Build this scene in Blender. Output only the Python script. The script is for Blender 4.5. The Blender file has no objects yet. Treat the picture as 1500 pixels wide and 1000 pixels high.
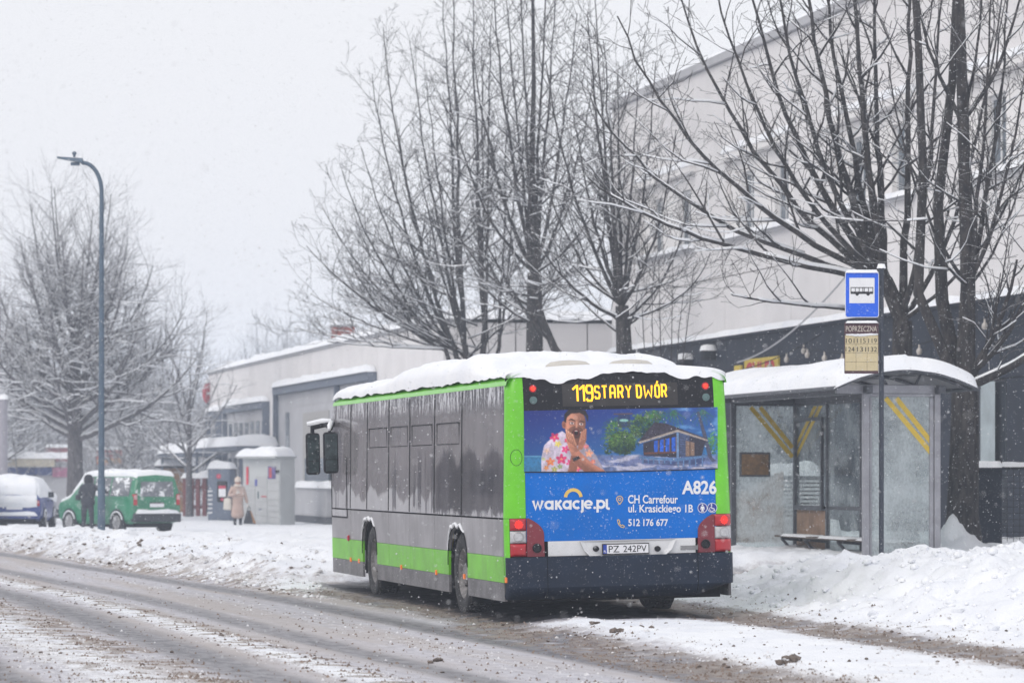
import bpy, bmesh, math, random
import numpy as np
from mathutils import Vector, Matrix, Euler, Quaternion
R = math.radians
scene = bpy.context.scene
COL = scene.collection
random.seed(7)

# ------------------------------------------------------------------ camera
F, HX, HY, CAMZ = 5000.0, 750.0, 693.0, 1.66       # focal length and horizon in photo pixels (1500 wide), eye height
cd = bpy.data.cameras.new('camera'); cam = bpy.data.objects.new('camera', cd); COL.objects.link(cam)
cam.location = (0, 0, CAMZ); cam.rotation_euler = (R(90), 0, 0)
cd.sensor_width = 36; cd.lens = 36 * F / 1500; cd.shift_y = (HY - 500) / 1500
cd.clip_start = 0.5; cd.clip_end = 6000
cd.dof.use_dof = True; cd.dof.focus_distance = 38.5; cd.dof.aperture_fstop = 3.4
scene.camera = cam
# ------------------------------------------------------------------ sky and sun (overcast, snowing)
SUN_EL, SUN_AZ = R(38), R(220)
w = bpy.data.worlds.new('World'); scene.world = w; w.use_nodes = True
nt = w.node_tree; nt.nodes.clear()
out = nt.nodes.new('ShaderNodeOutputWorld'); bg = nt.nodes.new('ShaderNodeBackground')
sky = nt.nodes.new('ShaderNodeTexSky'); sky.sky_type = 'NISHITA'; sky.sun_disc = False
sky.sun_elevation = SUN_EL; sky.sun_rotation = SUN_AZ; sky.dust_density = 6; sky.air_density = 2.0
mixw = nt.nodes.new('ShaderNodeMix'); mixw.data_type = 'RGBA'
mixw.inputs[0].default_value = 0.93                 # a closed cloud deck: almost even grey-white
mixw.inputs[7].default_value = (9.3, 9.35, 9.75, 1)
bg.inputs[1].default_value = 0.1
nt.links.new(sky.outputs[0], mixw.inputs[6]); nt.links.new(mixw.outputs[2], bg.inputs[0]); nt.links.new(bg.outputs[0], out.inputs[0])
sd = bpy.data.lights.new('sun', 'SUN'); sun = bpy.data.objects.new('sun', sd); COL.objects.link(sun)
sd.energy = 1.1; sd.angle = R(40); sd.color = (1.0, 0.96, 0.92)
sun.rotation_euler = (R(90) - SUN_EL, 0, R(-42))     # light comes from behind the camera, a little to the left
vs = scene.view_settings; vs.view_transform = 'Standard'; vs.look = 'None'; vs.gamma = 1.0; vs.exposure = 0.05; vs.use_curve_mapping = False
cy = scene.cycles; cy.use_denoising = True; cy.max_bounces = 8; cy.diffuse_bounces = 3; cy.glossy_bounces = 3
cy.transmission_bounces = 6; cy.transparent_max_bounces = 24; cy.volume_bounces = 2; cy.caustics_reflective = False; cy.caustics_refractive = False
cy.sample_clamp_indirect = 6.0
try: cy.denoising_prefilter = 'ACCURATE'; cy.denoiser = 'OPENIMAGEDENOISE'
except Exception: pass

# ------------------------------------------------------------------ helpers
def srgb(r, g, b, k=1.0):
    f = lambda c: ((c / 255 + 0.055) / 1.055) ** 2.4 if c > 10 else c / 255 / 12.92
    return (min(f(r) * k, .9), min(f(g) * k, .9), min(f(b) * k, .9), 1)
MATS = {}
def nd(t, kind, **kw):
    n = t.nodes.new(kind)
    for k, v in kw.items(): setattr(n, k, v)
    return n
def mathn(t, op, a, b=None, clamp=False):
    n = t.nodes.new('ShaderNodeMath'); n.operation = op; n.use_clamp = clamp
    for i, x in enumerate((a, b)):
        if x is None: continue
        if isinstance(x, (int, float)): n.inputs[i].default_value = x
        else: t.links.new(x, n.inputs[i])
    return n.outputs[0]
def mixc(t, fac, a, b):
    n = t.nodes.new('ShaderNodeMix'); n.data_type = 'RGBA'
    for i, x in ((0, fac), (6, a), (7, b)):
        if isinstance(x, (int, float)): n.inputs[i].default_value = x
        elif isinstance(x, tuple): n.inputs[i].default_value = x
        else: t.links.new(x, n.inputs[i])
    return n.outputs[2]
def ramp(t, x, lo, hi):
    n = t.nodes.new('ShaderNodeMapRange'); n.interpolation_type = 'SMOOTHSTEP'
    n.inputs[1].default_value = lo; n.inputs[2].default_value = hi
    t.links.new(x, n.inputs[0]); return n.outputs[0]
def noise(t, scale, detail=4, vec=None, stretch=None, rough=.55):
    n = t.nodes.new('ShaderNodeTexNoise'); n.inputs['Scale'].default_value = scale; n.inputs['Detail'].default_value = detail
    n.inputs['Roughness'].default_value = rough
    if vec is None: vec = t.nodes.new('ShaderNodeTexCoord').outputs['Object']
    if stretch:
        m = t.nodes.new('ShaderNodeMapping'); m.inputs['Scale'].default_value = stretch; t.links.new(vec, m.inputs[0]); vec = m.outputs[0]
    t.links.new(vec, n.inputs['Vector']); return n.outputs[0]
SNOW = (.86, .875, .90, 1)
def mat(name, col, rough=.55, metal=0.0, var=.12, scale=6.0, bump=0.0, bscale=30., snow=0.0, streak=0.0, emit=None, estr=0.0, coat=0.0, speckle=0.0, vcol=None, patch=0.0, spec=.5):
    """plain procedural material: colour with uneven tone, optional fine relief, dirt streaks, clinging snow on upward faces"""
    if name in MATS: return MATS[name]
    m = bpy.data.materials.new(name); m.use_nodes = True; t = m.node_tree
    p = t.nodes['Principled BSDF']
    if len(col) == 3: col = (*col, 1)
    c = col
    if vcol:
        a = nd(t, 'ShaderNodeAttribute', attribute_name=vcol); c = a.outputs['Color']
    if var > 0:
        n = noise(t, scale, 5)
        n2 = ramp(t, n, .3, .72)
        mm = t.nodes.new('ShaderNodeMix'); mm.data_type = 'RGBA'; mm.blend_type = 'MULTIPLY'
        mm.inputs[0].default_value = 1.0
        g = t.nodes.new('ShaderNodeMapRange'); g.inputs[3].default_value = 1 - var; g.inputs[4].default_value = 1 + var * .6
        t.links.new(n2, g.inputs[0])
        if isinstance(c, tuple): mm.inputs[6].default_value = c
        else: t.links.new(c, mm.inputs[6])
        t.links.new(g.outputs[0], mm.inputs[7]); c = mm.outputs[2]
    if streak > 0:
        n = noise(t, 1.0, 5, stretch=(9, 9, 1.1)); k = mathn(t, 'MULTIPLY', ramp(t, n, .42, .75), streak)
        c = mixc(t, k, c, (.16, .15, .155, 1))
    if speckle > 0:
        n = noise(t, 42, 2); k = mathn(t, 'MULTIPLY', ramp(t, n, .60, .70), speckle)
        n_ = noise(t, 5, 3); k = mathn(t, 'MULTIPLY', k, ramp(t, n_, .35, .6))
        c = mixc(t, k, c, SNOW)
    if patch > 0:
        n = mathn(t, 'ADD', mathn(t, 'MULTIPLY', noise(t, 2.6, 4), .7), mathn(t, 'MULTIPLY', noise(t, 14, 3), .3)); k = ramp(t, n, .66-.2*patch, .72-.2*patch)
        c = mixc(t, k, c, SNOW)
    if snow > 0:
        ge = t.nodes.new('ShaderNodeNewGeometry'); sx = t.nodes.new('ShaderNodeSeparateXYZ'); t.links.new(ge.outputs['Normal'], sx.inputs[0])
        n = noise(t, 3.0, 3); a = mathn(t, 'ADD', sx.outputs[2], mathn(t, 'MULTIPLY', n, .6))
        k = ramp(t, a, 1.15 - snow, 1.3 - snow); c = mixc(t, k, c, SNOW)
    if isinstance(c, tuple): p.inputs['Base Color'].default_value = c
    else: t.links.new(c, p.inputs['Base Color'])
    p.inputs['Roughness'].default_value = rough; p.inputs['Metallic'].default_value = metal; p.inputs['Specular IOR Level'].default_value = spec
    p.inputs['Coat Weight'].default_value = coat; p.inputs['Coat Roughness'].default_value = .15
    if bump > 0:
        n = noise(t, bscale, 4); b = t.nodes.new('ShaderNodeBump'); b.inputs['Strength'].default_value = bump; b.inputs['Distance'].default_value = .02
        t.links.new(n, b.inputs['Height']); t.links.new(b.outputs[0], p.inputs['Normal'])
    if emit:
        p.inputs['Emission Color'].default_value = (*emit[:3], 1); p.inputs['Emission Strength'].default_value = estr
    MATS[name] = m; return m

class MB:
    """collects shapes; build() links them as ONE mesh object"""
    def __init__(s): s.v = []; s.f = []; s.c = []; s.cur = None
    def add(s, verts, faces):
        o = len(s.v); s.v.extend([tuple(p) for p in verts]); s.f.extend([tuple(i + o for i in f) for f in faces])
        if s.cur is not None: s.c.extend([s.cur] * len(faces))
        return s
    def box(s, x0, x1, y0, y1, z0, z1):
        return s.add([(x0,y0,z0),(x1,y0,z0),(x1,y1,z0),(x0,y1,z0),(x0,y0,z1),(x1,y0,z1),(x1,y1,z1),(x0,y1,z1)],
                     [(0,3,2,1),(4,5,6,7),(0,1,5,4),(1,2,6,5),(2,3,7,6),(3,0,4,7)])
    def rbox(s, x0, x1, y0, y1, z0, z1, r=.02, seg=2):
        bm = bmesh.new(); bmesh.ops.create_cube(bm, size=1)
        for v in bm.verts: v.co = ((x0+x1)/2 + v.co.x*(x1-x0), (y0+y1)/2 + v.co.y*(y1-y0), (z0+z1)/2 + v.co.z*(z1-z0))
        bmesh.ops.bevel(bm, geom=list(bm.edges), offset=r, segments=seg, affect='EDGES', profile=.5)
        bm.verts.ensure_lookup_table(); bm.verts.index_update()
        s.add([v.co[:] for v in bm.verts], [[v.index for v in f.verts] for f in bm.faces]); bm.free(); return s
    def tube(s, pts, rad, n=8, cap=True):
        if not hasattr(rad, '__len__'): rad = [rad] * len(pts)
        o = len(s.v); P = [Vector(p) for p in pts]; a = None; nf = 0
        for i, p in enumerate(P):
            t = (P[min(i+1, len(P)-1)] - P[max(i-1, 0)]).normalized()
            if a is None:
                a = t.orthogonal().normalized()
            else:
                a = a - t * a.dot(t)
                a = a.normalized() if a.length > 1e-6 else t.orthogonal().normalized()
            b = t.cross(a)
            for k in range(n):
                q = 2*math.pi*k/n; s.v.append(tuple(p + (a*math.cos(q) + b*math.sin(q)) * rad[i]))
        for i in range(len(P)-1):
            for k in range(n):
                s.f.append((o+i*n+k, o+i*n+(k+1)%n, o+(i+1)*n+(k+1)%n, o+(i+1)*n+k)); nf += 1
        if cap:
            s.f.append(tuple(o+k for k in reversed(range(n)))); s.f.append(tuple(o+(len(P)-1)*n+k for k in range(n))); nf += 2
        if s.cur is not None: s.c.extend([s.cur]*nf)
        return s
    def lathe(s, prof, n=24, axis='z', at=(0,0,0), cap=True):
        o = len(s.v); nf = 0
        for (r, h) in prof:
            for k in range(n):
                q = 2*math.pi*k/n; c, d = r*math.cos(q), r*math.sin(q)
                p = {'z': (c, d, h), 'x': (h, c, d), 'y': (d, h, c)}[axis]
                s.v.append((p[0]+at[0], p[1]+at[1], p[2]+at[2]))
        for i in range(len(prof)-1):
            for k in range(n):
                s.f.append((o+i*n+k, o+i*n+(k+1)%n, o+(i+1)*n+(k+1)%n, o+(i+1)*n+k)); nf += 1
        if cap:
            s.f.append(tuple(o+k for k in reversed(range(n)))); s.f.append(tuple(o+(len(prof)-1)*n+k for k in range(n))); nf += 2
        if s.cur is not None: s.c.extend([s.cur]*nf)
        return s
    def prism(s, poly, y0, y1):                       # polygon in x,z pushed along y
        n = len(poly)
        return s.add([(x, y0, z) for x, z in poly] + [(x, y1, z) for x, z in poly],
              [tuple(range(n)), tuple(range(2*n-1, n-1, -1))] + [(i, i+n, (i+1)%n+n, (i+1)%n) for i in range(n)])
    def grid(s, fn, nu, nv):
        o = [fn(i/nu, j/nv) for j in range(nv+1) for i in range(nu+1)]
        return s.add(o, [(j*(nu+1)+i, j*(nu+1)+i+1, (j+1)*(nu+1)+i+1, (j+1)*(nu+1)+i) for j in range(nv) for i in range(nu)])
    def map(s, fn): s.v = [tuple(fn(*p)) for p in s.v]; return s
    def build(s, name, m, parent=None, smooth=False, fixn=True):
        me = bpy.data.meshes.new(name); me.from_pydata(s.v, [], s.f)
        if s.c:
            at = me.color_attributes.new('Col', 'FLOAT_COLOR', 'CORNER')
            arr = np.array([c for f, c in zip(s.f, s.c) for _ in f], dtype=np.float32)
            at.data.foreach_set('color', arr.ravel())
        if fixn:
            bm = bmesh.new(); bm.from_mesh(me); bmesh.ops.recalc_face_normals(bm, faces=bm.faces); bm.to_mesh(me); bm.free()
        if isinstance(m, (list, tuple)):
            for k in m: me.materials.append(k)
        elif m: me.materials.append(m)
        if smooth:
            me.polygons.foreach_set('use_smooth', [True]*len(me.polygons))
            if smooth != 'all': me.set_sharp_from_angle(angle=R(smooth if isinstance(smooth, (int, float)) and smooth is not True else 40))
        o = bpy.data.objects.new(name, me); COL.objects.link(o)
        if parent: o.parent = parent
        return o
def empty(name, loc=(0,0,0), rot=(0,0,0)):
    o = bpy.data.objects.new(name, None); COL.objects.link(o); o.location = loc; o.rotation_euler = rot; o.empty_display_size = .2
    return o
def tag(o, label=None, cat=None, group=None, kind=None):
    if label: o['label'] = label
    if cat: o['category'] = cat
    if group: o['group'] = group
    if kind: o['kind'] = kind
    return o
def thing(name, label, cat, loc=(0,0,0), rot=(0,0,0), group=None):
    return tag(empty(name, loc, rot), label, cat, group)
def clone(o, parent=None):
    c = o.copy(); COL.objects.link(c); c.parent = parent
    for ch in list(o.children): clone(ch, c)
    return c
# numpy value noise
def _h(ix, iy, seed):
    n = (ix.astype(np.int64)*374761393 + iy.astype(np.int64)*668265263 + seed*1442695041) & 0xffffffff
    n = ((n ^ (n >> 13)) * 1274126177) & 0xffffffff
    return ((n ^ (n >> 16)) & 0xffff) / 65535.0
def vnoise(x, y, seed=0):
    ix, iy = np.floor(x), np.floor(y); fx, fy = x-ix, y-iy; fx = fx*fx*(3-2*fx); fy = fy*fy*(3-2*fy)
    a, b, c, d = _h(ix,iy,seed), _h(ix+1,iy,seed), _h(ix,iy+1,seed), _h(ix+1,iy+1,seed)
    return (a*(1-fx)+b*fx)*(1-fy) + (c*(1-fx)+d*fx)*fy
def fbm(x, y, seed=0, o=4):
    s, a, t = 0, 1.0, 0
    for k in range(o): s = s + a*vnoise(x, y, seed+k*17); t += a; x = x*2.03+5.1; y = y*2.03+1.7; a *= .5
    return s/t
def sst(a, b, x): t = np.clip((x-a)/(b-a), 0, 1); return t*t*(3-2*t)
def gau(x, m, s): return np.exp(-((x-m)/s)**2)
# frames: the bus stands 12.2 degrees off the view axis; u runs to its right, s forward, from its rear left corner
TH = R(12.2); CB, SB = math.cos(TH), math.sin(TH); P0 = (-0.09, 37.4)
def US(u, s): return (P0[0] + u*CB - s*SB, P0[1] + u*SB + s*CB)
def W3(u, s, z): x, y = US(u, s); return Vector((x, y, z))
def px2(px, py, Y):                                   # where the photo's pixel lies at distance Y
    return Vector(((px-HX)/F*Y, Y, CAMZ - (py-HY)/F*Y))
def onplane(M, px, py, axis, val):                    # pixel -> point on a local plane of the frame M
    I = M.inverted(); o = I @ Vector((0, 0, CAMZ)); d = I.to_3x3() @ Vector(((px-HX)/F, 1, -(py-HY)/F))
    return o + d * ((val - o[axis]) / d[axis])
FRM = Matrix.LocRotScale(Vector((P0[0], P0[1], 0)), Euler((0, 0, TH)), None)
def snowcap(name, x0, x1, y0, y1, z, h, parent, seed=0, step=.12, over=.03, lump=.35, m=None):
    """a pillow of lying snow with soft rounded edges, in the parent's frame"""
    nx = max(4, min(60, int((x1-x0)/step))); ny = max(4, min(60, int((y1-y0)/step)))
    mb = MB(); e = min(h*.9, (x1-x0)*.3, (y1-y0)*.3) + 1e-4
    def top(a, b):
        a = .5-.5*math.cos(math.pi*a) if nx < 10 else a
        x = x0-over + (x1-x0+2*over)*a; y = y0-over + (y1-y0+2*over)*b
        dx = min(x-(x0-over), (x1+over)-x); dy = min(y-(y0-over), (y1+over)-y)
        q = lambda t: math.sqrt(max(0, 1-(1-min(1, t/e))**2))
        hh = h*(1-lump+lump*2*float(fbm(np.array(x*2.1+seed*7.3), np.array(y*2.1+seed*3.1), seed, 3)))
        return (x, y, z + hh*q(dx)*q(dy) - (.012 if min(dx, dy) < 1e-6 else 0))
    mb.grid(top, nx, ny)
    return mb.build(name, m or MATS['snow'], parent, smooth='all', fixn=False)
def snow_material(name='snow', dirty=0.0):
    m = bpy.data.materials.new(name); m.use_nodes = True; t = m.node_tree; p = t.nodes['Principled BSDF']
    n = noise(t, 2.0, 5); c = mixc(t, ramp(t, n, .3, .7), (.82, .84, .885, 1), (.89, .90, .92, 1))
    if dirty: c = mixc(t, mathn(t, 'MULTIPLY', ramp(t, noise(t, 5, 5), .5, .7), dirty), c, (.25, .2, .17, 1))
    t.links.new(c, p.inputs['Base Color']); p.inputs['Roughness'].default_value = .8; p.inputs['Specular IOR Level'].default_value = .25
    b = t.nodes.new('ShaderNodeBump'); b.inputs['Strength'].default_value = .35; b.inputs['Distance'].default_value = .02
    t.links.new(mathn(t, 'ADD', noise(t, 28, 5, rough=.65), mathn(t, 'MULTIPLY', noise(t, 7, 4), 1.6)), b.inputs['Height']); t.links.new(b.outputs[0], p.inputs['Normal'])
    MATS[name] = m; return m
snow_material()
# ================================================================== the ground: road, lay-by, verge, pavement
def edgeX(Y):
    a = -2.16 - .2566*(np.minimum(Y, 46)-43.2); b = -.2966*(np.clip(Y, 46, 76)-46); c = -.345*(np.maximum(Y, 76)-76)
    return a+b+c
def coords(X, Y):
    u = (X-P0[0])*CB + (Y-P0[1])*SB; s = -(X-P0[0])*SB + (Y-P0[1])*CB
    v = (X-edgeX(Y))*.962
    return u, s, v
def ground(X, Y):
    """height plus three masks: snow cover, bare wet tarmac with shade painted under the bus, brown grit"""
    u, s, v = coords(X, Y)
    vw = v + .12*(fbm(X*.35, Y*.12, 3)-.5)                      # wandering ruts
    n1 = fbm(X*.9, Y*.9, 11); n2 = fbm(X*4.2, Y*4.2, 21, 4); n3 = fbm(X*11, Y*11, 31, 3); lum = fbm(X*2.0, Y*2.0, 41, 4)
    h = np.zeros_like(X)
    far = sst(70, 105, Y); h -= .24*far
    verge = sst(-.1, 1.3, v + .5*(n1-.5)) * sst(11.3, 13.6, s + 1.0*(n1-.5))
    pave = sst(6.35, 6.5, u)*(1-verge*.0)
    road = 1 - np.maximum(verge, sst(-.15, .5, v + .3*(n2-.5)))
    lay = np.clip(1 - verge - road, 0, 1)*(1-pave)
    # road ruts
    rut = np.maximum.reduce([gau(vw,-.38,.30), .85*gau(vw,-2.08,.30), gau(vw,-3.62,.36), gau(vw,-5.75,.38), .9*gau(vw,-7.5,.4)])
    ridge = np.maximum.reduce([.9*gau(vw,-2.93,.27), .75*gau(vw,-4.75,.62), .35*gau(vw,-1.25,.35), gau(vw,-6.7,.5)])
    h += road*(-.012*rut + .020*ridge*(.5+n2) + .004*n3)
    # tracks of the wheels in the lay-by
    tr = np.maximum(gau(u + .2*(n1-.5), -.3, .46+.22*(1-sst(-3, 0, s))), gau(u + .12*(n1-.5), 2.55, .50)) * (1-sst(9, 12, s))
    h += lay*(.02*np.clip(u, 0, 3) + .055*(1-tr)*(.4+n2) + .05*tr*(n2-.4)*(n3+.4) + .025*(n3-.5))
    h += lay*.05*gau(u, .55, .35)*(n2)*(1-sst(0, 1.5, s))
    # ploughed verge ahead of the bus
    dirtr = gau(v, .75, .55) + .6*gau(v, 2.1, .5)
    vf = 1-.72*sst(3.5, 8.0, v)*sst(70, 92, Y)
    h += verge*vf*(.17 + .20*sst(.4, 2.4, v)*(.5+n1) + .42*dirtr*lum*lum + .10*(n2-.5) + .06*(n3-.5))
    # pavement snow
    rise = sst(8.8, 11.5, u)
    h += pave*(1-verge)*(.17 + .06*n1 + .02*n2 + .20*rise) + pave*verge*.05
    # the heap thrown up along the lay-by, beside the stop
    bank = sst(3.35, 5.0, u + .9*(n1-.5)) * (1-sst(6.5, 8.2, u + .6*(n1-.5))) * (1-sst(5.0, 8.6, s + 1.2*(n1-.5) + .8*np.clip(5.4-u, 0, 3)))
    top = .26 + .34*fbm(X*.75+3, Y*.75, 55, 3)
    clod = np.abs(2*fbm(X*2.6, Y*2.6, 61, 3)-1)
    h += bank*(top + .24*(1-clod)*lum + .07*(n2-.5)*2 + .035*(n3-.5)*2) + .10*gau(u, 3.5, .5)*(n2**2)*(1-sst(5, 8, s))*(1-road)
    # snow lumps at the foot of the tree by the shelter
    h += .40*np.exp(-((X-6.95)**2/.10 + (Y-53.6)**2/.5))*(.6+n2) + .16*np.exp(-((X-7.3)**2/1.2+(Y-54.5)**2/2))
    h += sst(-7.4, -8.6, v)*(.3+.3*lum)*(Y < 150)
    # masks
    wet = road*np.clip(rut*(1.05+.4*(n1-.5)), 0, 1)
    sn = road*np.clip(ridge*(.85+.9*(n2-.5)) - .12*rut, 0, 1)
    gr = road*np.clip(.16 + .75*ridge*sst(.40, .68, n2) + .9*gau(vw, -4.2, .28)*sst(.35, .6, n2) + .5*gau(vw, -2.7, .2)*sst(.4, .65, n2), 0, 1)
    slush = np.clip(lay+road*sst(-1.1, -.1, v)*(1-sst(-.5, 1, s)), 0, 1)*np.clip(tr*1.15 - .35*(n2-.45), 0, 1)
    strip = np.clip(gau(u, 5.7, .75)*sst(5.5, 8.0, s)*(1-sst(13, 16, s))*1.3, 0, 1)*(1-bank)*(1-pave*.8)
    wet = np.maximum(wet, np.maximum(slush*.9*sst(.30, .55, n1*.5+n2*.5+.06), strip*sst(.3, .5, n2)*.9))
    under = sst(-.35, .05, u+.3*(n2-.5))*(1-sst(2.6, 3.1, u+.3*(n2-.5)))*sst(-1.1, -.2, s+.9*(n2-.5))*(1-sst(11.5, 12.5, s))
    wet = np.maximum(wet, lay*under*1.25)  # shade under the bus painted in with the wet, past full wetness
    sn = np.maximum(sn, lay*(1-np.clip(slush+strip+1.1*under, 0, 1))*(.70+.5*n1))
    gr = np.maximum(gr, slush*(.35+.65*sst(.34, .55, n2)))
    gr = np.maximum(gr, lay*.6*np.maximum(gau(u, .1, .7)*(1-sst(0, 2, s)), gau(u, 3.2, .6))*sst(.52, .7, n3*.5+n2*.5))
    gr = np.maximum(gr, gau(v, .15, .45)*sst(.40, .62, n2)*(s > 9)*.9)
    sn = np.maximum(sn, verge*(1-.8*np.clip(dirtr, 0, 1)*sst(.50, .70, n2*.6+n3*.4) - .35*gau(v, .2, .4)))
    gr = np.maximum(gr, verge*np.clip(dirtr, 0, 1)*sst(.48, .72, n2*.6+n3*.4)*.8)
    pv = pave*(1-np.maximum(verge, 0))*(1-.35*sst(.5, .7, n2)*(1-sst(8.4, 9, u))*(1-bank))
    sn = np.maximum(sn, np.maximum(pv, np.minimum(1, bank*1.6)))
    gr = np.maximum(gr*(1-np.minimum(1, bank*2.2)), .55*gau(u, 3.75, .42)*sst(.55, .72, n2*.5+n3*.5)*(1-sst(5, 8, s))*(1-road))
    gr = np.maximum(gr, .35*pave*(1-verge)*(1-bank)*(1-sst(8.3, 9, u))*sst(.5, .75, n2))
    reg = np.where(verge > .5, 2, np.where(pave > .5, 3, np.where((road > .5), 0, 1)))
    reg = np.where((reg == 1) & (bank > .35), 4, np.where((reg == 3) & (bank > .35) & (s < 8), 4, reg))
    reg = np.where(sst(-7.4, -8.6, v) > .5, 2, reg)
    return h, sn, wet, gr, reg
def GH(X, Y): return float(ground(np.array([float(X)]), np.array([float(Y)]))[0][0])

def ground_material():
    m = bpy.data.materials.new('snowy_ground'); m.use_nodes = True; t = m.node_tree; p = t.nodes['Principled BSDF']
    a = nd(t, 'ShaderNodeAttribute', attribute_name='Cover'); sp = t.nodes.new('ShaderNodeSeparateColor'); t.links.new(a.outputs['Color'], sp.inputs[0])
    sn, wet, gr = sp.outputs
    tc_ = t.nodes.new('ShaderNodeTexCoord').outputs['Object']; mr_ = t.nodes.new('ShaderNodeMapping'); mr_.inputs['Rotation'].default_value = (0, 0, -R(14.6)); t.links.new(tc_, mr_.inputs[0])
    sk = noise(t, 1.0, 5, mr_.outputs[0], (6.5, .16, 1), .6); sk2 = noise(t, 1.0, 5, mr_.outputs[0], (1.6, .10, 1), .6)
    nf = noise(t, 1.0, 4, mr_.outputs[0], (55, 17, 40), .7); nm = noise(t, 1.0, 5, mr_.outputs[0], (9, 3.0, 8)); nl = noise(t, 1.3, 4)
    base = mixc(t, ramp(t, nm, .3, .7), (.44, .43, .465, 1), (.58, .57, .605, 1))         # salted, half-melted slush
    base = mixc(t, mathn(t, 'MULTIPLY', ramp(t, sk2, .38, .64), .75), base, (.45, .405, .38, 1))
    tar = mixc(t, ramp(t, nm, .35, .65), (.13, .125, .135, 1), (.27, .26, .28, 1))
    k = ramp(t, mathn(t, 'ADD', wet, mathn(t, 'ADD', mathn(t, 'MULTIPLY', mathn(t, 'SUBTRACT', nm, .5), .45), mathn(t, 'MULTIPLY', mathn(t, 'SUBTRACT', sk, .5), .6))), .25, .95)
    c = mixc(t, k, base, tar)
    c = mixc(t, ramp(t, wet, .92, 1.2), c, (.022, .022, .027, 1))  # ground under the bus blackened: shade put into the colour
    snc = mixc(t, ramp(t, nl, .3, .7), (.80, .82, .87, 1), (.88, .895, .92, 1))
    k2 = ramp(t, mathn(t, 'ADD', sn, mathn(t, 'MULTIPLY', mathn(t, 'SUBTRACT', mathn(t, 'ADD', mathn(t, 'MULTIPLY', nf, .5), mathn(t, 'MULTIPLY', nm, .5)), .5), 1.1)), .25, .75)
    c = mixc(t, k2, c, snc)
    k3 = ramp(t, mathn(t, 'ADD', gr, mathn(t, 'ADD', mathn(t, 'MULTIPLY', mathn(t, 'SUBTRACT', nf, .5), 1.6), mathn(t, 'MULTIPLY', mathn(t, 'SUBTRACT', sk, .45), .5))), .42, .8)
    k3 = mathn(t, 'MULTIPLY', k3, .72)
    brown = mixc(t, ramp(t, nm, .3, .7), (.16, .115, .085, 1), (.33, .27, .22, 1))
    c = mixc(t, k3, c, brown)
    t.links.new(c, p.inputs['Base Color'])
    rr = t.nodes.new('ShaderNodeMapRange'); rr.inputs[3].default_value = .8; rr.inputs[4].default_value = .45; t.links.new(k, rr.inputs[0])
    r2 = mathn(t, 'MAXIMUM', rr.outputs[0], mathn(t, 'MULTIPLY', k2, .85)); t.links.new(r2, p.inputs['Roughness'])
    p.inputs['Specular IOR Level'].default_value = .3
    b = t.nodes.new('ShaderNodeBump'); b.inputs['Strength'].default_value = .5; b.inputs['Distance'].default_value = .025
    hh = mathn(t, 'ADD', nf, mathn(t, 'MULTIPLY', nm, 1.2)); t.links.new(hh, b.inputs['Height']); t.links.new(b.outputs[0], p.inputs['Normal'])
    MATS['ground'] = m; return m
ground_material()
def spaced(lo, hi, fine0, fine1, step, grow):
    a = list(np.arange(fine0, fine1+1e-6, step)); d = step
    while a[-1] < hi: d = min(d*grow, 120); a.append(a[-1]+d)
    d = step
    while a[0] > lo: d = min(d*grow, 120); a.insert(0, a[0]-d)
    return np.array(a)
GX = spaced(-650, 650, -11.5, 7.8, .064, 1.07); GY = spaced(-90, 1400, 25.8, 52, .070, 1.036)
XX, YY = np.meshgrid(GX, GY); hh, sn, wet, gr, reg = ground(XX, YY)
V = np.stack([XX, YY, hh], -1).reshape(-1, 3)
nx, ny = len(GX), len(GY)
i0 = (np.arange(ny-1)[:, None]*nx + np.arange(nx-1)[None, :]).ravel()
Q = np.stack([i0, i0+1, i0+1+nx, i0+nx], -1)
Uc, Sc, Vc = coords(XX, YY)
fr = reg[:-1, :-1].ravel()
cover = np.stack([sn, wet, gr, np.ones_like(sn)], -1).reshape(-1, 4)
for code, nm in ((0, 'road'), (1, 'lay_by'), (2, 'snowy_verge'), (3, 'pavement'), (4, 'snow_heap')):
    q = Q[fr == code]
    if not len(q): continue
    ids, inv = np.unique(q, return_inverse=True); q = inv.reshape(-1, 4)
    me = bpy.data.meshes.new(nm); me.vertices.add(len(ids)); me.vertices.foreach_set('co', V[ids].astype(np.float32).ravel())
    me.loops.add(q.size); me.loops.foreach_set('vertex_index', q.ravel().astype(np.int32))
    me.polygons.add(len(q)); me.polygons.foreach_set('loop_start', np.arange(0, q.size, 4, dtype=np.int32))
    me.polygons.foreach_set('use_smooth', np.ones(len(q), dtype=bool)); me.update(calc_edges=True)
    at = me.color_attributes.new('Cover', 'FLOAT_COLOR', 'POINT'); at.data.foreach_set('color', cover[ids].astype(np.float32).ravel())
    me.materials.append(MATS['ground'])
    o = bpy.data.objects.new(nm, me); COL.objects.link(o); tag(o, kind='structure')
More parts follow.
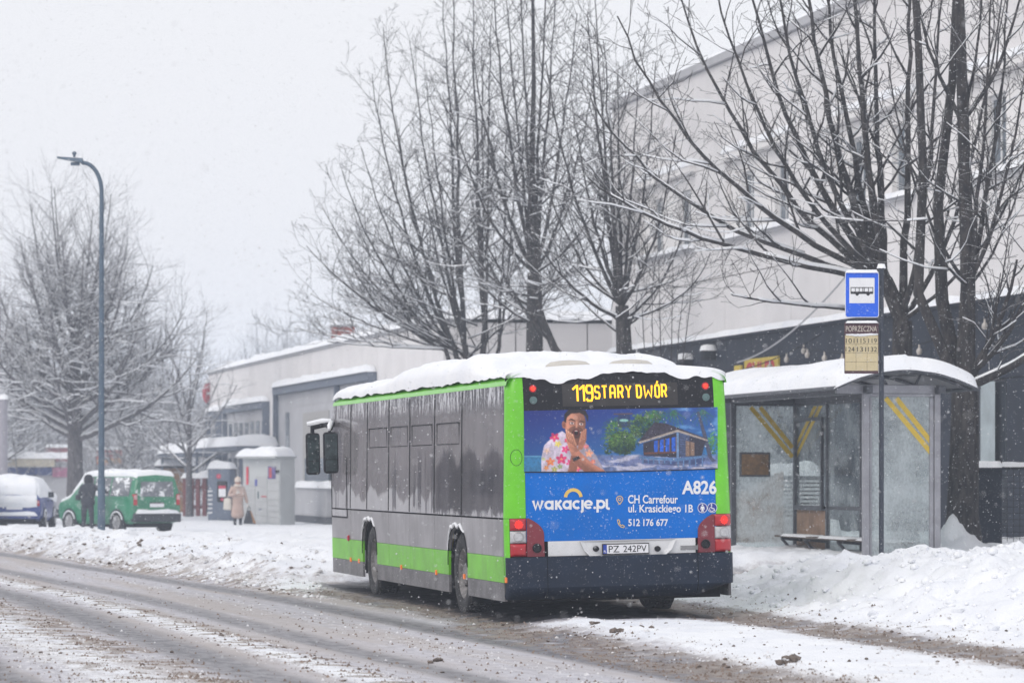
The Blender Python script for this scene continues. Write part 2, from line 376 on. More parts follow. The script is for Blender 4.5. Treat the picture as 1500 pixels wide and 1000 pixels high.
# clods of brown slush lying about
M_CLOD = mat('clod', (.17, .135, .115), .85, var=.4, scale=20, bump=.5, bscale=40)
M_CLOD2 = mat('snow_clod', (.7, .69, .69), .85, var=.3, scale=12, bump=.5, bscale=40)
def lump(mb, x, y, z, r, rng):
    bm = bmesh.new(); bmesh.ops.create_icosphere(bm, subdivisions=1, radius=r)
    for v in bm.verts: v.co = Vector((v.co.x*rng.uniform(.7,1.4), v.co.y*rng.uniform(.7,1.4), v.co.z*rng.uniform(.45,.9))); v.co += Vector((x, y, z))
    mb.add([v.co[:] for v in bm.verts], [[v.index for v in f.verts] for f in bm.faces]); bm.free()
rng = random.Random(5)
mb = MB(); mb2 = MB(); nb = 0
while nb < 1500:
    Y = rng.uniform(26.5, 62); X = rng.uniform(-.17, .17)*Y
    u_, s_, v_ = [float(q[0]) for q in coords(np.array([X]), np.array([Y]))]
    dens = 0.02
    if -3.2 < v_ < -2.6: dens = .35
    if -5.2 < v_ < -4.0: dens = .22
    if s_ > 11 and -.2 < v_ < 1.6: dens = .6
    if v_ > .2 and s_ < 11 and u_ < 3.8: dens = .14
    if abs(u_+.2) < .5 and s_ < .5 and v_ > 0: dens = .8
    if abs(u_-3.2) < .55 and s_ < 5: dens = .7
    if 0 < u_ < 2.5 and s_ > -.3 or u_ > 4.2 or rng.random() > dens: continue
    nb += 1
    r = .005 + .017*rng.random()**3
    lump(mb if rng.random() < .6 else mb2, X, Y, GH(X, Y)+r*.25, r, rng)
SP = []
while len(SP) < 2600:
    if rng.random() < .62:                                        # crumbs of the ploughed verge
        Y = rng.uniform(44, 78); vv_ = abs(rng.gauss(.7, .75)); X = float(edgeX(np.array(Y))) + vv_/.962; r = .012+.042*rng.random()**2.8; kind = 0 if rng.random() < .10 else (1 if rng.random() < .5 else 2)
        if X/Y > -.055 or X/Y < -.17: continue
    else:                                                         # blocks on the heap beside the stop
        uu, s2_ = rng.uniform(3.4, 6.9), rng.uniform(-9, 7); X, Y = US(uu, s2_); r = .012+.055*rng.random()**3; kind = 2
        if X/Y > .17 or Y < 27: continue
    SP.append((X, Y, r, kind))
HS = ground(np.array([q[0] for q in SP]), np.array([q[1] for q in SP]))[0]
mb3 = MB()
for (X, Y, r, kind), hz_ in zip(SP, HS): lump((mb, mb2, mb3)[kind], X, Y, float(hz_)+r*.15, r, rng)
tag(mb3.build('snow_lumps', MATS['snow'], smooth=70), 'clean white lumps of snow lying on the heap beside the stop', 'snow', kind='stuff')
for (px, py, r) in ((201, 977, .032), (160, 898, .028), (177, 905, .022), (643, 968, .04), (632, 970, .028), (650, 983, .02), (1160, 980, .055), (1152, 984, .045), (1168, 984, .04), (262, 862, .02), (93, 839, .03), (870, 925, .04), (900, 935, .05), (940, 930, .04)):
    Y = F*CAMZ/(py-HY); X = (px-HX)/F*Y
    for k in range(4 if r > .035 else 2): lump(mb, X+rng.gauss(0, r*.8), Y+rng.gauss(0, r*.8), GH(X, Y)+r*.3, r*rng.uniform(.5, 1), rng)
tag(mb.build('slush_clods', M_CLOD, smooth=60), 'small brown clods of frozen slush strewn along the wheel ruts', 'slush', kind='stuff')
tag(mb2.build('snow_clods', M_CLOD2, smooth=60), 'small dirty white crumbs of snow strewn beside the road', 'snow', kind='stuff')

# loose grit and crumbs of ice, too many to count: little four-sided grains
def grains(name, label, m, mask_fn, n_try, r0, r1, seed):
    g = np.random.default_rng(seed); Y = (g.random(n_try)*(62**-1-26.2**-1)+26.2**-1)**-1; X = (g.random(n_try)*2-1)*.165*Y
    h, sn_, wet_, gr_, reg_ = ground(X, Y); u, s, v = coords(X, Y)
    k = g.random(n_try) < mask_fn(sn_, wet_, gr_, u, s, v); k &= ~((u > -.1) & (u < 2.6) & (s > 0) & (s < 12.2)); X, Y, h = X[k], Y[k], h[k]; n = len(X)
    r = r0+(r1-r0)*g.random(n)**3; P = np.empty((n, 5, 3)); a0 = g.random(n)*6.28
    for i in range(4):
        a = a0+i*1.571+g.uniform(-.4, .4, n); q = r*g.uniform(.7, 1.4, n); P[:, i] = np.stack([X+q*np.cos(a), Y+q*np.sin(a), h-.004], -1)
    P[:, 4] = np.stack([X+g.uniform(-.3, .3, n)*r, Y+g.uniform(-.3, .3, n)*r, h+r*g.uniform(.6, 1.3, n)], -1)
    f = (np.array([(0, 1, 4), (1, 2, 4), (2, 3, 4), (3, 0, 4)])[None]+(np.arange(n)*5)[:, None, None]).reshape(-1, 3)
    me = bpy.data.meshes.new(name); me.vertices.add(n*5); me.vertices.foreach_set('co', P.astype(np.float32).ravel()); me.loops.add(f.size); me.loops.foreach_set('vertex_index', f.ravel().astype(np.int32))
    me.polygons.add(len(f)); me.polygons.foreach_set('loop_start', np.arange(0, f.size, 3, dtype=np.int32)); me.update(calc_edges=True); me.materials.append(m)
    o = bpy.data.objects.new(name, me); COL.objects.link(o); tag(o, label, 'grit' if 'grit' in name else 'snow', kind='stuff')
M_GRIT = mat('grit', (.24, .18, .145), .9, var=.45, scale=7); M_CRUMB = mat('ice_crumb', (.74, .73, .75), .85, var=.25, scale=7)
grains('road_grit', 'brown sandy grit scattered over the ridges between the wheel ruts', M_GRIT, lambda sn_, wet_, gr_, u, s, v: np.clip(gr_-.08, 0, 1)*.26*(u < 3.9), 230000, .005, .020, 91)
grains('ice_crumbs', 'pale crumbs of ice and snow scattered over the road and lay-by', M_CRUMB, lambda sn_, wet_, gr_, u, s, v: .003+.13*np.clip(1-np.abs(sn_-.5)*2.2, 0, 1)*(u < 4.4), 160000, .005, .022, 92)
# ================================================================== lettering helpers
def text_mesh(body, bold=0.0):
    cu = bpy.data.curves.new('t', 'FONT'); cu.body = body; cu.offset = bold; cu.resolution_u = 3; cu.align_x = 'LEFT'
    ob = bpy.data.objects.new('t', cu); COL.objects.link(ob); bpy.context.view_layer.update()
    me = bpy.data.meshes.new_from_object(ob.evaluated_get(bpy.context.evaluated_depsgraph_get()))
    vs_ = np.array([v.co[:2] for v in me.vertices]); fs = [tuple(p.vertices) for p in me.polygons]
    bpy.data.objects.remove(ob); bpy.data.curves.remove(cu); bpy.data.meshes.remove(me)
    return vs_, fs
def text_to(mb, body, x0, x1, z0, z1, fn, bold=0.0):
    """lettering stretched to fill x0..x1, z0..z1 and laid on the surface fn(x, z)"""
    v, f = text_mesh(body, bold); a, b = v.min(0), v.max(0)
    q = [(x0 + (p[0]-a[0])/(b[0]-a[0])*(x1-x0), z0 + (p[1]-a[1])/(b[1]-a[1])*(z1-z0)) for p in v]
    mb.add([fn(x, z) for x, z in q], f)
def stroke(mb, pts, wd, fn, closed=False, lift=0.0):
    """a thick line drawn on the surface fn(x, z, lift)"""
    P = [Vector((p[0], p[1])) for p in pts]
    if closed: P = P + [P[0]]
    n = len(P); L, Rr = [], []
    for i in range(n):
        if closed and i in (0, n-1): d0 = P[0]-P[n-2]; d1 = P[1]-P[0]
        else: d0 = P[i]-P[max(i-1, 0)]; d1 = P[min(i+1, n-1)]-P[i]
        if d0.length < 1e-9: d0 = d1
        if d1.length < 1e-9: d1 = d0
        d0 = d0.normalized(); d1 = d1.normalized(); t = (d0+d1)
        t = t.normalized() if t.length > .2 else d1
        k = min(1/max(.45, abs(t.dot(d1))), 1.6); nn = Vector((-t.y, t.x))*wd/2*k
        L.append(P[i]+nn); Rr.append(P[i]-nn)
    mb.add([fn(p.x, p.y, lift) for p in L] + [fn(p.x, p.y, lift) for p in Rr], [(i, i+1, n+i+1, n+i) for i in range(n-1)])
def arc(cx, cz, r, a0, a1, n=14, rz=None): return [(cx+r*math.cos(R(a0+(a1-a0)*i/n)), cz+(rz or r)*math.sin(R(a0+(a1-a0)*i/n))) for i in range(n+1)]

# ================================================================== the bus
M_GREEN = mat('bus_green', srgb(112, 214, 12, .95), .32, var=.10, scale=2.5, coat=.3, speckle=.16, streak=.07)
M_STRIPE = mat('bus_stripe_green', srgb(118, 205, 30, .95), .38, var=.16, scale=2.2, streak=.16, speckle=.25)
M_SILV = mat('bus_silver', (.38, .37, .385), .34, .35, var=.26, scale=1.4, streak=.30, speckle=.25)
M_SKIRT = mat('bus_skirt', (.17, .165, .175), .55, var=.35, scale=3, streak=.2, speckle=.6)
M_BUMP = mat('bus_bumper', (.012, .022, .046), .55, spec=.25, var=.18, scale=3, speckle=.10, bump=.04, bscale=60)
M_BLACK = mat('black_gloss', (.008, .008, .012), .3, spec=.3, var=.1, speckle=.08)
M_RUB = mat('rubber', (.014, .014, .018), .8, spec=.25, var=.3, scale=15)
M_DARK = mat('underbody', (.008, .008, .010), .85, spec=.15, var=.2)
M_TYRE = mat('tyre', (.03, .03, .033), .85, var=.4, scale=8, speckle=.5)
M_RIM = mat('rim', (.22, .21, .21), .6, .3, var=.5, scale=9, speckle=.6)
M_BLUE = mat('advert_blue', (.0, .16, .62), .6, spec=.1, var=.10, scale=1.6, speckle=.25, streak=.05)
M_PRINT = mat('advert_print', (1, 1, 1), .40, var=.05, scale=4, vcol='Col', speckle=.06)
M_WHITE = mat('white_paint', (.74, .745, .76), .4, var=.08, scale=4, speckle=.1)
M_WLET = mat('white_lettering', (.84, .84, .87), .5, var=.03)
M_YLET = mat('yellow_lettering', (.80, .55, .13), .5, var=.03)
M_RED = mat('lamp_red', (.46, .006, .016), .25, var=.1, coat=.5)
M_DRED = mat('lamp_dark_red', (.20, .004, .018), .4, var=.12, coat=.4, speckle=.1)
M_CLEAR = mat('lamp_clear', (.55, .55, .57), .3, var=.15, scale=40)
M_RLIT = mat('lamp_lit', (.5, .01, .01), .4, var=0, emit=(1, .035, .01), estr=1.9)
M_LED = mat('led_amber', (.9, .5, .02), .5, var=0, emit=(1.0, .44, .010), estr=1.5)
M_ORNG = mat('marker_amber', (.75, .16, .02), .35, var=.1, emit=(1, .25, .02), estr=.25)
M_VENT = mat('vent_beige', (.55, .52, .47), .6, var=.1)
M_SEAT = mat('bus_seat', (.035, .035, .045), .8, var=.2)
def bus_glass():
    m = bpy.data.materials.new('bus_glass'); m.use_nodes = True; t = m.node_tree; p = t.nodes['Principled BSDF']; o_ = t.nodes['Material Output']
    p.inputs['Base Color'].default_value = (.03, .029, .032, 1); p.inputs['Roughness'].default_value = .05; p.inputs['Specular IOR Level'].default_value = .2
    tr = t.nodes.new('ShaderNodeBsdfTransparent'); tr.inputs[0].default_value = (.80, .78, .80, 1)
    fr_ = t.nodes.new('ShaderNodeBsdfDiffuse')
    tc = t.nodes.new('ShaderNodeTexCoord').outputs['Object']; sx = t.nodes.new('ShaderNodeSeparateXYZ'); t.links.new(tc, sx.inputs[0])
    st = noise(t, 1.0, 6, tc, (15, 15, 3.2), .66)            # frozen runs hanging down the panes
    st2 = noise(t, 1.0, 5, tc, (3.1, 3.1, 2.2), .6); fine = noise(t, 38, 4, tc, (1.6, 1.6, .7))
    up = ramp(t, sx.outputs[2], 2.28, 2.52)                  # ice curtain below the roof edge
    k1 = mathn(t, 'MULTIPLY', up, ramp(t, mathn(t, 'ADD', mathn(t, 'MULTIPLY', st, .75), mathn(t, 'MULTIPLY', fine, .25)),   .47, .56))
    lo = mathn(t, 'SUBTRACT', 1.0, ramp(t, mathn(t, 'ADD', sx.outputs[2], mathn(t, 'MULTIPLY', mathn(t, 'SUBTRACT', st2, .5), 1.1)), 1.15, 1.38))
    rnd_ = t.nodes.new('ShaderNodeObjectInfo').outputs['Random']
    lo = mathn(t, 'SUBTRACT', 1.0, ramp(t, mathn(t, 'SUBTRACT', mathn(t, 'ADD', sx.outputs[2], mathn(t, 'MULTIPLY', mathn(t, 'SUBTRACT', st2, .5), 1.3)), mathn(t, 'MULTIPLY', rnd_, .35)), 1.02, 1.26))
    k2 = mathn(t, 'MULTIPLY', lo, .62)                       # drift stuck along the lower frame
    k3 = mathn(t, 'MULTIPLY', ramp(t, st, .58, .76), .16)
    k4 = mathn(t, 'MULTIPLY', ramp(t, mathn(t, 'ADD', st2, mathn(t, 'MULTIPLY', mathn(t, 'SUBTRACT', rnd_, .5), .22)), .36, .70), .20)   # breath frost
    # mist painted as reflections and seat outlines: rear humps dark, forward mounds pale
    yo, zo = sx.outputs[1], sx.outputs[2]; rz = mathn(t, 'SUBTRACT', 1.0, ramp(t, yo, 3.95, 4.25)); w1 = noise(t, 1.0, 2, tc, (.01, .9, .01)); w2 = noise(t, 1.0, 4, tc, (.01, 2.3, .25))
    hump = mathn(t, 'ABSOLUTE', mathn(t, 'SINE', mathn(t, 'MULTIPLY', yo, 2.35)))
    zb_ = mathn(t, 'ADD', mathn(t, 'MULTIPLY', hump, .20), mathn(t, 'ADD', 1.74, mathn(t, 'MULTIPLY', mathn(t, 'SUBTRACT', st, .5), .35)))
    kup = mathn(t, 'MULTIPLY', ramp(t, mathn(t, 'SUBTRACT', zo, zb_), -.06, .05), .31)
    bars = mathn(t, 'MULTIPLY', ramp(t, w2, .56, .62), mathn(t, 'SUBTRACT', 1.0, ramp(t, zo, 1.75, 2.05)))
    md = mathn(t, 'SUBTRACT', 1.0, ramp(t, mathn(t, 'SUBTRACT', zo, mathn(t, 'ADD', mathn(t, 'MULTIPLY', w1, .75), mathn(t, 'MULTIPLY', fine, .12))), .93, 1.0))  # pale mounds: reflected snow banks put into the frost pattern
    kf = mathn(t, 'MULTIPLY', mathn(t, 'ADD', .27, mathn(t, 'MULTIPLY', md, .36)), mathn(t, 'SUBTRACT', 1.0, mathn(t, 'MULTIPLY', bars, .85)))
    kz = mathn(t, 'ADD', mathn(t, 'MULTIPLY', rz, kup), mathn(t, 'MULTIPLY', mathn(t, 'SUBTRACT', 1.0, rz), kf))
    edge_ = mathn(t, 'MULTIPLY', mathn(t, 'SUBTRACT', 1.0, ramp(t, mathn(t, 'ADD', zo, mathn(t, 'MULTIPLY', mathn(t, 'SUBTRACT', st2, .5), .5)), 1.16, 1.24)), .6)
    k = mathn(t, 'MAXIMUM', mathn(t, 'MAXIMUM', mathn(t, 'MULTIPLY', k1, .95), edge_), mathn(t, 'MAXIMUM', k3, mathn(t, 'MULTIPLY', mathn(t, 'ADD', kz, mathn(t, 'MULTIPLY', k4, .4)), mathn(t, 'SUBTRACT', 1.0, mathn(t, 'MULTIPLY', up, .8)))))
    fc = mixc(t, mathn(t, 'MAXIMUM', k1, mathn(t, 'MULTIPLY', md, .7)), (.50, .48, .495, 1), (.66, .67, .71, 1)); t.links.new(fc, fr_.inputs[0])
    a = t.nodes.new('ShaderNodeMixShader'); a.inputs[0].default_value = .50; t.links.new(p.outputs[0], a.inputs[1]); t.links.new(tr.outputs[0], a.inputs[2])
    dk = mathn(t, 'MULTIPLY', up, .9); a2 = mathn(t, 'MULTIPLY', mathn(t, 'SUBTRACT', 1.0, dk), .74); t.links.new(a2, a.inputs[0])
    gl_ = t.nodes.new('ShaderNodeBsdfGlossy'); gl_.inputs['Roughness'].default_value = .06; gl_.inputs['Color'].default_value = (.85, .84, .87, 1); fz = t.nodes.new('ShaderNodeFresnel'); fz.inputs[0].default_value = 1.35
    ag = t.nodes.new('ShaderNodeMixShader'); t.links.new(mathn(t, 'MULTIPLY', fz.outputs[0], .75), ag.inputs[0]); t.links.new(a.outputs[0], ag.inputs[1]); t.links.new(gl_.outputs[0], ag.inputs[2]); a = ag
    b = t.nodes.new('ShaderNodeMixShader'); t.links.new(k, b.inputs[0]); t.links.new(a.outputs[0], b.inputs[1]); t.links.new(fr_.outputs[0], b.inputs[2])
    t.links.new(b.outputs[0], o_.inputs[0]); MATS['bus_glass'] = m; return m
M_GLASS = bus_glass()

ROLL = -R(1.15)
BX, BY0 = US(.045, 0)
bus = thing('city_bus', 'green and grey city bus with snowy roof and amber destination display at the stop', 'bus', (BX, BY0, 0), (0, ROLL, TH))
BM = Matrix.LocRotScale(Vector((BX, BY0, 0)), Euler((0, ROLL, TH)), None)
BW, BL = 2.585, 12.0
def inset(z):                                     # the sides lean in above the belt
    return 0.0 if z < 1.16 else .028*(z-1.16) + (0 if z < 2.60 else .55*(z-2.60)**2*2.2)
CR = .13                                          # corner radius in plan
def rear_y(x, z):
    i = inset(z); e = min(x-i, BW-i-x); y = -.05*(1-((x-BW/2)/(BW/2))**2)
    if e < CR: e = max(e, 0); y += CR - math.sqrt(max(0, CR*CR-(CR-e)**2))
    if z > 2.30: y += .30*(z-2.30)**2
    if z < .74: y += -.02
    return y
def rp(x, z, lift=0.0): return (x, rear_y(x, z) - lift, z)
def rpx(px, py):                                  # photo pixel -> x, z on the rear wall
    p = onplane(BM, px, py, 1, -.03); return p.x, p.z
def rear_patch(name, m, x0, x1, z0, z1, lift=0.0, nx=10, nz=8, thick=.012, parent=bus, edge=None):
    mb = MB()
    def fn(a, b):
        z = z0+(z1-z0)*b; l, r = x0, x1
        if x0 <= 0: l = inset(z)
        if x1 >= BW: r = BW-inset(z)
        t = a
        if x0 <= 0: t = a**1.8
        if x1 >= BW: t = 1-(1-a)**1.8
        x = l+(r-l)*t
        if edge: x, z = edge(x, z, a, b)
        return rp(x, z, lift)
    mb.grid(fn, nx, nz)
    return mb.build(name, m, parent, smooth='all')
# --- side panels, wheel arches cut out
WHEELS = (2.72, 8.78); WR, AR = .485, .57
def arch(y):
    b = 0
    for wy in WHEELS:
        d = abs(y-wy)
        if d < AR: b = max(b, .47 + (AR**3-d**3)**(1/3)*.95)
    return b
def side_strip(name, m, y0, y1, z0, z1, side, lift=0.0, parent=bus):
    """one panel of a flank, with thickness, cut by the wheel arches"""
    mb = MB(); ys = [y0]
    br = sorted({y0, y1, *[q for wy in WHEELS for q in (wy-AR, wy+AR) if y0 < q < y1]})
    ys = []
    for a, b in zip(br, br[1:]):
        n = 24 if any(abs((a+b)/2-wy) < AR for wy in WHEELS) else 1
        ys += [a+(b-a)*i/n for i in range(n)]
    ys.append(y1); nz = 3 if z1 > 2.55 else 1
    sg = 1 if side == 0 else -1
    for i in range(len(ys)-1):
        a, b = ys[i], ys[i+1]; za, zb = max(z0, arch(a+1e-5)), max(z0, arch(b-1e-5))
        if za >= z1 and zb >= z1: continue
        za, zb = min(za, z1), min(zb, z1)
        if (a+b)/2 < .9 and z0 < .3: za = max(za, .25+max(0, .9-a)*.0); 
        for k in range(nz):
            q = lambda y, zz, k_: (lambda z: ((inset(z)-lift) if side == 0 else BW-inset(z)+lift, y, z))(zz+(z1-zz)*k_/nz)
            A, B_, C, D = q(a, za, k), q(b, zb, k), q(b, zb, k+1), q(a, za, k+1); inn = lambda p: (p[0]+.03*sg, p[1], p[2])
            mb.add([A, B_, C, D, inn(A), inn(B_), inn(C), inn(D)], [(0,1,2,3), (7,6,5,4), (0,4,5,1), (3,2,6,7), (0,3,7,4), (1,5,6,2)])
    if mb.v: return mb.build(name, m, parent)
G = .006
SEAM = (CR, 2.46, 4.14, 5.79, 7.29, 8.95, 10.30, 11.93)
for side in (0, 1):
    for a, b in zip(SEAM, SEAM[1:]):
        side_strip('side_panel', M_SILV, a+G, b-G, .745, 1.15, side, .002)
        side_strip('side_stripe', M_STRIPE, a+G, b-G, .457, .741, side, .003)
        side_strip('skirt_panel', M_SKIRT, a+G, b-G, .25, .453, side, 0)
        last = b > 11
        zb_ = 1.02 if last else 1.17
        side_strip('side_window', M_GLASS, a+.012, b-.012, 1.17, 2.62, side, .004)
    # behind the joints
    mb = MB(); xx = .034 if side == 0 else BW-.064
    for y in SEAM[1:-1]: mb.box(xx, xx+.03, y-.035, y+.035, .75, 1.16) if all(abs(y-wy) > AR for wy in WHEELS) else None
    for y in SEAM[1:-1]: mb.box(xx+.035*(1 if side == 0 else -1), xx+.03+.035*(1 if side == 0 else -1), y-.05, y+.05, 1.16, 2.6)
    mb.box(xx, xx+.03, CR, 11.9, 1.13, 1.175)
    mb.build('window_post', M_RUB, bus)
    for y in SEAM[1:-1]:
        sl_ = MB(); xo_ = (lambda z: inset(z)-.0075) if side == 0 else (lambda z: BW-inset(z)+.0075)
        for za, zb2 in ((1.18, 2.60),):
            sl_.add([(xo_(za), y-.026, za), (xo_(za), y+.026, za), (xo_(zb2), y+.026, zb2), (xo_(zb2), y-.026, zb2), (xo_(za)+(.004 if side == 0 else -.004), y-.028, za), (xo_(za)+(.004 if side == 0 else -.004), y+.028, za), (xo_(zb2)+(.004 if side == 0 else -.004), y+.028, zb2), (xo_(zb2)+(.004 if side == 0 else -.004), y-.028, zb2)], [(0,1,2,3), (0,4,5,1), (1,5,6,2), (2,6,7,3), (3,7,4,0)])
        sl_.build('window_seal', M_RUB, bus)
    # tilting top lights
    for a, b in zip(SEAM[1:5], SEAM[2:6]):
        x = inset(2.1)-.007 if side == 0 else BW-inset(2.1)+.007
        fm = MB()
        for (ya, yb, za, zb2) in ((a+.15, b-.15, 2.0, 2.012), (a+.15, a+.165, 2.0, 2.26), (b-.165, b-.15, 2.0, 2.26), (a+.15, b-.15, 2.25, 2.262)):
            xi = x; fm.box(min(xi, xi+.01), max(xi, xi+.01), ya, yb, za, zb2)
        fm.build('window_frame', M_RUB, bus)
    # roof edge cove in green
    mb = MB()
    def cove(a, b, side=side):
        z = 2.622+.135*b**.8; x = inset(2.622)+.10*b*b*1.6 - .004*(1-b)
        y = CR*.2+(BL-.1-CR*.2)*a
        return (x if side == 0 else BW-x, y, z)
    mb.grid(cove, 24, 5); mb.build('roof_edge', M_GREEN, bus, smooth='all')
# belt line of the driver's window, its frame
mb = MB(); x = -.006
for (ya, yb, za, zb2) in ((10.55, 11.88, 1.035, 1.055), (10.55, 10.575, 1.035, 1.9), (11.86, 11.885, 1.035, 2.2)): mb.box(x-.004, x+.004, ya, yb, za, zb2)
mb.build('cab_window_frame', M_RUB, bus)
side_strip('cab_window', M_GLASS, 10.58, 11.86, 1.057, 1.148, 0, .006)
# --- roof
mb = MB()
def roof(a, b):
    y = CR*.3+.06+(BL-.2)*b; x = .17+(BW-.34)*a; return (x, y, 2.756+.07*(1-(2*a-1)**2))
mb.grid(roof, 10, 20); mb.build('roof', M_WHITE, bus, smooth='all')
# --- underside, chassis, floor, wheel wells
mb = MB(); mb.box(.12, 2.46, .35, 11.7, .33, .36); mb.box(.1, 2.48, .22, 2.05, .235, .62)
mb.box(.5, 2.0, .25, 2.0, .28, .8); mb.box(.9, 1.6, 2.0, 10.5, .24, .36); mb.box(.62, 1.88, .4, 3.6, .36, 1.0)
mb.tube([(.3, 2.72, .5), (2.2, 2.72, .5)], .11, 10); mb.tube([(.3, 8.78, .5), (2.2, 8.78, .5)], .07, 10); mb.tube([(.62, .2, .33), (.62, .9, .33)], .05, 10)
mb.build('chassis', M_DARK, bus)
for wy in WHEELS:
    for sx_ in (0, 1):
        mb = MB(); xa, xb = (.035, .75) if sx_ == 0 else (BW-.75, BW-.035)
        n = 20; pr = [(wy-(AR-.004)*math.cos(math.pi*i/n), .47+(AR-.004)*math.sin(math.pi*i/n)**.95*.97) for i in range(n+1)]
        pr = [(wy-AR+.006, .3)] + pr + [(wy+AR-.006, .3)]
        vv = [(xa, y, z) for y, z in pr] + [(xb, y, z) for y, z in pr]; k = len(pr)
        mb.add(vv, [(i, i+1, k+i+1, k+i) for i in range(k-1)])
        xw = xb if sx_ == 0 else xa; mb.add([(xw, y, z) for y, z in pr], [tuple(range(k))])
        mb.build('wheel_arch', M_RUB, bus)
        # lip with snow packed on it
        if sx_ == 0:
            mb = MB(); nn = 26
            pts = [(-.006, wy-AR*1.01*math.cos(math.pi*i/nn), max(.40, arch(wy-(AR-.001)*math.cos(math.pi*i/nn)) + .012)) for i in range(nn+1)]
            mb.tube(pts, .008, 6); mb.build('arch_lip', M_RUB, bus, smooth=True)
            mb = MB(); pts = [p for i, p in enumerate(pts) if 6 <= i <= nn-2]
            mb.tube([(p[0]-.004, p[1], p[2]+.03+.02*math.sin(p[1]*23)) for p in pts], [.010+.020*math.sin(math.pi*i/(len(pts)-1))*(.6+.4*math.sin(i*2.3)) for i in range(len(pts))], 7)
            mb.build('packed_snow', MATS['snow'], bus, smooth=True)
        sg = -1 if sx_ == 0 else 1; xo = .04 if sx_ == 0 else BW-.04
        P = lambda r, d: (r, xo - sg*d)
        wh = MB().lathe([P(.30, .30), P(.44, .30), P(.475, .25), P(WR, .17), P(WR, .07), P(.47, .02), P(.44, 0), P(.32, .012), P(.30, .03), P(.30, .30)], 36, 'x', (0, wy, .48), cap=False).build('wheel', M_TYRE, bus, smooth=True)
        MB().lathe([P(.305, .035), P(.285, .02), P(.27, .05), P(.21, .13), P(.14, .14), P(.13, .05), P(.09, .03), P(.001, .03)], 28, 'x', (0, wy, .48), cap=False).build('rim', M_RIM, wh, smooth=True)
        nb_ = MB()
        for k in range(10):
            q = 2*math.pi*k/10; nb_.lathe([P(.016, .11), P(.016, .085), P(.001, .085)], 6, 'x', (0, wy+.17*math.cos(q), .48+.17*math.sin(q)), cap=False)
        tag(nb_.build('wheel_nut', M_RIM, wh), kind='stuff')
        tb = MB()
        for k in range(60):                                   # tread blocks
            q = 2*math.pi*k/60
            for d in (.05, .11, .17, .22):
                x_ = xo-sg*d; c_, s_ = math.cos(q+d), math.sin(q+d); r0, r1 = WR-.01, WR+.008
                tb.add([(x_-.02, wy+r0*math.cos(q+d-.03), .48+r0*math.sin(q+d-.03)), (x_+.02, wy+r0*math.cos(q+d-.03), .48+r0*math.sin(q+d-.03)), (x_+.02, wy+r1*math.cos(q+d-.03), .48+r1*math.sin(q+d-.03)), (x_-.02, wy+r1*math.cos(q+d-.03), .48+r1*math.sin(q+d-.03)),
                        (x_-.02, wy+r0*math.cos(q+d+.03), .48+r0*math.sin(q+d+.03)), (x_+.02, wy+r0*math.cos(q+d+.03), .48+r0*math.sin(q+d+.03)), (x_+.02, wy+r1*math.cos(q+d+.03), .48+r1*math.sin(q+d+.03)), (x_-.02, wy+r1*math.cos(q+d+.03), .48+r1*math.sin(q+d+.03))],
                       [(0,1,2,3), (4,5,6,7), (3,2,6,7), (0,3,7,4), (1,2,6,5)])
        tag(tb.build('tread', M_TYRE, wh), kind='stuff')
        # mudflap
        mb = MB().box(min(xo, xo-sg*.34), max(xo, xo-sg*.34), wy-AR-.03, wy-AR-.015, .16, .42); mb.build('mudflap', M_RUB, bus)
# --- front end
mb = MB()
def front(a, b):
    z = .28+(2.70-.28)*b; i = inset(z); x = i+(BW-2*i)*a; e = min(x-i, BW-i-x); y = 11.93+.12*(1-((x-BW/2)/(BW/2))**4)-.10*max(0, z-1.2)
    return (x, max(y - (0 if e > .1 else (.1-e)*.5), 11.80), z)
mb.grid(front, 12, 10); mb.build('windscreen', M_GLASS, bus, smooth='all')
# --- floor, seats and people-high posts seen through the frosted panes
mb = MB(); mb.box(.13, 2.37, .2, 11.7, .60, .64); mb.box(.13, 2.37, .2, 3.6, .64, 1.05); mb.build('floor', M_DARK, bus)
for (sx0, sy, sz) in [(.18, 4.3, .64), (.18, 5.1, .64), (.18, 5.9, .64), (.18, 6.7, .64), (.18, 7.5, .95), (.18, 1.2, 1.05), (.18, 2.0, 1.05), (.18, 2.9, 1.05), (1.45, .7, 1.05), (1.45, 1.6, 1.05), (1.45, 2.6, 1.05), (.18, .6, 1.05)]:
    for k in range(2):
        st = MB(); x0 = sx0+.44*k; st.rbox(x0, x0+.41, sy, sy+.42, sz+.38, sz+.46, .03); st.rbox(x0, x0+.41, sy-.06, sy+.02, sz+.40, sz+1.02, .035, 3); st.box(x0+.17, x0+.24, sy+.1, sy+.3, sz, sz+.4)
        st.build('seat', M_SEAT, bus, smooth=True)
mb = MB()
for (x_, y_) in ((.7, 4.9), (.7, 6.5), (1.7, 5.4), (1.7, 7.6), (.65, 9.9), (1.75, 9.9)): mb.tube([(x_, y_, .64), (x_, y_, 2.6)], .018, 8)
mb.build('grab_pole', mat('grab_yellow', (.7, .5, .05), .4), bus, smooth=True)
mb = MB(); mb.box(.12, .95, 10.2, 10.25, .64, 2.0); mb.box(.12, .5, .3, 11, 2.45, 2.72); mb.box(2.0, 2.38, .3, 11, 2.45, 2.72); mb.build('interior_lining', mat('lining', (.3, .3, .31), .7), bus)
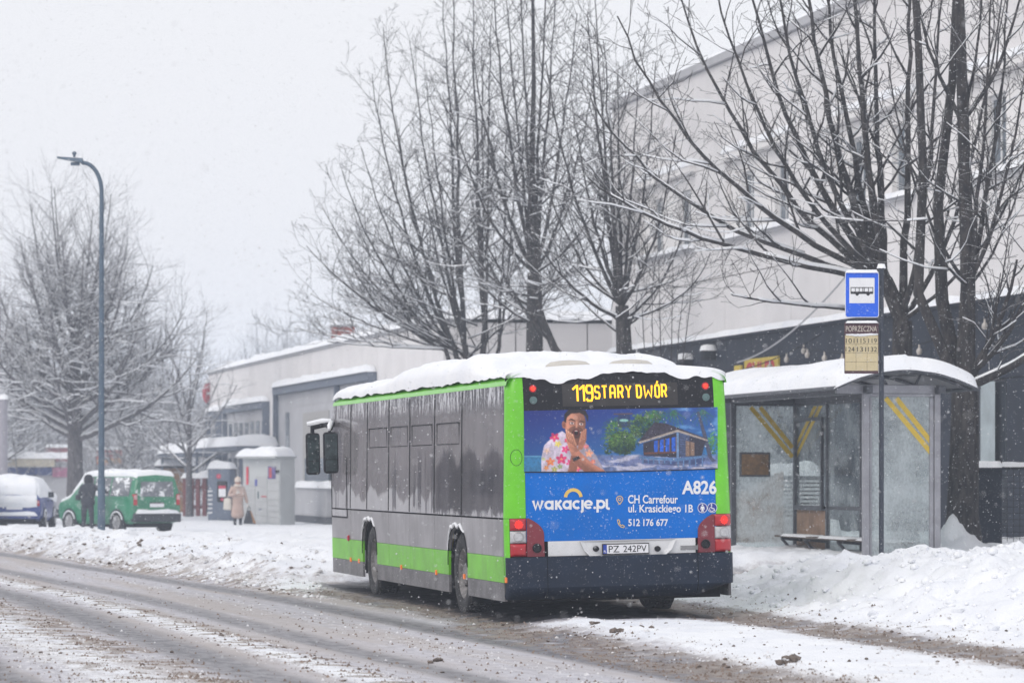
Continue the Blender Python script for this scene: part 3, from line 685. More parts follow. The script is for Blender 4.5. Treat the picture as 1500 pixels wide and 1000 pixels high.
# --- rear wall
rear_patch('corner_pillar', M_GREEN, 0, .222, 1.165, 2.735, 0, 12, 14)
rear_patch('corner_pillar', M_GREEN, BW-.20, BW, 1.165, 2.735, 0, 12, 14)
rear_patch('corner_strip', M_GREEN, 0, .045, .46, 1.16, 0, 6, 6)
mb = MB(); mb.box(.05, BW-.05, .10, .14, .5, 2.7); mb.build('bulkhead', M_DARK, bus)
rear_patch('display_panel', M_BLACK, .224, BW-.204, 2.335, 2.735, .004, 16, 8)
rear_patch('tailgate', M_BLUE, .224, BW-.204, .905, 1.68, .004, 18, 6)
z1_ = lambda x: 1.69+.0
rear_patch('rear_window', M_BLACK, .224, BW-.204, 1.676, 2.337, .002, 16, 8)
# bumper with its step and two side pieces
for (x0, x1) in ((0, .435), (.443, BW-.443), (BW-.435, BW)):
    rear_patch('bumper', M_BUMP, x0, x1, .40, .735, .045, 10, 6)
    mb = MB()
    def low(a, b, x0=x0, x1=x1):
        z = .40-.13*b; t = a**1.6 if x0 <= 0 else (1-(1-a)**1.6 if x1 >= BW else a); x = x0+(x1-x0)*t
        return (x, rear_y(x, .45)-.045+.02*b+.12*b*b, z + (.10*b*max(0, (x-2.15)/.35) if x1 >= BW else 0))
    mb.grid(low, 10, 4); mb.build('bumper_lip', M_BUMP, bus, smooth='all')
mb = MB()
def shelf(a, b): x = .002+(BW-.004)*a; return (x, rear_y(x, .74)-.045+.06*b, .736)
mb.grid(shelf, 20, 2); mb.build('bumper_top', M_BUMP, bus)
# chamfer from the skirt to the bumper
mb = MB(); mb.add([(.004, CR, .25), (.004, .55, .25), (.004, CR, .45), (.03, CR, .25), (.03, .55, .25), (.03, CR, .45)], [(0,1,2), (3,5,4), (0,3,4,1), (1,4,5,2)]); mb.build('skirt_panel', M_SKIRT, bus)
# white strip and plate recess
rear_patch('trim_strip', M_WHITE, .46, BW-.45, .742, .905, .010, 18, 3)
mb = MB(); xl, zl = rpx(852, 806); xr, zr = rpx(985, 804)
poly = [(xl-.03, .90), (xl+.02, .79), (xl+.08, .725), (xr-.1, .725), (xr-.02, .79), (xr+.03, .90)]
n_ = len(poly); mb.add([rp(x, z, .022) for x, z in poly] + [rp(x, z, .045) for x, z in poly] + [rp(.5*(xl+xr)+(x-.5*(xl+xr))*.9, .82+(z-.82)*.8, .024) for x, z in poly],
   [tuple(range(2*n_, 3*n_))] + [(i, (i+1)%n_, n_+(i+1)%n_, n_+i) for i in range(n_)] + [(n_+i, n_+(i+1)%n_, 2*n_+(i+1)%n_, 2*n_+i) for i in range(n_)])
rec = mb.build('plate_recess', M_WHITE, bus)
a = rpx(879, 812); b = rpx(950, 794)
cxp, czp = (a[0]+b[0])/2, (a[1]+b[1])/2; pw, ph = .53, .118
pl = MB().add([rp(cxp+dx*pw/2, czp+dz*ph/2, l) for l in (.03, .05) for dx, dz in ((-1,-1), (1,-1), (1,1), (-1,1))], [(4,5,6,7), (0,1,5,4), (1,2,6,5), (2,3,7,6), (3,0,4,7)]).build('number_plate', M_BLACK, bus)
MB().add([rp(cxp+x, czp+z, .0515) for x, z in ((-.215, -.049), (.257, -.049), (.257, .049), (-.215, .049))], [(0,1,2,3)]).build('plate_face', M_WLET, pl)
MB().add([rp(cxp+x, czp+z, .0515) for x, z in ((-.257, -.049), (-.216, -.049), (-.216, .049), (-.257, .049))], [(0,1,2,3)]).build('country_band', mat('plate_blue', (.01, .05, .4), .4), pl)
mb = MB(); fnp = lambda x, z: rp(x, z, .053)
text_to(mb, 'PZ', cxp-.195, cxp-.075, czp-.036, czp+.036, fnp, .0); mb.build('plate_lettering', M_BLACK, pl); mb = MB(); text_to(mb, '242PV', cxp-.03, cxp+.235, czp-.036, czp+.036, fnp, .0)
mb.build('plate_lettering', M_BLACK, pl)
mb = MB(); text_to(mb, 'PL', cxp-.25, cxp-.224, czp-.04, czp-.012, fnp, .02); mb.build('country_letters', M_WLET, pl)
for px in (871, 961):
    x_, z_ = rpx(px, 803); MB().lathe([(.03, .0), (.033, -.03), (.026, -.075), (.012, -.085), (.001, -.086)], 14, 'y', (x_, rear_y(x_, z_)-.02, z_), cap=False).build('plate_lamp', M_RUB, bus, smooth=True)
a = rpx(996, 805); b = rpx(1022, 798); rear_patch('tailgate_grip', mat('grip', (.25, .25, .26), .5), a[0], b[0], a[1], b[1], .018, 4, 2)
# tail lamp clusters
for sd_ in (0, 1):
    X = (lambda x: x) if sd_ == 0 else (lambda x: BW-x)
    cl = MB(); prof = []
    N = 14
    inner = lambda z: .225 + (.19 if z < .98 else .19 - .17*max(0, (z-.98)/.185)**2.2) + .012*(1.16-z)
    rowsz = [.742+(1.163-.742)*i/N for i in range(N+1)]
    cl.add([rp(X(.226), z, .02) for z in rowsz] + [rp(X(inner(z)), z, .016) for z in rowsz] + [rp(X(inner(z)+.002), z, -.01) for z in rowsz],
           [(i, i+1, N+2+i, N+1+i) for i in range(N)] + [(N+1+i, N+2+i, 2*N+3+i, 2*N+2+i) for i in range(N)])
    lamp = cl.build('tail_lamp', M_DRED, bus)
    x0, x1 = .048, .222
    for (za, zb, mm, nm) in ((1.032, 1.160, M_RED, 'brake_light'), (.893, 1.024, M_CLEAR, 'reversing_light'), (.745, .885, M_RED, 'rear_light')):
        g_ = MB()
        def fn(p_, q_, za=za, zb=zb):
            t_ = p_; xx_ = x0+(x1-x0)*t_ if sd_ == 0 else .012+(x1-.012)*t_**1.3
            zz_ = za+(zb-za)*q_; e_ = min(p_, 1-p_, q_, 1-q_)*8
            return rp(X(xx_), zz_, .006+.028*min(1, e_))
        g_.grid(fn, 12, 10); part = g_.build(nm, mm, lamp, smooth='all')
        cxl, czl = (x0+x1)/2-(0 if sd_ == 0 else .02), (za+zb)/2
        if nm == 'brake_light':
            d_ = MB()
            for i in range(-4, 5):
                for j in range(-4, 5):
                    if i*i+j*j < 17:
                        q_ = [(cxl+.0118*i+.0042*math.cos(2*math.pi*k/6), czl+.0118*j+.0042*math.sin(2*math.pi*k/6)) for k in range(6)]
                        d_.add([rp(X(x_), z_, .0385) for x_, z_ in q_], [tuple(range(6))])
            tag(d_.build('light_dots', M_RLIT, part), kind='stuff')
        elif nm == 'reversing_light':
            d_ = MB()
            for k in range(-5, 6):
                hw = .058*math.sqrt(max(0, 1-(k/5.4)**2)); d_.add([rp(X(cxl+x_), czl+.0105*k+z_, .036) for x_, z_ in ((-hw, -.0025), (hw, -.0025), (hw, .0025), (-hw, .0025))], [(0,1,2,3)])
            d_.build('lens_ribs', mat('lens_rib', (.2, .2, .21), .5), part)
    xf, zf = X(.335), .835
    fo = MB(); fo.lathe([(.052, -.01), (.05, -.03), (.04, -.034), (.036, -.02), (.001, -.016)], 20, 'y', (xf, rear_y(xf, zf)-.012, zf), cap=False); fo.build('fog_lamp', M_BLACK, lamp, smooth=True)
# high lamps
for px, py, mm, nm in ((781, 569, M_RLIT, 'high_brake_lamp'), (1034, 565, M_RLIT, 'high_brake_lamp'), (781.5, 586, None, 'high_signal_lamp'), (1034.5, 581.5, None, 'high_signal_lamp')):
    x_, z_ = rpx(px, py); y_ = rear_y(x_, z_)
    c_ = MB().lathe([(.042, -.004), (.042, -.014), (.034, -.018), (.001, -.02)], 20, 'y', (x_, y_, z_), cap=False).build(nm, mm and M_RED or mat('lamp_grey', (.10, .17, .17), .3), bus, smooth=True)
    if mm: MB().lathe([(.026, -.0205), (.020, -.024), (.001, -.026)], 16, 'y', (x_, y_, z_), cap=False).build('glowing_bulb', M_RLIT, c_, smooth=True)
# destination display
a = rpx(824, 594); b = rpx(992, 557)
dsp = rear_patch('destination_display', mat('display_glass', (.030, .026, .026), .3, var=.3, scale=9), a[0], b[0], a[1]-.01, b[1]-.02, .008, 8, 3)
GL = {'1': [[(0, .72), (.45, 1), (.45, 0)]], '9': [[(1, .62), (.82, .52), (.2, .52), (0, .66), (0, .86), (.2, 1), (.8, 1), (1, .86), (1, .2), (.8, 0), (.2, 0), (0, .14)]],
 'S': [[(1, .82), (.8, 1), (.2, 1), (0, .84), (0, .66), (.2, .53), (.8, .5), (1, .36), (1, .16), (.8, 0), (.2, 0), (0, .18)]], 'T': [[(0, 1), (1, 1)], [(.5, 1), (.5, 0)]],
 'A': [[(0, 0), (0, .8), (.2, 1), (.8, 1), (1, .8), (1, 0)], [(0, .42), (1, .42)]], 'R': [[(0, 0), (0, 1), (.8, 1), (1, .86), (1, .62), (.8, .48), (0, .48)], [(.55, .48), (1, 0)]],
 'Y': [[(0, 1), (.5, .5), (1, 1)], [(.5, .5), (.5, 0)]], 'D': [[(0, 0), (0, 1), (.7, 1), (1, .78), (1, .22), (.7, 0), (0, 0)]], 'W': [[(0, 1), (.12, 0), (.5, .55), (.88, 0), (1, 1)]],
 'O': [[(.2, 0), (.8, 0), (1, .16), (1, .84), (.8, 1), (.2, 1), (0, .84), (0, .16), (.2, 0)], [(.45, 1.13), (.72, 1.34)]]}
led = MB(); cnt = [0]
def glyph(ch, x0, x1, z0, z1, wd):
    for ln in GL[ch]:
        if ch == '1': pts = [(x0+(x1-x0)*p[0]/.45*.55+(x1-x0)*.2, z0+(z1-z0)*p[1]) for p in ln]
        else: pts = [(x0+(x1-x0)*p[0], z0+(z1-z0)*p[1]) for p in ln]
        cnt[0] += 1; stroke(led, pts, wd, lambda x, z, l: rp(x, z, .0105+.0002*(cnt[0] % 3)))
for ch, pxa, pxb in (('1', 838, 846.6), ('1', 848, 856), ('9', 858.0, 868.3)):
    a = rpx(pxa+.8, 586.6); b = rpx(pxb-1.2, 564.4)
    if ch == '1':
        for ln in ([(0, .74), (.62, 1.0)], [(.62, 1.04), (.62, -.04)]):
            cnt[0] += 1; stroke(led, [(a[0]+(b[0]-a[0])*p[0]/.62, a[1]+(b[1]-a[1])*p[1]) for p in ln], .022, lambda x, z, l: rp(x, z, .0105+.0002*(cnt[0] % 3)))
    else: glyph(ch, a[0], b[0], a[1], b[1], .0225)
xs = [(869.6, 879), (880, 890), (892, 901.5), (903.6, 913), (915, 925), None, (931, 940), (942, 956), (958, 966.7), (967.9, 977)]
for ch, q in zip('STARY DWOR', xs):
    if q:
        sl_ = -.022*(q[0]-870); a = rpx(q[0]+1.6, 583.2+sl_); b = rpx(q[1]-1.5, 565.6+sl_); glyph(ch, a[0], b[0], a[1], b[1], .0195)
led.build('destination_text', M_LED, dsp)
# ------------------------------------------------------------------ rear advert: printed film on window and tailgate
SSF = 3; AX0, AX1, AY0, AY1 = 766.0, 1054.0, 593.0, 695.0
AWp, AHp = int((AX1-AX0)*SSF), int((AY1-AY0)*SSF)
PXg, PYg = np.meshgrid(AX0+(np.arange(AWp)+.5)/SSF, AY0+(np.arange(AHp)+.5)/SSF)
CV = np.zeros((AHp, AWp, 3)); PN = [0]
FULL = (slice(0, AHp), slice(0, AWp))
def lay_(mask, col, amp=.12, ns=.5, sh=None, al=1.0, bb_=FULL):
    PN[0] += 1; n = 1+amp*2*(fbm(PXg[bb_]*ns, PYg[bb_]*ns, 200+PN[0], 3)-.5)
    c = np.array([float(v)/255 for v in col])[None, None]*n[..., None]
    if sh is not None: c = c*sh[bb_][..., None]
    m = (mask*al)[..., None]; CV[bb_] = CV[bb_]*(1-m) + c*m
def bbox_(x0, x1, y0, y1):
    a, b = max(0, int((x0-AX0)*SSF)-1), min(AWp, int((x1-AX0)*SSF)+2); c, d = max(0, int((y0-AY0)*SSF)-1), min(AHp, int((y1-AY0)*SSF)+2)
    return None if a >= b or c >= d else (slice(c, d), slice(a, b))
def pp(col, pts, amp=.14, ns=.5, sh=None, al=1.0):
    bb_ = bbox_(min(p[0] for p in pts), max(p[0] for p in pts), min(p[1] for p in pts), max(p[1] for p in pts))
    if bb_ is None: return
    X, Y = PXg[bb_], PYg[bb_]; q = np.zeros(X.shape, bool); n = len(pts)
    for k in range(n):
        (xa, ya), (xb, yb) = pts[k], pts[(k+1) % n]
        if ya == yb: continue
        q ^= ((ya > Y) != (yb > Y)) & (X < (xb-xa)*(Y-ya)/(yb-ya)+xa)
    lay_(q.astype(float), col, amp, ns, sh, al, bb_)
def pell(col, cx, cy_, rx, ry, rot=0, amp=.12, ns=.6, sh=None, al=1.0):
    r = max(rx, ry)*1.1; bb_ = bbox_(cx-r, cx+r, cy_-r, cy_+r)
    if bb_ is None: return
    c, s_ = math.cos(R(rot)), math.sin(R(rot)); X, Y = PXg[bb_]-cx, PYg[bb_]-cy_
    lay_(sst(1.06, .94, np.sqrt(((X*c+Y*s_)/rx)**2+((-X*s_+Y*c)/ry)**2)), col, amp, ns, sh, al, bb_)
FX, FY = (PXg-AX0)/(AX1-AX0), (PYg-600)/92
# sky, clouds, sea, sand
CV[:] = np.stack([.06+.05*FY+.06*FX, .13+.22*FY+.16*FX, .44+.14*FY+.12*FX], -1)
cl_ = sst(.52, .75, fbm(PXg*.035, PYg*.09, 301, 5))*sst(.35, .7, FX); lay_(cl_, (120, 170, 215), .1, .3, None, .65)
sea = ((PYg > 668) & (PXg < 890)).astype(float); lay_(sea, (44, 112, 158), .2, .35)
lay_(((PYg > 667) & (PYg < 669) & (PXg < 885)).astype(float), (110, 165, 195), .2, .3, None, .7)
sand = sst(664, 668, PYg-2.0*(fbm(PXg*.06, PYg*0, 303)-.5))*sst(858, 872, PXg); lay_(sand, (96, 112, 156), .30, .22)
lit = sst(.48, .62, fbm(PXg*.045, PYg*.16, 304, 4))*sand; lay_(lit, (188, 184, 198), .18, .4, None, .85)
lay_(sst(.55, .7, fbm(PXg*.05, PYg*.2, 305, 4))*sand, (58, 74, 128), .2, .4, None, .6)
# foliage: clumps of small leaves, lit from above
rg = random.Random(3)
def clump(cx, cy_, rx, ry, n, c0, c1, lim):
    for k in range(n):
        a = rg.uniform(0, 6.283); q = math.sqrt(rg.random()); x, y = cx+rx*q*math.cos(a), cy_+ry*q*math.sin(a)
        if not (lim[0] < x < lim[1] and lim[2] < y < lim[3]): continue
        t_ = min(1, max(0, .5-(y-cy_)/ry*.4+rg.uniform(-.35, .35))); c = [c0[i]+(c1[i]-c0[i])*t_ for i in range(3)]
        d = rg.uniform(0, 3.14); L = rg.uniform(1.5, 4.5); w_ = rg.uniform(.5, 1.1); ux, uy = math.cos(d), math.sin(d)*.8
        pp(c, [(x-ux*L, y-uy*L), (x-uy*w_, y+ux*w_), (x+ux*L, y+uy*L), (x+uy*w_, y-ux*w_)], .1)
pell((20, 46, 34), 910, 648, 20, 17, 0, .5, .25, None, .75); pell((24, 54, 42), 938, 625, 15, 16, 0, .5, .25, None, .6)
for (cx, cy_, rx, ry, n) in ((899, 634, 13, 16, 150), (913, 650, 18, 16, 190), (890, 652, 8, 14, 70), (925, 640, 14, 18, 130), (936, 622, 18, 16, 150), (950, 612, 16, 11, 110), (962, 606, 14, 8, 60)):
    clump(cx, cy_, rx, ry, n, (14, 40, 26), (112, 146, 72), (881, 980, 602, 670))
clump(1046, 648, 8, 16, 90, (26, 70, 36), (110, 176, 84), (1037, 1052, 626, 668))
def frond(cx, cy_, ang, L, c):
    for k in range(9):
        t_ = k/8; bx, by = cx+L*t_*math.cos(R(ang)), cy_+L*t_*math.sin(R(ang))+L*.35*t_*t_
        for sg_ in (-1, 1):
            q = ang+sg_*50; l2 = L*.34*(1-.6*t_); pp([v*rg.uniform(.7, 1.25) for v in c], [(bx, by), (bx+l2*.5*math.cos(R(q))+.5, by+l2*.5*math.sin(R(q))+.3), (bx+l2*math.cos(R(q)), by+l2*math.sin(R(q))+1.6), (bx+l2*.5*math.cos(R(q))-.5, by+l2*.5*math.sin(R(q))+.8)], .1)
for (cx, cy_, n, L, c) in ((899, 622, 8, 17, (58, 104, 56)), (960, 601, 7, 20, (62, 112, 66)), (985, 600, 7, 19, (54, 106, 66)), (1028, 599, 7, 17, (46, 96, 76)), (893, 640, 6, 14, (70, 116, 60))):
    for k in range(n): frond(cx, cy_, (-170+160*k/(n-1)) if cy_ > 610 else (15+150*k/(n-1)), L, c)
pp((66, 70, 92), [(1021, 603), (1024, 602), (1036, 640), (1044, 670), (1050, 675), (1043, 676), (1037, 668), (1029, 636)], .4, .8)
# hut on stilts
pp((50, 46, 60), [(935, 646), (946, 632), (958, 618), (975, 620), (1036, 642), (1037, 646), (1000, 632), (992, 630), (936, 647)], .5, .5)
for k in range(26): pp((74, 70, 86), [(946+k*2.6, 633-min(k, 6)*2.0+max(0, k-9)*.95), (946.7+k*2.6, 633-min(k, 6)*2.0+max(0, k-9)*.95), (944+k*2.3, 643-k*.5), (943.4+k*2.3, 643-k*.5)], .2, .5, None, .45)
pp((158, 146, 138), [(934, 647), (992, 629), (1037, 643.5), (1037, 646), (992, 632.5), (936, 649.5)], .4, 1.2)
pp((44, 42, 56), [(941, 649), (992, 633), (1034, 645), (1028, 667), (992, 670), (942, 667)], .4, .6)
pp((66, 80, 114), [(995, 634), (1010, 638), (1010, 668), (995, 670)], .3, .8)
for k in range(9): pp((40, 46, 70), [(995, 637+3.6*k), (1033, 645+2.4*k), (1033, 645.6+2.4*k), (995, 637.9+3.6*k)], .2, .5, None, .7)
pp((128, 104, 90), [(1004, 645), (1017, 648), (1017, 667), (1004, 668)], .4, 1.5); pp((74, 58, 56), [(1010, 646.5), (1011, 646.7), (1011, 667.5), (1010, 667.5)])
for x in (957.5, 966, 974.5, 983.5): pp((30, 88, 190), [(x, 646-(x-958)*.2), (x+5.4, 644.5-(x-958)*.2), (x+5.4, 661), (x, 662)], .35, .4); pp((120, 86, 70), [(x+6, 645-(x-958)*.2), (x+7, 644.6-(x-958)*.2), (x+7, 662), (x+6, 662)], .2)
pp((98, 60, 52), [(942, 662.5), (992, 660.5), (992, 663), (942, 665)], .3, 1.); pp((100, 130, 168), [(990.5, 633), (994, 633), (994, 671), (990.5, 671)], .3)
pp((78, 112, 152), [(936, 668), (992, 671), (1034, 666), (1036, 669), (992, 675), (935, 671.5)], .3, .7); pp((36, 50, 90), [(938, 672), (992, 675.5), (1034, 669.5), (1030, 679), (992, 682), (942, 678)], .3, .5, None, .6)
for x in (940, 948, 956, 964, 972, 981, 992, 1000, 1009, 1018, 1028): pp((84, 116, 158), [(x, 670.5), (x+2.0, 670.5), (x+2.0, 683 if x > 985 else 679), (x, 683 if x > 985 else 679)], .3)
pp((84, 66, 70), [(898, 605.5), (926, 604.5), (926, 606.5), (898, 607.5)]); pp((46, 50, 62), [(905, 607), (922, 607), (924, 626), (903, 626)], .2, .5, None, .5); pell((130, 176, 168), 913, 615.5, 6.5, 2.2)
# man in a flowered shirt, hands to his cheeks
fold = .9+.5*(fbm(PXg*.11+PYg*.06, PYg*.05-PXg*.03, 320, 4)-.35)
side_ = 1.12-.42*sst(-14, 16, PXg-842)
pp((186, 174, 190), [(793, 691.5), (792.5, 672), (797, 652), (811, 638), (823, 631), (836, 640), (858, 648), (872, 666), (886, 691.5)], .12, .4, fold*np.where(PXg > 845, .86, 1.05))
for (x, y, r, c) in ((812, 640, 7, (190, 40, 90)), (806, 676, 6.5, (222, 116, 64)), (828, 658, 6, (204, 52, 110)), (822, 672, 8, (196, 44, 96)), (835, 678, 6, (206, 60, 116)), (801, 660, 5, (226, 190, 180)), (862, 664, 6, (226, 150, 120)), (817, 650, 5, (214, 190, 90)), (800, 685, 4, (228, 140, 80)), (846, 685, 6, (208, 70, 110)), (868, 676, 4, (214, 110, 90)), (858, 654, 4, (224, 120, 130)), (812, 687, 5, (150, 150, 90)), (830, 645, 4, (200, 40, 80)), (796, 672, 3, (160, 170, 120)), (820, 683, 4, (120, 140, 90))):
    ph = rg.uniform(0, 6)
    for k in range(5): pell(c, x+r*.55*math.cos(k*1.256+ph), y+r*.5*math.sin(k*1.256+ph), r*.50, r*.30, math.degrees(k*1.256+ph), .25, .7, fold*1.05, .92)
    pell((236, 196, 100), x, y, r*.2, r*.18, 0, .1, .5, None, .8)
pp((140, 90, 76), [(829, 628), (852, 634), (853, 648), (844, 653), (829, 643)], .15, .4, side_)
pell((182, 122, 100), 842, 620.5, 15.2, 20.5, 8, .10, .35, side_); pell((206, 148, 122), 838, 611, 8, 5, 10, .1, .4, None, .45); pell((150, 94, 76), 825.6, 622, 3.0, 5.5, -6, .15); pell((110, 62, 54), 826, 622.5, 1.4, 3.2, -6, .1, .5, None, .7)
pp((34, 28, 34), [(825.6, 617), (826.5, 606), (832, 600), (845, 598.6), (857, 601), (861, 609), (860.4, 618), (857, 609), (849, 604.6), (836, 605.6), (830, 611), (828.5, 619)], .6, 1.4)
pell((70, 46, 42), 843, 633, 11.5, 9.5, 10, .35, 1.6, None, .55)
pp((40, 30, 32), [(831.5, 616), (836, 612.8), (842.5, 615.6), (842, 617), (836, 614.8)]); pp((40, 30, 32), [(846, 617.8), (850.5, 615.6), (856, 617.6), (856, 618.8), (850.5, 617.2)])
for x, y in ((837.4, 619.6), (850.6, 621)): pell((120, 72, 60), x, y, 4.2, 2.8, 6, .1, .5, None, .7); pell((222, 208, 204), x, y, 3.0, 1.7, 6, .05); pell((40, 28, 28), x+.2, y-.1, 1.3, 1.4); pell((240, 236, 236), x+.6, y-.6, .4, .4)
pp((204, 146, 122), [(843.4, 617), (845.2, 617), (845.4, 627), (842.4, 627)], .1, .5, None, .8); pell((120, 72, 58), 844.4, 627.6, 3.0, 1.2, 4, .1, .5, None, .75)
pell((46, 28, 28), 843, 634.5, 6.2, 6.4, 8, .3, 1.2, None, .7); pell((120, 46, 48), 843.6, 633.4, 4.2, 4.8); pell((24, 10, 13), 843.6, 633.8, 3.0, 3.6); pell((206, 196, 190), 843.4, 630.9, 2.2, .8)
pp((172, 114, 92), [(828.5, 627), (833, 634), (838, 638), (843, 650), (848, 664), (838, 669), (832, 655), (828.5, 640)], .12, .4, side_*1.02)
for k in range(4):
    x0, y0 = 829+2.9*k, 629.5+2.1*k
    pp((112, 66, 54), [(x0-1.9, y0), (x0+2.1, y0-.8), (x0+7.6, y0+16.6), (x0+3.4, y0+18)], .1, .5, None, .85); pp((196, 138, 112), [(x0-1.3, y0+.2), (x0+.2, y0-.9), (x0+1.5, y0-.2), (x0+6.8, y0+16), (x0+4.2, y0+17)], .1, .5, side_)
    pell((224, 178, 156), x0+.2, y0+.6, .9, 1.1)
pp((160, 104, 84), [(857, 627), (859, 632), (858, 645), (853, 657), (846, 661), (847, 646), (851, 634)], .12, .4)
for k in range(3):
    x0, y0 = 857.4-2.7*k, 627+2.3*k
    pp((104, 60, 50), [(x0-1.8, y0), (x0+1.9, y0+.9), (x0-1.6, y0+17.4), (x0-5.2, y0+16)], .1, .5, None, .8); pp((186, 128, 104), [(x0-1.2, y0), (x0+1.3, y0+.8), (x0-2.2, y0+17), (x0-4.6, y0+16)], .1, .5)
pp((166, 108, 88), [(838, 664), (848, 660), (866, 678), (889, 691.5), (857, 691.5), (845, 682)], .12, .3, 1.1-.3*sst(0, 10, (PYg-664)-(PXg-842)*.62)); pp((142, 90, 72), [(836, 667), (847, 668), (844, 691.5), (831, 691.5)], .12, .3)
pp((26, 25, 32), [(837.6, 671), (846.6, 667.4), (849.6, 671), (840, 675.6)], .2, 1.); pell((96, 98, 108), 842, 671.6, 2.6, 2.3, 0, .1); pell((30, 32, 40), 842, 671.6, 1.8, 1.6)
CV[:] = CV*(1+.16*(fbm(PXg*1.7, PYg*1.7, 340, 3)-.5))[..., None]
# soften as a print seen through a wet film, then carry it over to the curved rear wall
for _ in range(2): P_ = np.pad(CV, ((1, 1), (1, 1), (0, 0)), 'edge'); CV = (P_[1:-1, 1:-1]*2+P_[:-2, 1:-1]+P_[2:, 1:-1]+P_[1:-1, :-2]+P_[1:-1, 2:])/6
tY = lambda x: 601.5-5.4*(x-767)/284; bY = lambda x: 690.0+1.6*math.sin(math.pi*(x-767)/284)-5.0*(x-767)/284
NU, NV = 300, 96; verts, cols = [], []
for j in range(NV+1):
    for i in range(NU+1):
        px = 768.0+(1051.6-768.0)*i/NU; py = tY(px)+(bY(px)+.8-tY(px))*j/NV; x, z = rpx(px, py); verts.append(rp(x, z, .006))
        a = min(AWp-1, max(0, int((px-AX0)*SSF))); b = min(AHp-1, max(0, int((py-AY0)*SSF))); c = np.clip(CV[b, a], .004, 1)
        cols.append([*(np.where(c > .04045, ((c+.055)/1.055)**2.4, c/12.92)*1.2), 1.0])
me = bpy.data.meshes.new('window_advert'); me.from_pydata(verts, [], [(j*(NU+1)+i, j*(NU+1)+i+1, (j+1)*(NU+1)+i+1, (j+1)*(NU+1)+i) for j in range(NV) for i in range(NU)])
at = me.color_attributes.new('Col', 'FLOAT_COLOR', 'POINT'); at.data.foreach_set('color', np.clip(np.array(cols, dtype=np.float32), 0, .9).ravel()); me.materials.append(M_PRINT)
me.polygons.foreach_set('use_smooth', [True]*len(me.polygons)); o = bpy.data.objects.new('window_advert', me); COL.objects.link(o); o.parent = bus
# window lower edge (curved black joint)
mb = MB(); pts = [rpx(x, bY(x)+1.2) for x in np.linspace(768, 1051, 24)]
stroke(mb, pts, .012, lambda x, z, l: rp(x, z, .022)); mb.build('window_joint', M_RUB, bus)
# tailgate lettering
fT = lambda x, z: rp(x, z, .0075)
def tpx(mb, body, x0, x1, yt, yb, bold=0.0):
    a = rpx(x0, yb); b = rpx(x1, yt-(x1-x0)*.0); v, f = text_mesh(body, bold); lo, hi = v.min(0), v.max(0)
    q = []
    for p in v:
        tx = (p[0]-lo[0])/(hi[0]-lo[0]); tz = (p[1]-lo[1])/(hi[1]-lo[1]); px = x0+(x1-x0)*tx
        q.append(rpx(px, yb+(yt-yb)*tz - .0*(px-x0)))
    mb.add([fT(*c) for c in q], f)
mb = MB()
tpx(mb, 'A826', 998.5, 1050, 703.0, 723.5, .03)
mb.build('fleet_number', M_WLET, bus)
mb = MB()
tpx(mb, 'CH Carrefour', 919, 992.5, 724.5, 737.0, .018)
mb.build('address_lettering', M_WLET, bus); mb = MB()
tpx(mb, 'ul. Krasickiego 1B', 919.5, 1015, 738.5, 753.5, .018)
mb.build('address_lettering', M_WLET, bus); mb = MB()
for t_, xa, xb in (('512', 919.5, 936.5), ('176', 941.5, 956.5), ('677', 960.5, 978)):
    mb = MB(); tpx(mb, t_, xa, xb, 759.5, 770.0, .022); mb.build('phone_number', M_WLET, bus)
# wordmark drawn with round heavy strokes
LG = MB(); lgn = [0]
XH = 13.8; SW = 4.6
def lp(x, y): return (x, y)
def ls(pts, w=SW):
    lgn[0] += 1; q = [rpx(*p) for p in pts]; l = .0075+.0002*(lgn[0] % 4); stroke(LG, q, w/134.0*1.0, lambda x, z, _: rp(x, z, l))
def A_(cx, cy_, r, a0, a1, n=16): return [(cx+r*math.cos(R(a0+(a1-a0)*i/n)), cy_-r*math.sin(R(a0+(a1-a0)*i/n))) for i in range(n+1)]
def yb_(x): return 746.6 - .016*(x-780)                     # baseline
def y_(x, h): return yb_(x) - h*XH
ls([(781.0, y_(781, 1)), (784.6, y_(786, .10)), (787.8, y_(790, .85)), (791.0, y_(795, .10)), (794.8, y_(796, 1))], 3.6)
def ring(cx, r=4.9, w=3.7, a0=0, a1=360):
    P = A_(cx, y_(cx, .5), r, a0, a1, 22); ls(P, w)
for xa in (797.6, 823.8):
    ring(xa+6.3); ls([(xa+11.3, y_(xa, 1.0)), (xa+11.3, y_(xa, 0))], 3.6)
ls([(814.4, y_(814, 1)), (814.4, y_(814, 0))], 3.7); ls([(815.2, y_(815, .45)), (821.6, y_(821, 1.0))], 3.7); ls([(816.8, y_(816, .56)), (822.2, y_(822, 0))], 3.8)
ring(844.4, 4.9, 3.7, 46, 314)
ls([(852.6, y_(852, 1)), (852.6, y_(852, -.08))] + A_(849.9, y_(852, -.08), 2.7, 0, -85, 5), 3.6)
ring(861.2, 4.9, 3.6, 4, 316); ls([(857.2, y_(861, .48)), (866.8, y_(861, .48))], 2.5)
x = 870.4; LG.add([rp(*rpx(px, py), .0077) for px, py in A_(x, y_(x, .14), 2.0, 0, 342, 19)], [tuple(range(20))])
ls([(874.6, y_(874, 1)), (874.6, y_(874, -.36))], 3.6); ring(879.4)
ls([(888.0, y_(888, 1.05)), (888.0, y_(888, .22))] + A_(890.6, y_(888, .22), 2.6, 180, 268, 6) + [(892.4, y_(892, .02))], 3.5)
LG.build('wordmark', M_WLET, bus, fixn=False)
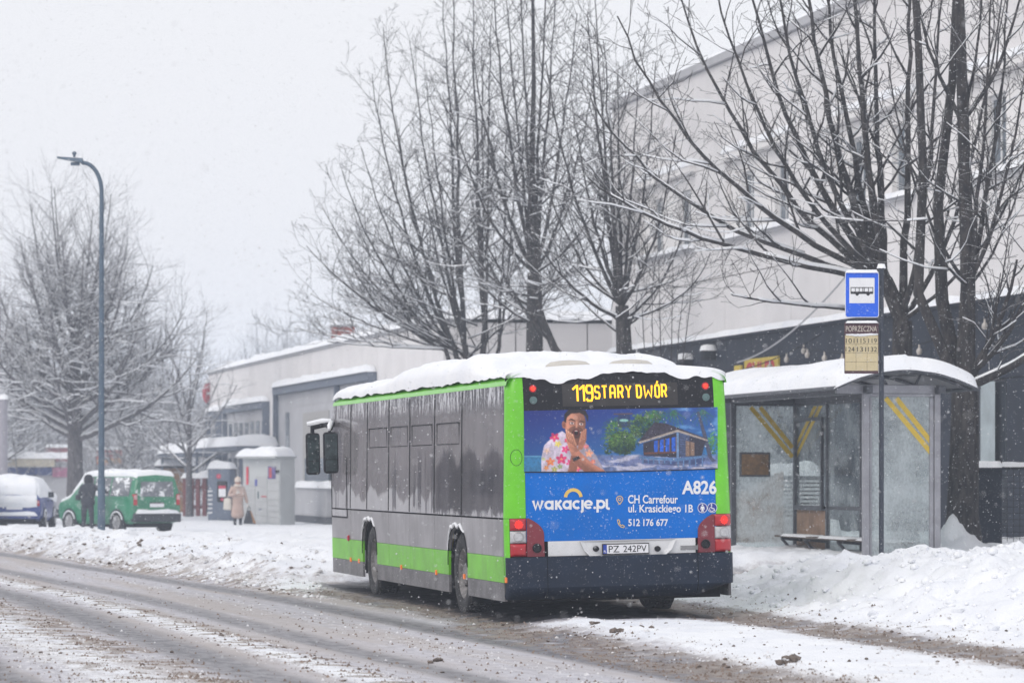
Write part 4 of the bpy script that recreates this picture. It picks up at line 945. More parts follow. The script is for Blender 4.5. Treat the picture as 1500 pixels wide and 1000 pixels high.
# yellow rainbow, map pin and handset
YL = MB(); yn = [0]
def ys(pts, w, closed=False):
    yn[0] += 1; l = .0078+.0002*(yn[0] % 4); stroke(YL, [rpx(*p) for p in pts], w/134.0, lambda x, z, _: rp(x, z, l), closed)
ys(A_(839.2, 728.2, 11.2, 4, 178, 20), 5.0)
YL.build('advert_rainbow', M_YLET, bus, fixn=False); YL = MB()
ys([(907, 738.2), (903.4, 733.6)] + A_(906.8, 730.6, 4.5, 200, -20, 14) + [(910.2, 733.6)], 1.1, True); ys(A_(906.8, 730.8, 1.9, 0, 345, 12), 1.0, True)
YL.build('map_pin_icon', M_YLET, bus, fixn=False); YL = MB()
ys([(903.4, 761.2), (905.4, 760.4), (907.2, 764.0), (905.9, 765.6), (909.2, 769.2), (911.0, 768.2), (914.0, 770.4), (912.6, 772.2), (909.0, 771.4), (905.0, 767.4)], 1.0, True)
YL.build('handset_icon', M_YLET, bus, fixn=False)
# two round access symbols
BD = MB(); WS = MB(); M_NAVY = mat('symbol_navy', (.012, .035, .30), .45, var=.03)
for cx, cy_ in ((1029, 743.6), (1043.6, 743.2)):
    BD.add([rp(*rpx(px, py), .0076) for px, py in A_(cx, cy_, 6.9, 0, 348, 29)], [tuple(range(30))])
    stroke(WS, [rpx(*p) for p in A_(cx, cy_, 6.9, 0, 348, 29)], .006, lambda x, z, _: rp(x, z, .0086), True)
BD.build('access_symbol', M_NAVY, bus, fixn=False)
def wsd(poly): WS.add([rp(*rpx(*p), .0088) for p in poly], [tuple(range(len(poly)))])
wsd(A_(1029, 739.2, 1.3, 0, 330, 11)); wsd([(1026.6, 741), (1031.4, 741), (1032.4, 745.6), (1031.2, 745.8), (1030.6, 743.4), (1030.6, 749.2), (1029.4, 749.2), (1029, 746.4), (1028.6, 749.2), (1027.4, 749.2), (1027.4, 743.4), (1026.8, 745.8), (1025.6, 745.6)])
wsd(A_(1042.4, 738.8, 1.2, 0, 330, 11)); stroke(WS, [rpx(1042.4, 740.4), rpx(1042.8, 744.2), rpx(1046.0, 744.4), rpx(1047.2, 747.4)], .009, lambda x, z, _: rp(x, z, .009))
stroke(WS, [rpx(*p) for p in A_(1043, 745.0, 3.4, 120, 350, 12)], .007, lambda x, z, _: rp(x, z, .0092))
WS.build('access_pictogram', M_WLET, bus, fixn=False)
# side markers, fuel flap, corner seams
for s_ in (.02, 2.46-.13, 4.05, 6.41, 8.79+.85, 10.32):
    if s_ < .1: p_ = rp(.02, .49, .0); mb = MB().rbox(-.012, .03, .02, .07, .46, .52, .006)
    else: mb = MB().rbox(-.018, .004, s_-.035, s_+.035, .432, .492, .006)
    mb.build('side_marker', M_ORNG, bus)
MB().rbox(-.03, .004, 10.42, 10.50, .72, .80, .012).build('indicator', M_RED, bus)
mb = MB(); cxf, czf = rpx(757, 670); stroke(mb, [(cxf+.062*math.cos(2*math.pi*k/28), czf+.088*math.sin(2*math.pi*k/28)) for k in range(28)], .005, lambda x, z, l: rp(max(.012, x), z, .003), True); mb.build('filler_flap', M_RUB, bus)
# mirrors on their arm
mb = MB(); mb.tube([(.02, 11.7, 2.36), (-.10, 11.85, 2.36), (-.26, 11.95, 2.33)], [.035, .04, .045], 10); mb.tube([(-.02, 11.6, 2.36), (-.10, 11.3, 2.30)], [.03, .035], 10)
mb.tube([(-.255, 11.96, 2.36), (-.255, 11.96, 2.20)], .03, 8); mb.tube([(-.125, 11.17, 2.33), (-.125, 11.17, 2.20)], .03, 8); mb.tube([(-.10, 11.85, 2.36), (-.125, 11.17, 2.31)], .028, 8)
arm = mb.build('mirror_arm', M_RUB, bus, smooth=True)
for (mx, my, mz, ww, hh_) in ((-.255, 11.95, 1.945, .205, .60), (-.125, 11.15, 1.955, .215, .585)):
    h_ = MB().rbox(mx-ww/2, mx+ww/2, my-.05, my+.06, mz-hh_/2, mz+hh_/2, .048, 4).build('mirror', M_RUB, bus, smooth=True)
    MB().rbox(mx-ww/2+.02, mx+ww/2-.02, my-.056, my-.045, mz-hh_/2+.2, mz+hh_/2-.03, .004, 1).build('mirror_glass', mat('mirror_glass', (.05, .07, .075), .08, var=.4, scale=9, speckle=.2), h_)
    MB().rbox(mx-ww/2+.025, mx+ww/2-.025, my-.056, my-.045, mz-hh_/2+.03, mz-hh_/2+.19, .004, 1).build('mirror_glass', MATS['mirror_glass'], h_)
mb = MB(); mb.tube([(.0, 11.75, 2.41), (-.12, 11.88, 2.405), (-.33, 11.95, 2.37)], [.03, .05, .035], 8); mb.build('mirror_snow', MATS['snow'], bus, smooth=True); mb = MB(); mb.tube([(-.05, 11.5, 2.39), (-.12, 11.2, 2.345), (-.15, 11.1, 2.28)], [.03, .04, .02], 8); mb.build('mirror_snow', MATS['snow'], bus, smooth=True)
# snow lying on the roof
NXr, NYr = 90, 160
xs_ = np.linspace(.02, BW-.02, NXr+1); ys_ = np.linspace(-.035, BL-.08, NYr+1); XR, YR = np.meshgrid(xs_, ys_)
ex = np.minimum(XR-.02, BW-.02-XR); ey = np.minimum(YR+.035, BL-.08-YR)
prof = .022 + .205*sst(1.1, 2.3, YR + .5*(fbm(XR*1.2, YR*.5, 70)-.5))*(1-.55*sst(6.2, 8.5, YR))
body_ = prof*(.75+.5*fbm(XR*1.5, YR*1.1, 71, 4)) + .07*(fbm(XR*4.2, YR*4.2, 72, 5)-.5)*sst(.3, 1.2, YR)
rnd = lambda e, r: np.sqrt(np.clip(1-(1-np.clip(e/r, 0, 1))**2, 0, 1))
base = 2.752+.075*(1-((XR-BW/2)/(BW/2))**2)-.06*(1-rnd(ex, .16)) - .03*(1-rnd(ey, .15))
wavy = .03*(fbm(YR*2.2, XR*.1, 73, 3)-.45)
ZR = base + body_*rnd(ex, .30)*rnd(ey, .22)
ZR = np.where(ex < 1e-6, 2.70+wavy*2.2+.012+.02*(fbm(YR*9, XR*.1, 77, 2)-.5), ZR); 
drip = -.012 + .060*np.clip(fbm(XR*2.4, YR*0, 75, 3)-.44, 0, 1)*4.0 + .035*(fbm(XR*11, YR*0, 76, 3)-.5)
XR2 = XR.copy(); XR2 = np.where(ex < 1e-6, XR+np.where(XR < 1, .02, -.02), XR2)
ZR = np.where(YR < -.034, 2.735 - drip + .03*((XR-1.25)/1.25)**2*-1, ZR)
YR2 = np.where(YR < -.034, -.052+.03*0, YR) 
for i in range(NXr+1): YR2[0, i] = rear_y(min(max(xs_[i], .06), BW-.06), float(ZR[0, i]))-.018
vv = np.stack([XR2, YR2, ZR], -1).reshape(-1, 3); n1_ = NXr+1
MB().add([tuple(p) for p in vv], [(j*n1_+i, j*n1_+i+1, (j+1)*n1_+i+1, (j+1)*n1_+i) for j in range(NYr) for i in range(NXr)]).build('roof_snow', MATS['snow'], bus, smooth='all', fixn=False)
for px in (857, 950):
    x_, z_ = rpx(px, 540); MB().lathe([(.26, 0), (.255, .05), (.20, .085), (.10, .10), (.001, .105)], 24, 'z', (x_+.05, 1.0, 2.815), cap=False).build('roof_vent', M_VENT, bus, smooth=True)
# ================================================================== bus shelter
M_ALU = mat('shelter_aluminium', (.30, .30, .33), .45, .4, var=.15, scale=5, speckle=.15)
M_ALUD = mat('shelter_steel', (.075, .08, .095), .5, .2, var=.2, scale=5, speckle=.25)
M_YEL = mat('stripe_yellow', (.62, .43, .03), .5, var=.1, scale=10, speckle=.15)
def frost_glass(name, k_lo, k_hi, tint, dens):
    m = bpy.data.materials.new(name); m.use_nodes = True; t = m.node_tree; p = t.nodes['Principled BSDF']; o_ = t.nodes['Material Output']
    p.inputs['Base Color'].default_value = (.66, .70, .72, 1); p.inputs['Roughness'].default_value = .7
    tr = t.nodes.new('ShaderNodeBsdfTransparent'); tr.inputs[0].default_value = tint
    gl = t.nodes.new('ShaderNodeBsdfGlossy'); gl.inputs['Roughness'].default_value = .06
    f1 = noise(t, 2.0, 5); f2 = noise(t, 26, 5, stretch=(1, 1, .6), rough=.7)
    k = ramp(t, mathn(t, 'ADD', mathn(t, 'MULTIPLY', f1, .6), mathn(t, 'MULTIPLY', f2, .4)), k_lo, k_hi); k = mathn(t, 'MULTIPLY', k, dens)
    tl = t.nodes.new('ShaderNodeBsdfTranslucent'); tl.inputs[0].default_value = (.80, .86, .88, 1); fm_ = t.nodes.new('ShaderNodeMixShader'); fm_.inputs[0].default_value = .5; t.links.new(p.outputs[0], fm_.inputs[1]); t.links.new(tl.outputs[0], fm_.inputs[2])
    a = t.nodes.new('ShaderNodeMixShader'); a.inputs[0].default_value = .08; t.links.new(tr.outputs[0], a.inputs[1]); t.links.new(gl.outputs[0], a.inputs[2])
    b = t.nodes.new('ShaderNodeMixShader'); t.links.new(k, b.inputs[0]); t.links.new(a.outputs[0], b.inputs[1]); t.links.new(fm_.outputs[0], b.inputs[2])
    t.links.new(b.outputs[0], o_.inputs[0]); MATS[name] = m; return m
M_FROST = frost_glass('frosted_glass', .30, .64, (.88, .92, .92, 1), .66)
M_FROST2 = frost_glass('clearer_glass', .38, .66, (.84, .89, .89, 1), .42)
SHU, SHS = 8.18, 12.38
sx_, sy_ = US(SHU, SHS)
SZ = .08
sh = thing('bus_shelter', 'grey glass bus shelter with arched snow-covered roof and yellow stripes', 'bus shelter', (sx_, sy_, SZ), (0, 0, TH))
SM = Matrix.LocRotScale(Vector((sx_, sy_, SZ)), Euler((0, 0, TH)), None)
SD, SL = 1.16, 7.25                               # depth across, length along the kerb; local x to the right, y away
ZT = 2.78
def post(x, y, w_, z0=0.0, z1=ZT, m=M_ALU): return MB().rbox(x-w_/2, x+w_/2, y-w_/2, y+w_/2, z0-.1, z1, .012).build('post', m, sh)
post(0.02, 0, .10); post(SD-.02, 0, .10); post(0.02, SL, .09, m=M_ALUD); post(SD-.02, SL, .10, m=M_ALUD)
BY = [0, SL*.25, SL*.5, SL*.75, SL]
for y in BY[1:-1]: post(SD-.02, y, .07, m=M_ALUD)
def bar(x0, x1, y0, y1, z0, z1, m=M_ALUD, nm='rail'): return MB().rbox(x0, x1, y0, y1, z0, z1, .008).build(nm, m, sh)
for y, m in ((0, M_ALU), (SL, M_ALUD)):
    bar(.07, SD-.07, y-.03, y+.03, .10, .30, m); bar(-.45, SD+.05, y-.035, y+.035, ZT, ZT+.13, m)
    g = MB().box(.075, SD-.075, y-.006, y+.006, .302, ZT-.05).build('glass_pane', M_FROST, sh)
    bar(.07, SD-.07, y-.025, y+.025, ZT-.048, ZT-.002, m)
bar(.075, .11, -.03, .03, .31, ZT-.06, M_ALU); bar(SD-.14, SD-.075, -.03, .03, .31, ZT-.06, M_ALU)
for a, b in zip(BY, BY[1:]):
    bar(SD-.045, SD+.005, a+.06, b-.06, .10, .26); bar(SD-.045, SD+.005, a+.06, b-.06, ZT-.06, ZT-.002); bar(SD-.035, SD-.005, a+.06, b-.06, .98, 1.04)
    MB().box(SD-.026, SD-.014, a+.062, b-.062, .262, .978).build('glass_pane', M_FROST2, sh)
    MB().box(SD-.026, SD-.014, a+.062, b-.062, 1.042, ZT-.062).build('glass_pane', M_FROST2, sh)
bar(SD-.06, SD+.06, -.2, SL+.2, ZT+.001, ZT+.11); bar(-.03, .07, -.2, SL+.2, ZT+.001, ZT+.11)
# anti-collision stripes: pairs of yellow bands across the panes
def stripe(y, off, x0, z0, x1, z1, nm='warning_stripe', w_=.075):
    d = Vector((x1-x0, z1-z0)).normalized(); n = Vector((-d.y, d.x))*w_/2
    P = [(x0+n.x, z0+n.y), (x1+n.x, z1+n.y), (x1-n.x, z1-n.y), (x0-n.x, z0-n.y)]
    MB().add([(x, y-off, z) for x, z in P] + [(x, y-off-.002, z) for x, z in P], [(0,1,2,3), (4,5,6,7), (0,4,5,1), (1,5,6,2), (2,6,7,3), (3,7,4,0)]).build(nm, M_YEL, sh)
for y in (0, SL):
    stripe(y, .009, .33, ZT-.07, SD-.085, 1.86); stripe(y, .009, .50, ZT-.07, SD-.085, 2.02)
for (z0, z1) in ((1.86, ZT-.07), (2.04, ZT-.07)):
    ya, yb = SL-.10, SL-1.55 if z0 < 2 else SL-1.25
    P = [(ya, z0), (ya, z0+.11), (yb, z1+.0), (yb+.26, z1)]
    P = [(ya, z0), (ya, z0+.10), (yb+.20, z1), (yb, z1)]
    MB().add([(SD-.029, y, z) for y, z in P] + [(SD-.031, y, z) for y, z in P], [(0,1,2,3), (4,5,6,7), (0,4,5,1), (1,5,6,2), (2,6,7,3), (3,7,4,0)]).build('warning_stripe', M_YEL, sh)
# poster case in the far end
a = onplane(SM, 1083, 698, 1, SL-.03); b = onplane(SM, 1128, 662, 1, SL-.03)
cs = MB().rbox(a.x, b.x, SL-.055, SL-.012, a.z, b.z, .012).build('notice_frame', M_ALUD, sh)
MB().box(a.x+.035, b.x-.035, SL-.062, SL-.056, a.z+.035, b.z-.035).build('notice', mat('notice_brown', (.20, .115, .05), .5, var=.35, scale=14), cs)
# big framed pane in the far bay, stands a little into the shelter
fr2 = MB(); y0, y1 = SL-1.7, SL-.12
for (ya, yb, za, zb) in ((y0, y1, .96, 1.04), (y0, y0+.06, 1.04, 2.46), (y1-.06, y1, 1.04, 2.46), (y0, y1, 2.46, 2.52)): fr2.box(SD-.10, SD-.055, ya, yb, za, zb)
fr2.build('pane_frame', M_ALUD, sh)
MB().box(SD-.035, SD-.031, SL-1.7, SL-.10, .27, .96).build('brown_panel', mat('shelter_wood', (.26, .16, .10), .7, var=.3, scale=5, streak=.2, speckle=.2), sh)
# bench
bn = MB()
for k in range(3): bn.rbox(SD-.48+.13*k, SD-.37+.13*k, .25, SL-.25, .50, .535, .008)
bench = bn.build('bench_seat', mat('bench_wood', (.10, .075, .06), .7, var=.4, scale=6, speckle=.3), sh)
for y in (.5, SL*.25, SL*.5, SL*.75, SL-.5):
    mb = MB(); mb.tube([(SD-.06, y, .45), (SD-.44, y, .48)], .025, 6); mb.tube([(SD-.04, y, .06), (SD-.42, y, .47)], .025, 6); mb.build('bench_bracket', M_ALUD, sh)
for k, (ya, yb) in enumerate(((.5, 1.2), (1.5, 2.6), (3.0, 4.6), (5.2, 6.7))): snowcap('bench_snow', SD-.47, SD-.12, ya, yb, .535, .025, sh, 30+k)
# arched roof
RX0, RX1 = -.60, SD+.50
def archz(x): t = (x-(RX0+RX1)/2)/((RX1-RX0)/2); return 2.86 + .28*(1-t*t) 
mb = MB(); N = 20
for dz in (0, .012):
    pass
def rf(a, b, dz=0): x = RX0+(RX1-RX0)*a; return (x, -.42+(SL+.84)*b, archz(x)+dz)
mb.grid(lambda a, b: rf(a, b), N, 10)
mb.build('roof_sheet', mat('roof_acrylic', (.16, .155, .17), .35, var=.15), sh, smooth='all')
for y in (-.42, -.0, SL*.25, SL*.5, SL*.75, SL, SL+.42):
    mb = MB(); pts = [(RX0+(RX1-RX0)*i/N, y, archz(RX0+(RX1-RX0)*i/N)-.025) for i in range(N+1)]; mb.tube(pts, .028, 6); mb.build('roof_rib', M_ALUD, sh, smooth=True)
for x in (RX0, .16, SD/2, SD-.16, RX1):
    mb = MB(); mb.tube([(x, -.44, archz(x)-.012), (x, SL+.44, archz(x)-.012)], .03 if x in (RX0, RX1) else .022, 6); mb.build('roof_purlin', M_ALUD, sh, smooth=True)
for y in (0, SL): 
    for x in (.35, .8): mb = MB(); mb.tube([(x, y, ZT+.12), (x+.1*(1 if x > .5 else -1), y, archz(x)-.03)], .02, 6); mb.build('roof_strut', M_ALUD, sh)
# snow on it
NXs, NYs = 44, 70
mb = MB()
def snr(a, b):
    x = RX0-.02+(RX1-RX0+.04)*a; y = -.45+(SL+.9)*b; e1 = min(a, 1-a)*(RX1-RX0+.04); e2 = min(b, 1-b)*(SL+.9)
    q = lambda e, r: math.sqrt(max(0, 1-(1-min(1, e/r))**2))
    n = float(fbm(np.array(x*.9+4), np.array(y*.8), 81, 3)); n2 = float(fbm(np.array(x*5.), np.array(y*5.), 82, 2))
    h = (.10+.13*n + .03*(1 if x < SD/2 else 0))*q(e1, .14)*q(e2, .12) + .012*(n2-.5)
    return (x, y, archz(x)+.012+h - (.03 if e1 < 1e-6 or e2 < 1e-6 else 0))
mb.grid(snr, NXs, NYs); mb.build('roof_snow', MATS['snow'], sh, smooth='all', fixn=False)
# ================================================================== stop sign on its pole
PY = 46.4; pX = (1291-HX)/F*PY; pz = GH(pX, PY)
M_POLE = mat('pole_navy', (.028, .036, .055), .45, var=.2, scale=8, speckle=.2)
sg = thing('bus_stop_sign', 'blue bus stop sign on a dark pole standing in the snow heap', 'sign', (pX, PY, 0))
ptop = px2(1291, 394, PY).z
MB().tube([(0, 0, pz-.4), (0, 0, ptop)], .034, 16).build('pole', M_POLE, sg, smooth=True)
MB().lathe([(.04, ptop-.01), (.045, ptop), (.03, ptop+.02), (.001, ptop+.028)], 16).build('pole_cap', M_POLE, sg, smooth=True)
SGY = -.075
def s2(px, py): p = px2(px, py, PY+SGY); return (p.x-pX, p.z)
a = s2(1238, 465); b = s2(1287.5, 398)
M_SBLUE = mat('sign_blue', srgb(15, 95, 225, 1.0), .4, var=.06, scale=6, speckle=.2); M_SWHITE = mat('sign_white', (.80, .80, .82), .5, var=.05, speckle=.3)
M_MAROON = mat('sign_maroon', (.065, .022, .032), .5, var=.1, speckle=.25); M_CREAM = mat('sign_cream', (.60, .50, .30), .5, var=.08, speckle=.15)
M_SBLK = mat('sign_black', (.015, .015, .018), .5, var=.1)
def rr(x0, x1, z0, z1, r, n=5):
    P = []
    for cx, cz, a0 in ((x1-r, z1-r, 0), (x0+r, z1-r, 90), (x0+r, z0+r, 180), (x1-r, z0+r, 270)): P += arc(cx, cz, r, a0, a0+90, n)
    return P
pl_ = MB().prism(rr(a[0], b[0], a[1], b[1], .035), SGY, SGY+.018).build('sign_rim', M_SWHITE, sg)
MB().prism(rr(a[0]+.009, b[0]-.009, a[1]+.009, b[1]-.009, .03), SGY-.003, SGY-.0005).build('sign_face', M_SBLUE, pl_)
c0 = s2(1244, 444); c1 = s2(1281, 407); MB().prism([(c0[0], c0[1]), (c1[0], c0[1]), (c1[0], c1[1]), (c0[0], c1[1])], SGY-.0055, SGY-.0035).build('sign_panel', M_SWHITE, pl_)
mb = MB(); Yp = SGY-.0062
def sq(px0, py0, px1, py1, lift=0): p, q = s2(px0, py1), s2(px1, py0); mb.add([(p[0], Yp-lift, p[1]), (q[0], Yp-lift, p[1]), (q[0], Yp-lift, q[1]), (p[0], Yp-lift, q[1])], [(0,1,2,3)])
sq(1246, 427.0, 1279, 430.5); sq(1246, 420.6, 1278.5, 421.8, .0003)
for x in (1246, 1252.3, 1258, 1263.3, 1265.4, 1271.5, 1278): sq(x, 420.6, x+1.0, 428, .0006)
for x in (1255.5, 1271.5):
    p = s2(x, 430.6); r = 2.5/F*PY; mb.add([(p[0]+r*math.cos(2*math.pi*k/14), Yp-.001, p[1]+r*math.sin(2*math.pi*k/14)) for k in range(14)], [tuple(range(14))])
mb.build('bus_pictogram', M_SBLK, pl_, fixn=False)
# line board below
a = s2(1237, 547); b = s2(1287, 471.5)
bd = MB().prism(rr(a[0], b[0], a[1], b[1], .012), SGY, SGY+.018).build('line_board', M_MAROON, sg)
c0 = s2(1237.8, 543); c1 = s2(1286.3, 491); Yp = SGY-.002
mb = MB(); rows = 4
for i in range(3):
    for j in range(rows):
        x0 = c0[0]+(c1[0]-c0[0])*i/3; x1 = c0[0]+(c1[0]-c0[0])*(i+1)/3; z0 = c0[1]+(c1[1]-c0[1])*j/rows; z1 = c0[1]+(c1[1]-c0[1])*(j+1)/rows; g = .0018
        MB().box(x0+g, x1-g, Yp-.0015, Yp+.001, z0+g, z1-g).build('line_plate', M_CREAM, bd)
mb = MB(); fs_ = lambda x, z: (x, Yp-.004, z)
def stx(body, x0, x1, yt, yb2, bold=0): p, q = s2(x0, yb2), s2(x1, yt); text_to(mb, body, p[0], q[0], p[1], q[1], fs_, bold)
stx('POPRZECZNA', 1239, 1284.5, 477.5, 485.5); mb.build('stop_name', mat('sign_letter', (.62, .55, .48), .5, var=.05), bd)
mb = MB()
for k, (t_, x0) in enumerate((('101', 1239), ('115', 1255.5), ('119', 1271.8))): stx(t_, x0, x0+12.6, 495.5, 502.5)
for k, (t_, x0) in enumerate((('124', 1238.7), ('131', 1255.5), ('132', 1271.6))): stx(t_, x0, x0+13, 508, 515)
mb.build('line_numbers', M_SBLK, bd)
for z, x0, x1 in ((478, 1286.5, 1291), (530, 1286.5, 1291), (410, 1286.5, 1291), (455, 1286.5, 1291)):
    q = s2(x0, z); r_ = s2(x1, z); MB().rbox(q[0], r_[0], SGY+.018, .02, q[1]-.02, q[1]+.02, .005).build('clamp', M_POLE, sg)
q = s2(1238, 398); r_ = s2(1287, 398); snowcap('sign_snow', q[0]+.01, r_[0]-.01, SGY-.01, SGY+.03, q[1]-.003, .03, sg, 5, step=.03, over=.012)
q = s2(1238, 471.5); r_ = s2(1287, 471.5); snowcap('sign_snow', q[0]+.01, r_[0]-.01, SGY-.01, SGY+.03, q[1]-.003, .02, sg, 6, step=.03, over=.01)
c = s2(1238, 489.5); d = s2(1287, 489.5); mb = MB()
pts = []
for i in range(17):
    f_ = i/16; pts.append((c[0]+.008+(d[0]-c[0]-.016)*f_, SGY-.006, c[1]-.012+.030*(float(fbm(np.array(f_*5.), np.array(.3), 9, 3))-.3)))
mb.tube(pts, [.008+.010*math.sin(math.pi*i/16) for i in range(17)], 6); mb.build('sign_snow', MATS['snow'], sg, smooth=True)
snowcap('sign_snow', -.05, .05, -.05, .05, ptop+.02, .06, sg, 8, step=.03, over=.01)
# ================================================================== buildings (frame: x = right of the kerb line, y = along the street)
def froot(name, label, cat, u0, s0, z0=0.0, group=None):
    x, y = US(u0, s0); o = thing(name, label, cat, (x, y, z0), (0, 0, TH), group); o['_o'] = 0; del o['_o']; return o
class FB(MB):
    """boxes given in street coordinates, stored relative to the thing's base"""
    def __init__(s, u0, s0, z0=0.0): super().__init__(); s.o = (u0, s0, z0)
    def B(s, u0, u1, s0, s1, z0, z1):
        o = s.o; return s.box(u0-o[0], u1-o[0], s0-o[1], s1-o[1], z0-o[2], z1-o[2])
M_CREAMW = mat('cream_render', (.74, .72, .72), .85, var=.06, scale=.8, bump=.05, bscale=60)
M_CREAM2 = mat('cream_render_light', (.79, .77, .76), .85, var=.05, scale=.8)
M_CLAD = mat('dark_cladding', (.013, .019, .034), .6, spec=.2, var=.25, scale=1.2, speckle=.10)
M_WGLASS = mat('window_glass', (.11, .14, .17), .08, var=.25, scale=.7)
M_WFRAME = mat('window_white', (.72, .72, .73), .5, var=.05)
M_DGLASS = mat('shop_glass', (.04, .048, .06), .06, var=.3, scale=.8)
M_GREYW = mat('grey_render', (.45, .45, .47), .85, var=.08, scale=1.0)
M_BLUEG = mat('blue_grey_metal', (.13, .155, .205), .6, var=.12, scale=2)
M_BRICK = mat('chimney_brick', (.36, .085, .06), .85, var=.3, scale=9)
FU = 15.4; S0, S1 = 8.0, 57.4
big = froot('office_building', 'tall cream rendered building with dark cladded ground floor behind the shelter', 'building', FU, S0)
def bb(name, m, *boxes, parent=None, smooth=False):
    q = FB(FU, S0)
    for b in boxes: q.B(*b)
    return q.build(name, m, parent or big)
PAIRS = [(52.1, 53.2, 49.25, 50.4), (43.4, 44.5, 40.5, 41.6), (34.7, 35.8, 31.8, 32.9), (26.0, 27.1, 23.1, 24.2), (17.3, 18.4, 14.4, 15.5)]
bb('core', M_CREAM2, (FU+.35, FU+14, S0+.05, S1-.05, .1, 11.95))
# lower band panels, upper band panels (open joints between)
ss = sorted([S1, S0] + [x for k in range(1, 6) for x in [57.4-8.72*k]] + [x for k in range(0, 6) for x in [57.4-8.72*k-3.0]])
ss = [x for x in ss if S0 <= x <= S1]
for a, b in zip(ss, ss[1:]):
    bb('wall_panel', M_CREAMW, (FU, FU+.34, a+.012, b-.012, 5.06, 6.55)); bb('wall_panel', M_CREAMW, (FU+.012, FU+.34, a+.012, b-.012, 6.575, 7.46))
    bb('wall_panel', M_CREAMW, (FU+.004, FU+.34, a+.012, b-.012, 9.42, 11.93))
for (a0, a1, b0, b1) in PAIRS:
    lo, hi = b0-.75, a1+1.0
    bb('wall_panel', M_CREAMW, (FU, FU+.34, hi+.012, hi+8.72-(hi-lo)-.012, 7.475, 9.40)) if hi+8.72-(hi-lo) < S1+3 else None
    # pale bay, set back, with two windows
    for (x0, x1) in ((lo, b0), (b1, a0), (a1, hi)): bb('bay_pier', M_CREAM2, (FU+.10, FU+.34, x0+.004, x1-.004, 7.48, 9.40))
    for (x0, x1) in ((b0, b1), (a0, a1)):
        bb('bay_pier', M_CREAM2, (FU+.10, FU+.34, x0, x1, 9.06, 9.40))
        wn = bb('window', M_WFRAME, (FU+.20, FU+.27, x0+.005, x0+.075, 7.50, 9.05), (FU+.20, FU+.27, x1-.075, x1-.005, 7.50, 9.05), (FU+.20, FU+.27, x0+.08, x1-.08, 8.98, 9.05), (FU+.20, FU+.27, x0+.08, x1-.08, 7.50, 7.57), (FU+.205, FU+.265, (x0+x1)/2-.03, (x0+x1)/2+.03, 7.575, 8.975))
        bb('pane', M_WGLASS, (FU+.23, FU+.24, x0+.07, (x0+x1)/2-.03, 7.56, 8.99), (FU+.23, FU+.24, (x0+x1)/2+.03, x1-.07, 7.56, 8.99), parent=wn)
    bb('sill', M_GREYW, (FU-.13, FU+.2, lo, hi, 7.40, 7.472)); bb('hood', M_CREAM2, (FU-.16, FU+.1, lo-.1, hi+.1, 9.43, 9.60))
    for (z, h, a, b) in ((7.472, .13, lo, hi), (9.60, .20, lo-.1, hi+.1)): snowcap('ledge_snow', -.15, .10, a-S0, b-S0, z, h, big, int(lo*3+z), step=.25)
bb('wall_panel', M_CREAMW, (FU, FU+.34, 54.25, S1-.01, 7.475, 9.40))
bb('cornice', M_GREYW, (FU-.12, FU+.4, S0, S1, 11.95, 12.14)); snowcap('roof_snow', -.10, 1.2, 0, S1-S0, 12.14, .14, big, 3, step=.4)
# end wall seen past the trees
bb('end_wall', M_CREAMW, (FU+.02, FU+14, S1-.045, S1, .1, 11.93))
# dark ground floor: panels, piers, shop windows
k = 0; x = S0
SHOP = [(24.9, 27.2), (30.2, 33.0), (37.0, 39.6)]
while x < S1-.1:
    x2 = min(x+2.18, S1); hit = [q for q in SHOP if q[0] < (x+x2)/2 < q[1]]
    bb('cladding_panel', M_CLAD, (FU-.10, FU+.2, x+.01, x2-.01, 3.50, 4.98))
    if not hit: bb('cladding_panel', M_CLAD, (FU-.095, FU+.2, x+.01, x2-.01, .05, 3.485))
    else:
        wn = bb('shop_window', M_CLAD, (FU-.05, FU+.05, x+.01, x+.09, .6, 3.485), (FU-.05, FU+.05, x2-.09, x2-.01, .6, 3.485), (FU-.05, FU+.05, x+.095, x2-.095, .6, .7), (FU-.1, FU+.2, x+.01, x2-.01, .05, .595))
        bb('pane', M_DGLASS, (FU+.0, FU+.012, x+.09, x2-.09, .7, 3.48), parent=wn)
    x = x2
bb('ledge', M_CLAD, (FU-.22, FU+.3, S0, S1, 4.985, 5.055)); snowcap('ledge_snow', -.24, .0, 0, S1-S0, 5.055, .14, big, 14, step=.35)
bb('light_pane', mat('pale_pane', (.36, .42, .44), .3, var=.2, scale=2), (FU-.112, FU-.102, 26.05, 26.85, 1.55, 3.44))  # one pane paler than the other shop glass
bb('downpipe', M_WFRAME, (FU-.24, FU-.16, 53.6, 53.7, .3, 7.4))
for (s_, z_) in ((48.4, 4.6), (46.2, 4.75)): 
    bb('wall_lamp', M_RUB, (FU-.42, FU-.11, s_-.12, s_+.12, z_-.25, z_)); snowcap('lamp_snow', -.45, -.1, s_-.14-S0, s_+.14-S0, z_, .16, big, int(s_), step=.06)
M_SIGNY = mat('shop_sign_yellow', (.62, .46, .05), .5, var=.12, scale=3, speckle=.1); M_SIGNR = mat('shop_sign_red', (.50, .03, .05), .5, var=.1)
sgn = tag(bb('shop_sign', M_SIGNY, (FU-.16, FU-.11, 40.5, 43.35, 3.55, 4.42)), 'yellow shop sign with red letters on the dark ground floor', 'sign'); sgn.parent = None; sgn.matrix_world = big.matrix_world if False else Matrix.LocRotScale(big.location, Euler((0, 0, TH)), None)
mb = MB(); text_to(mb, 'CHLEB', 0, 2.5, 0, .5, lambda x, z: (-.168, 43.2-S0-x, 3.84+z), .03)
mb.build('sign_letters', M_SIGNR, sgn)
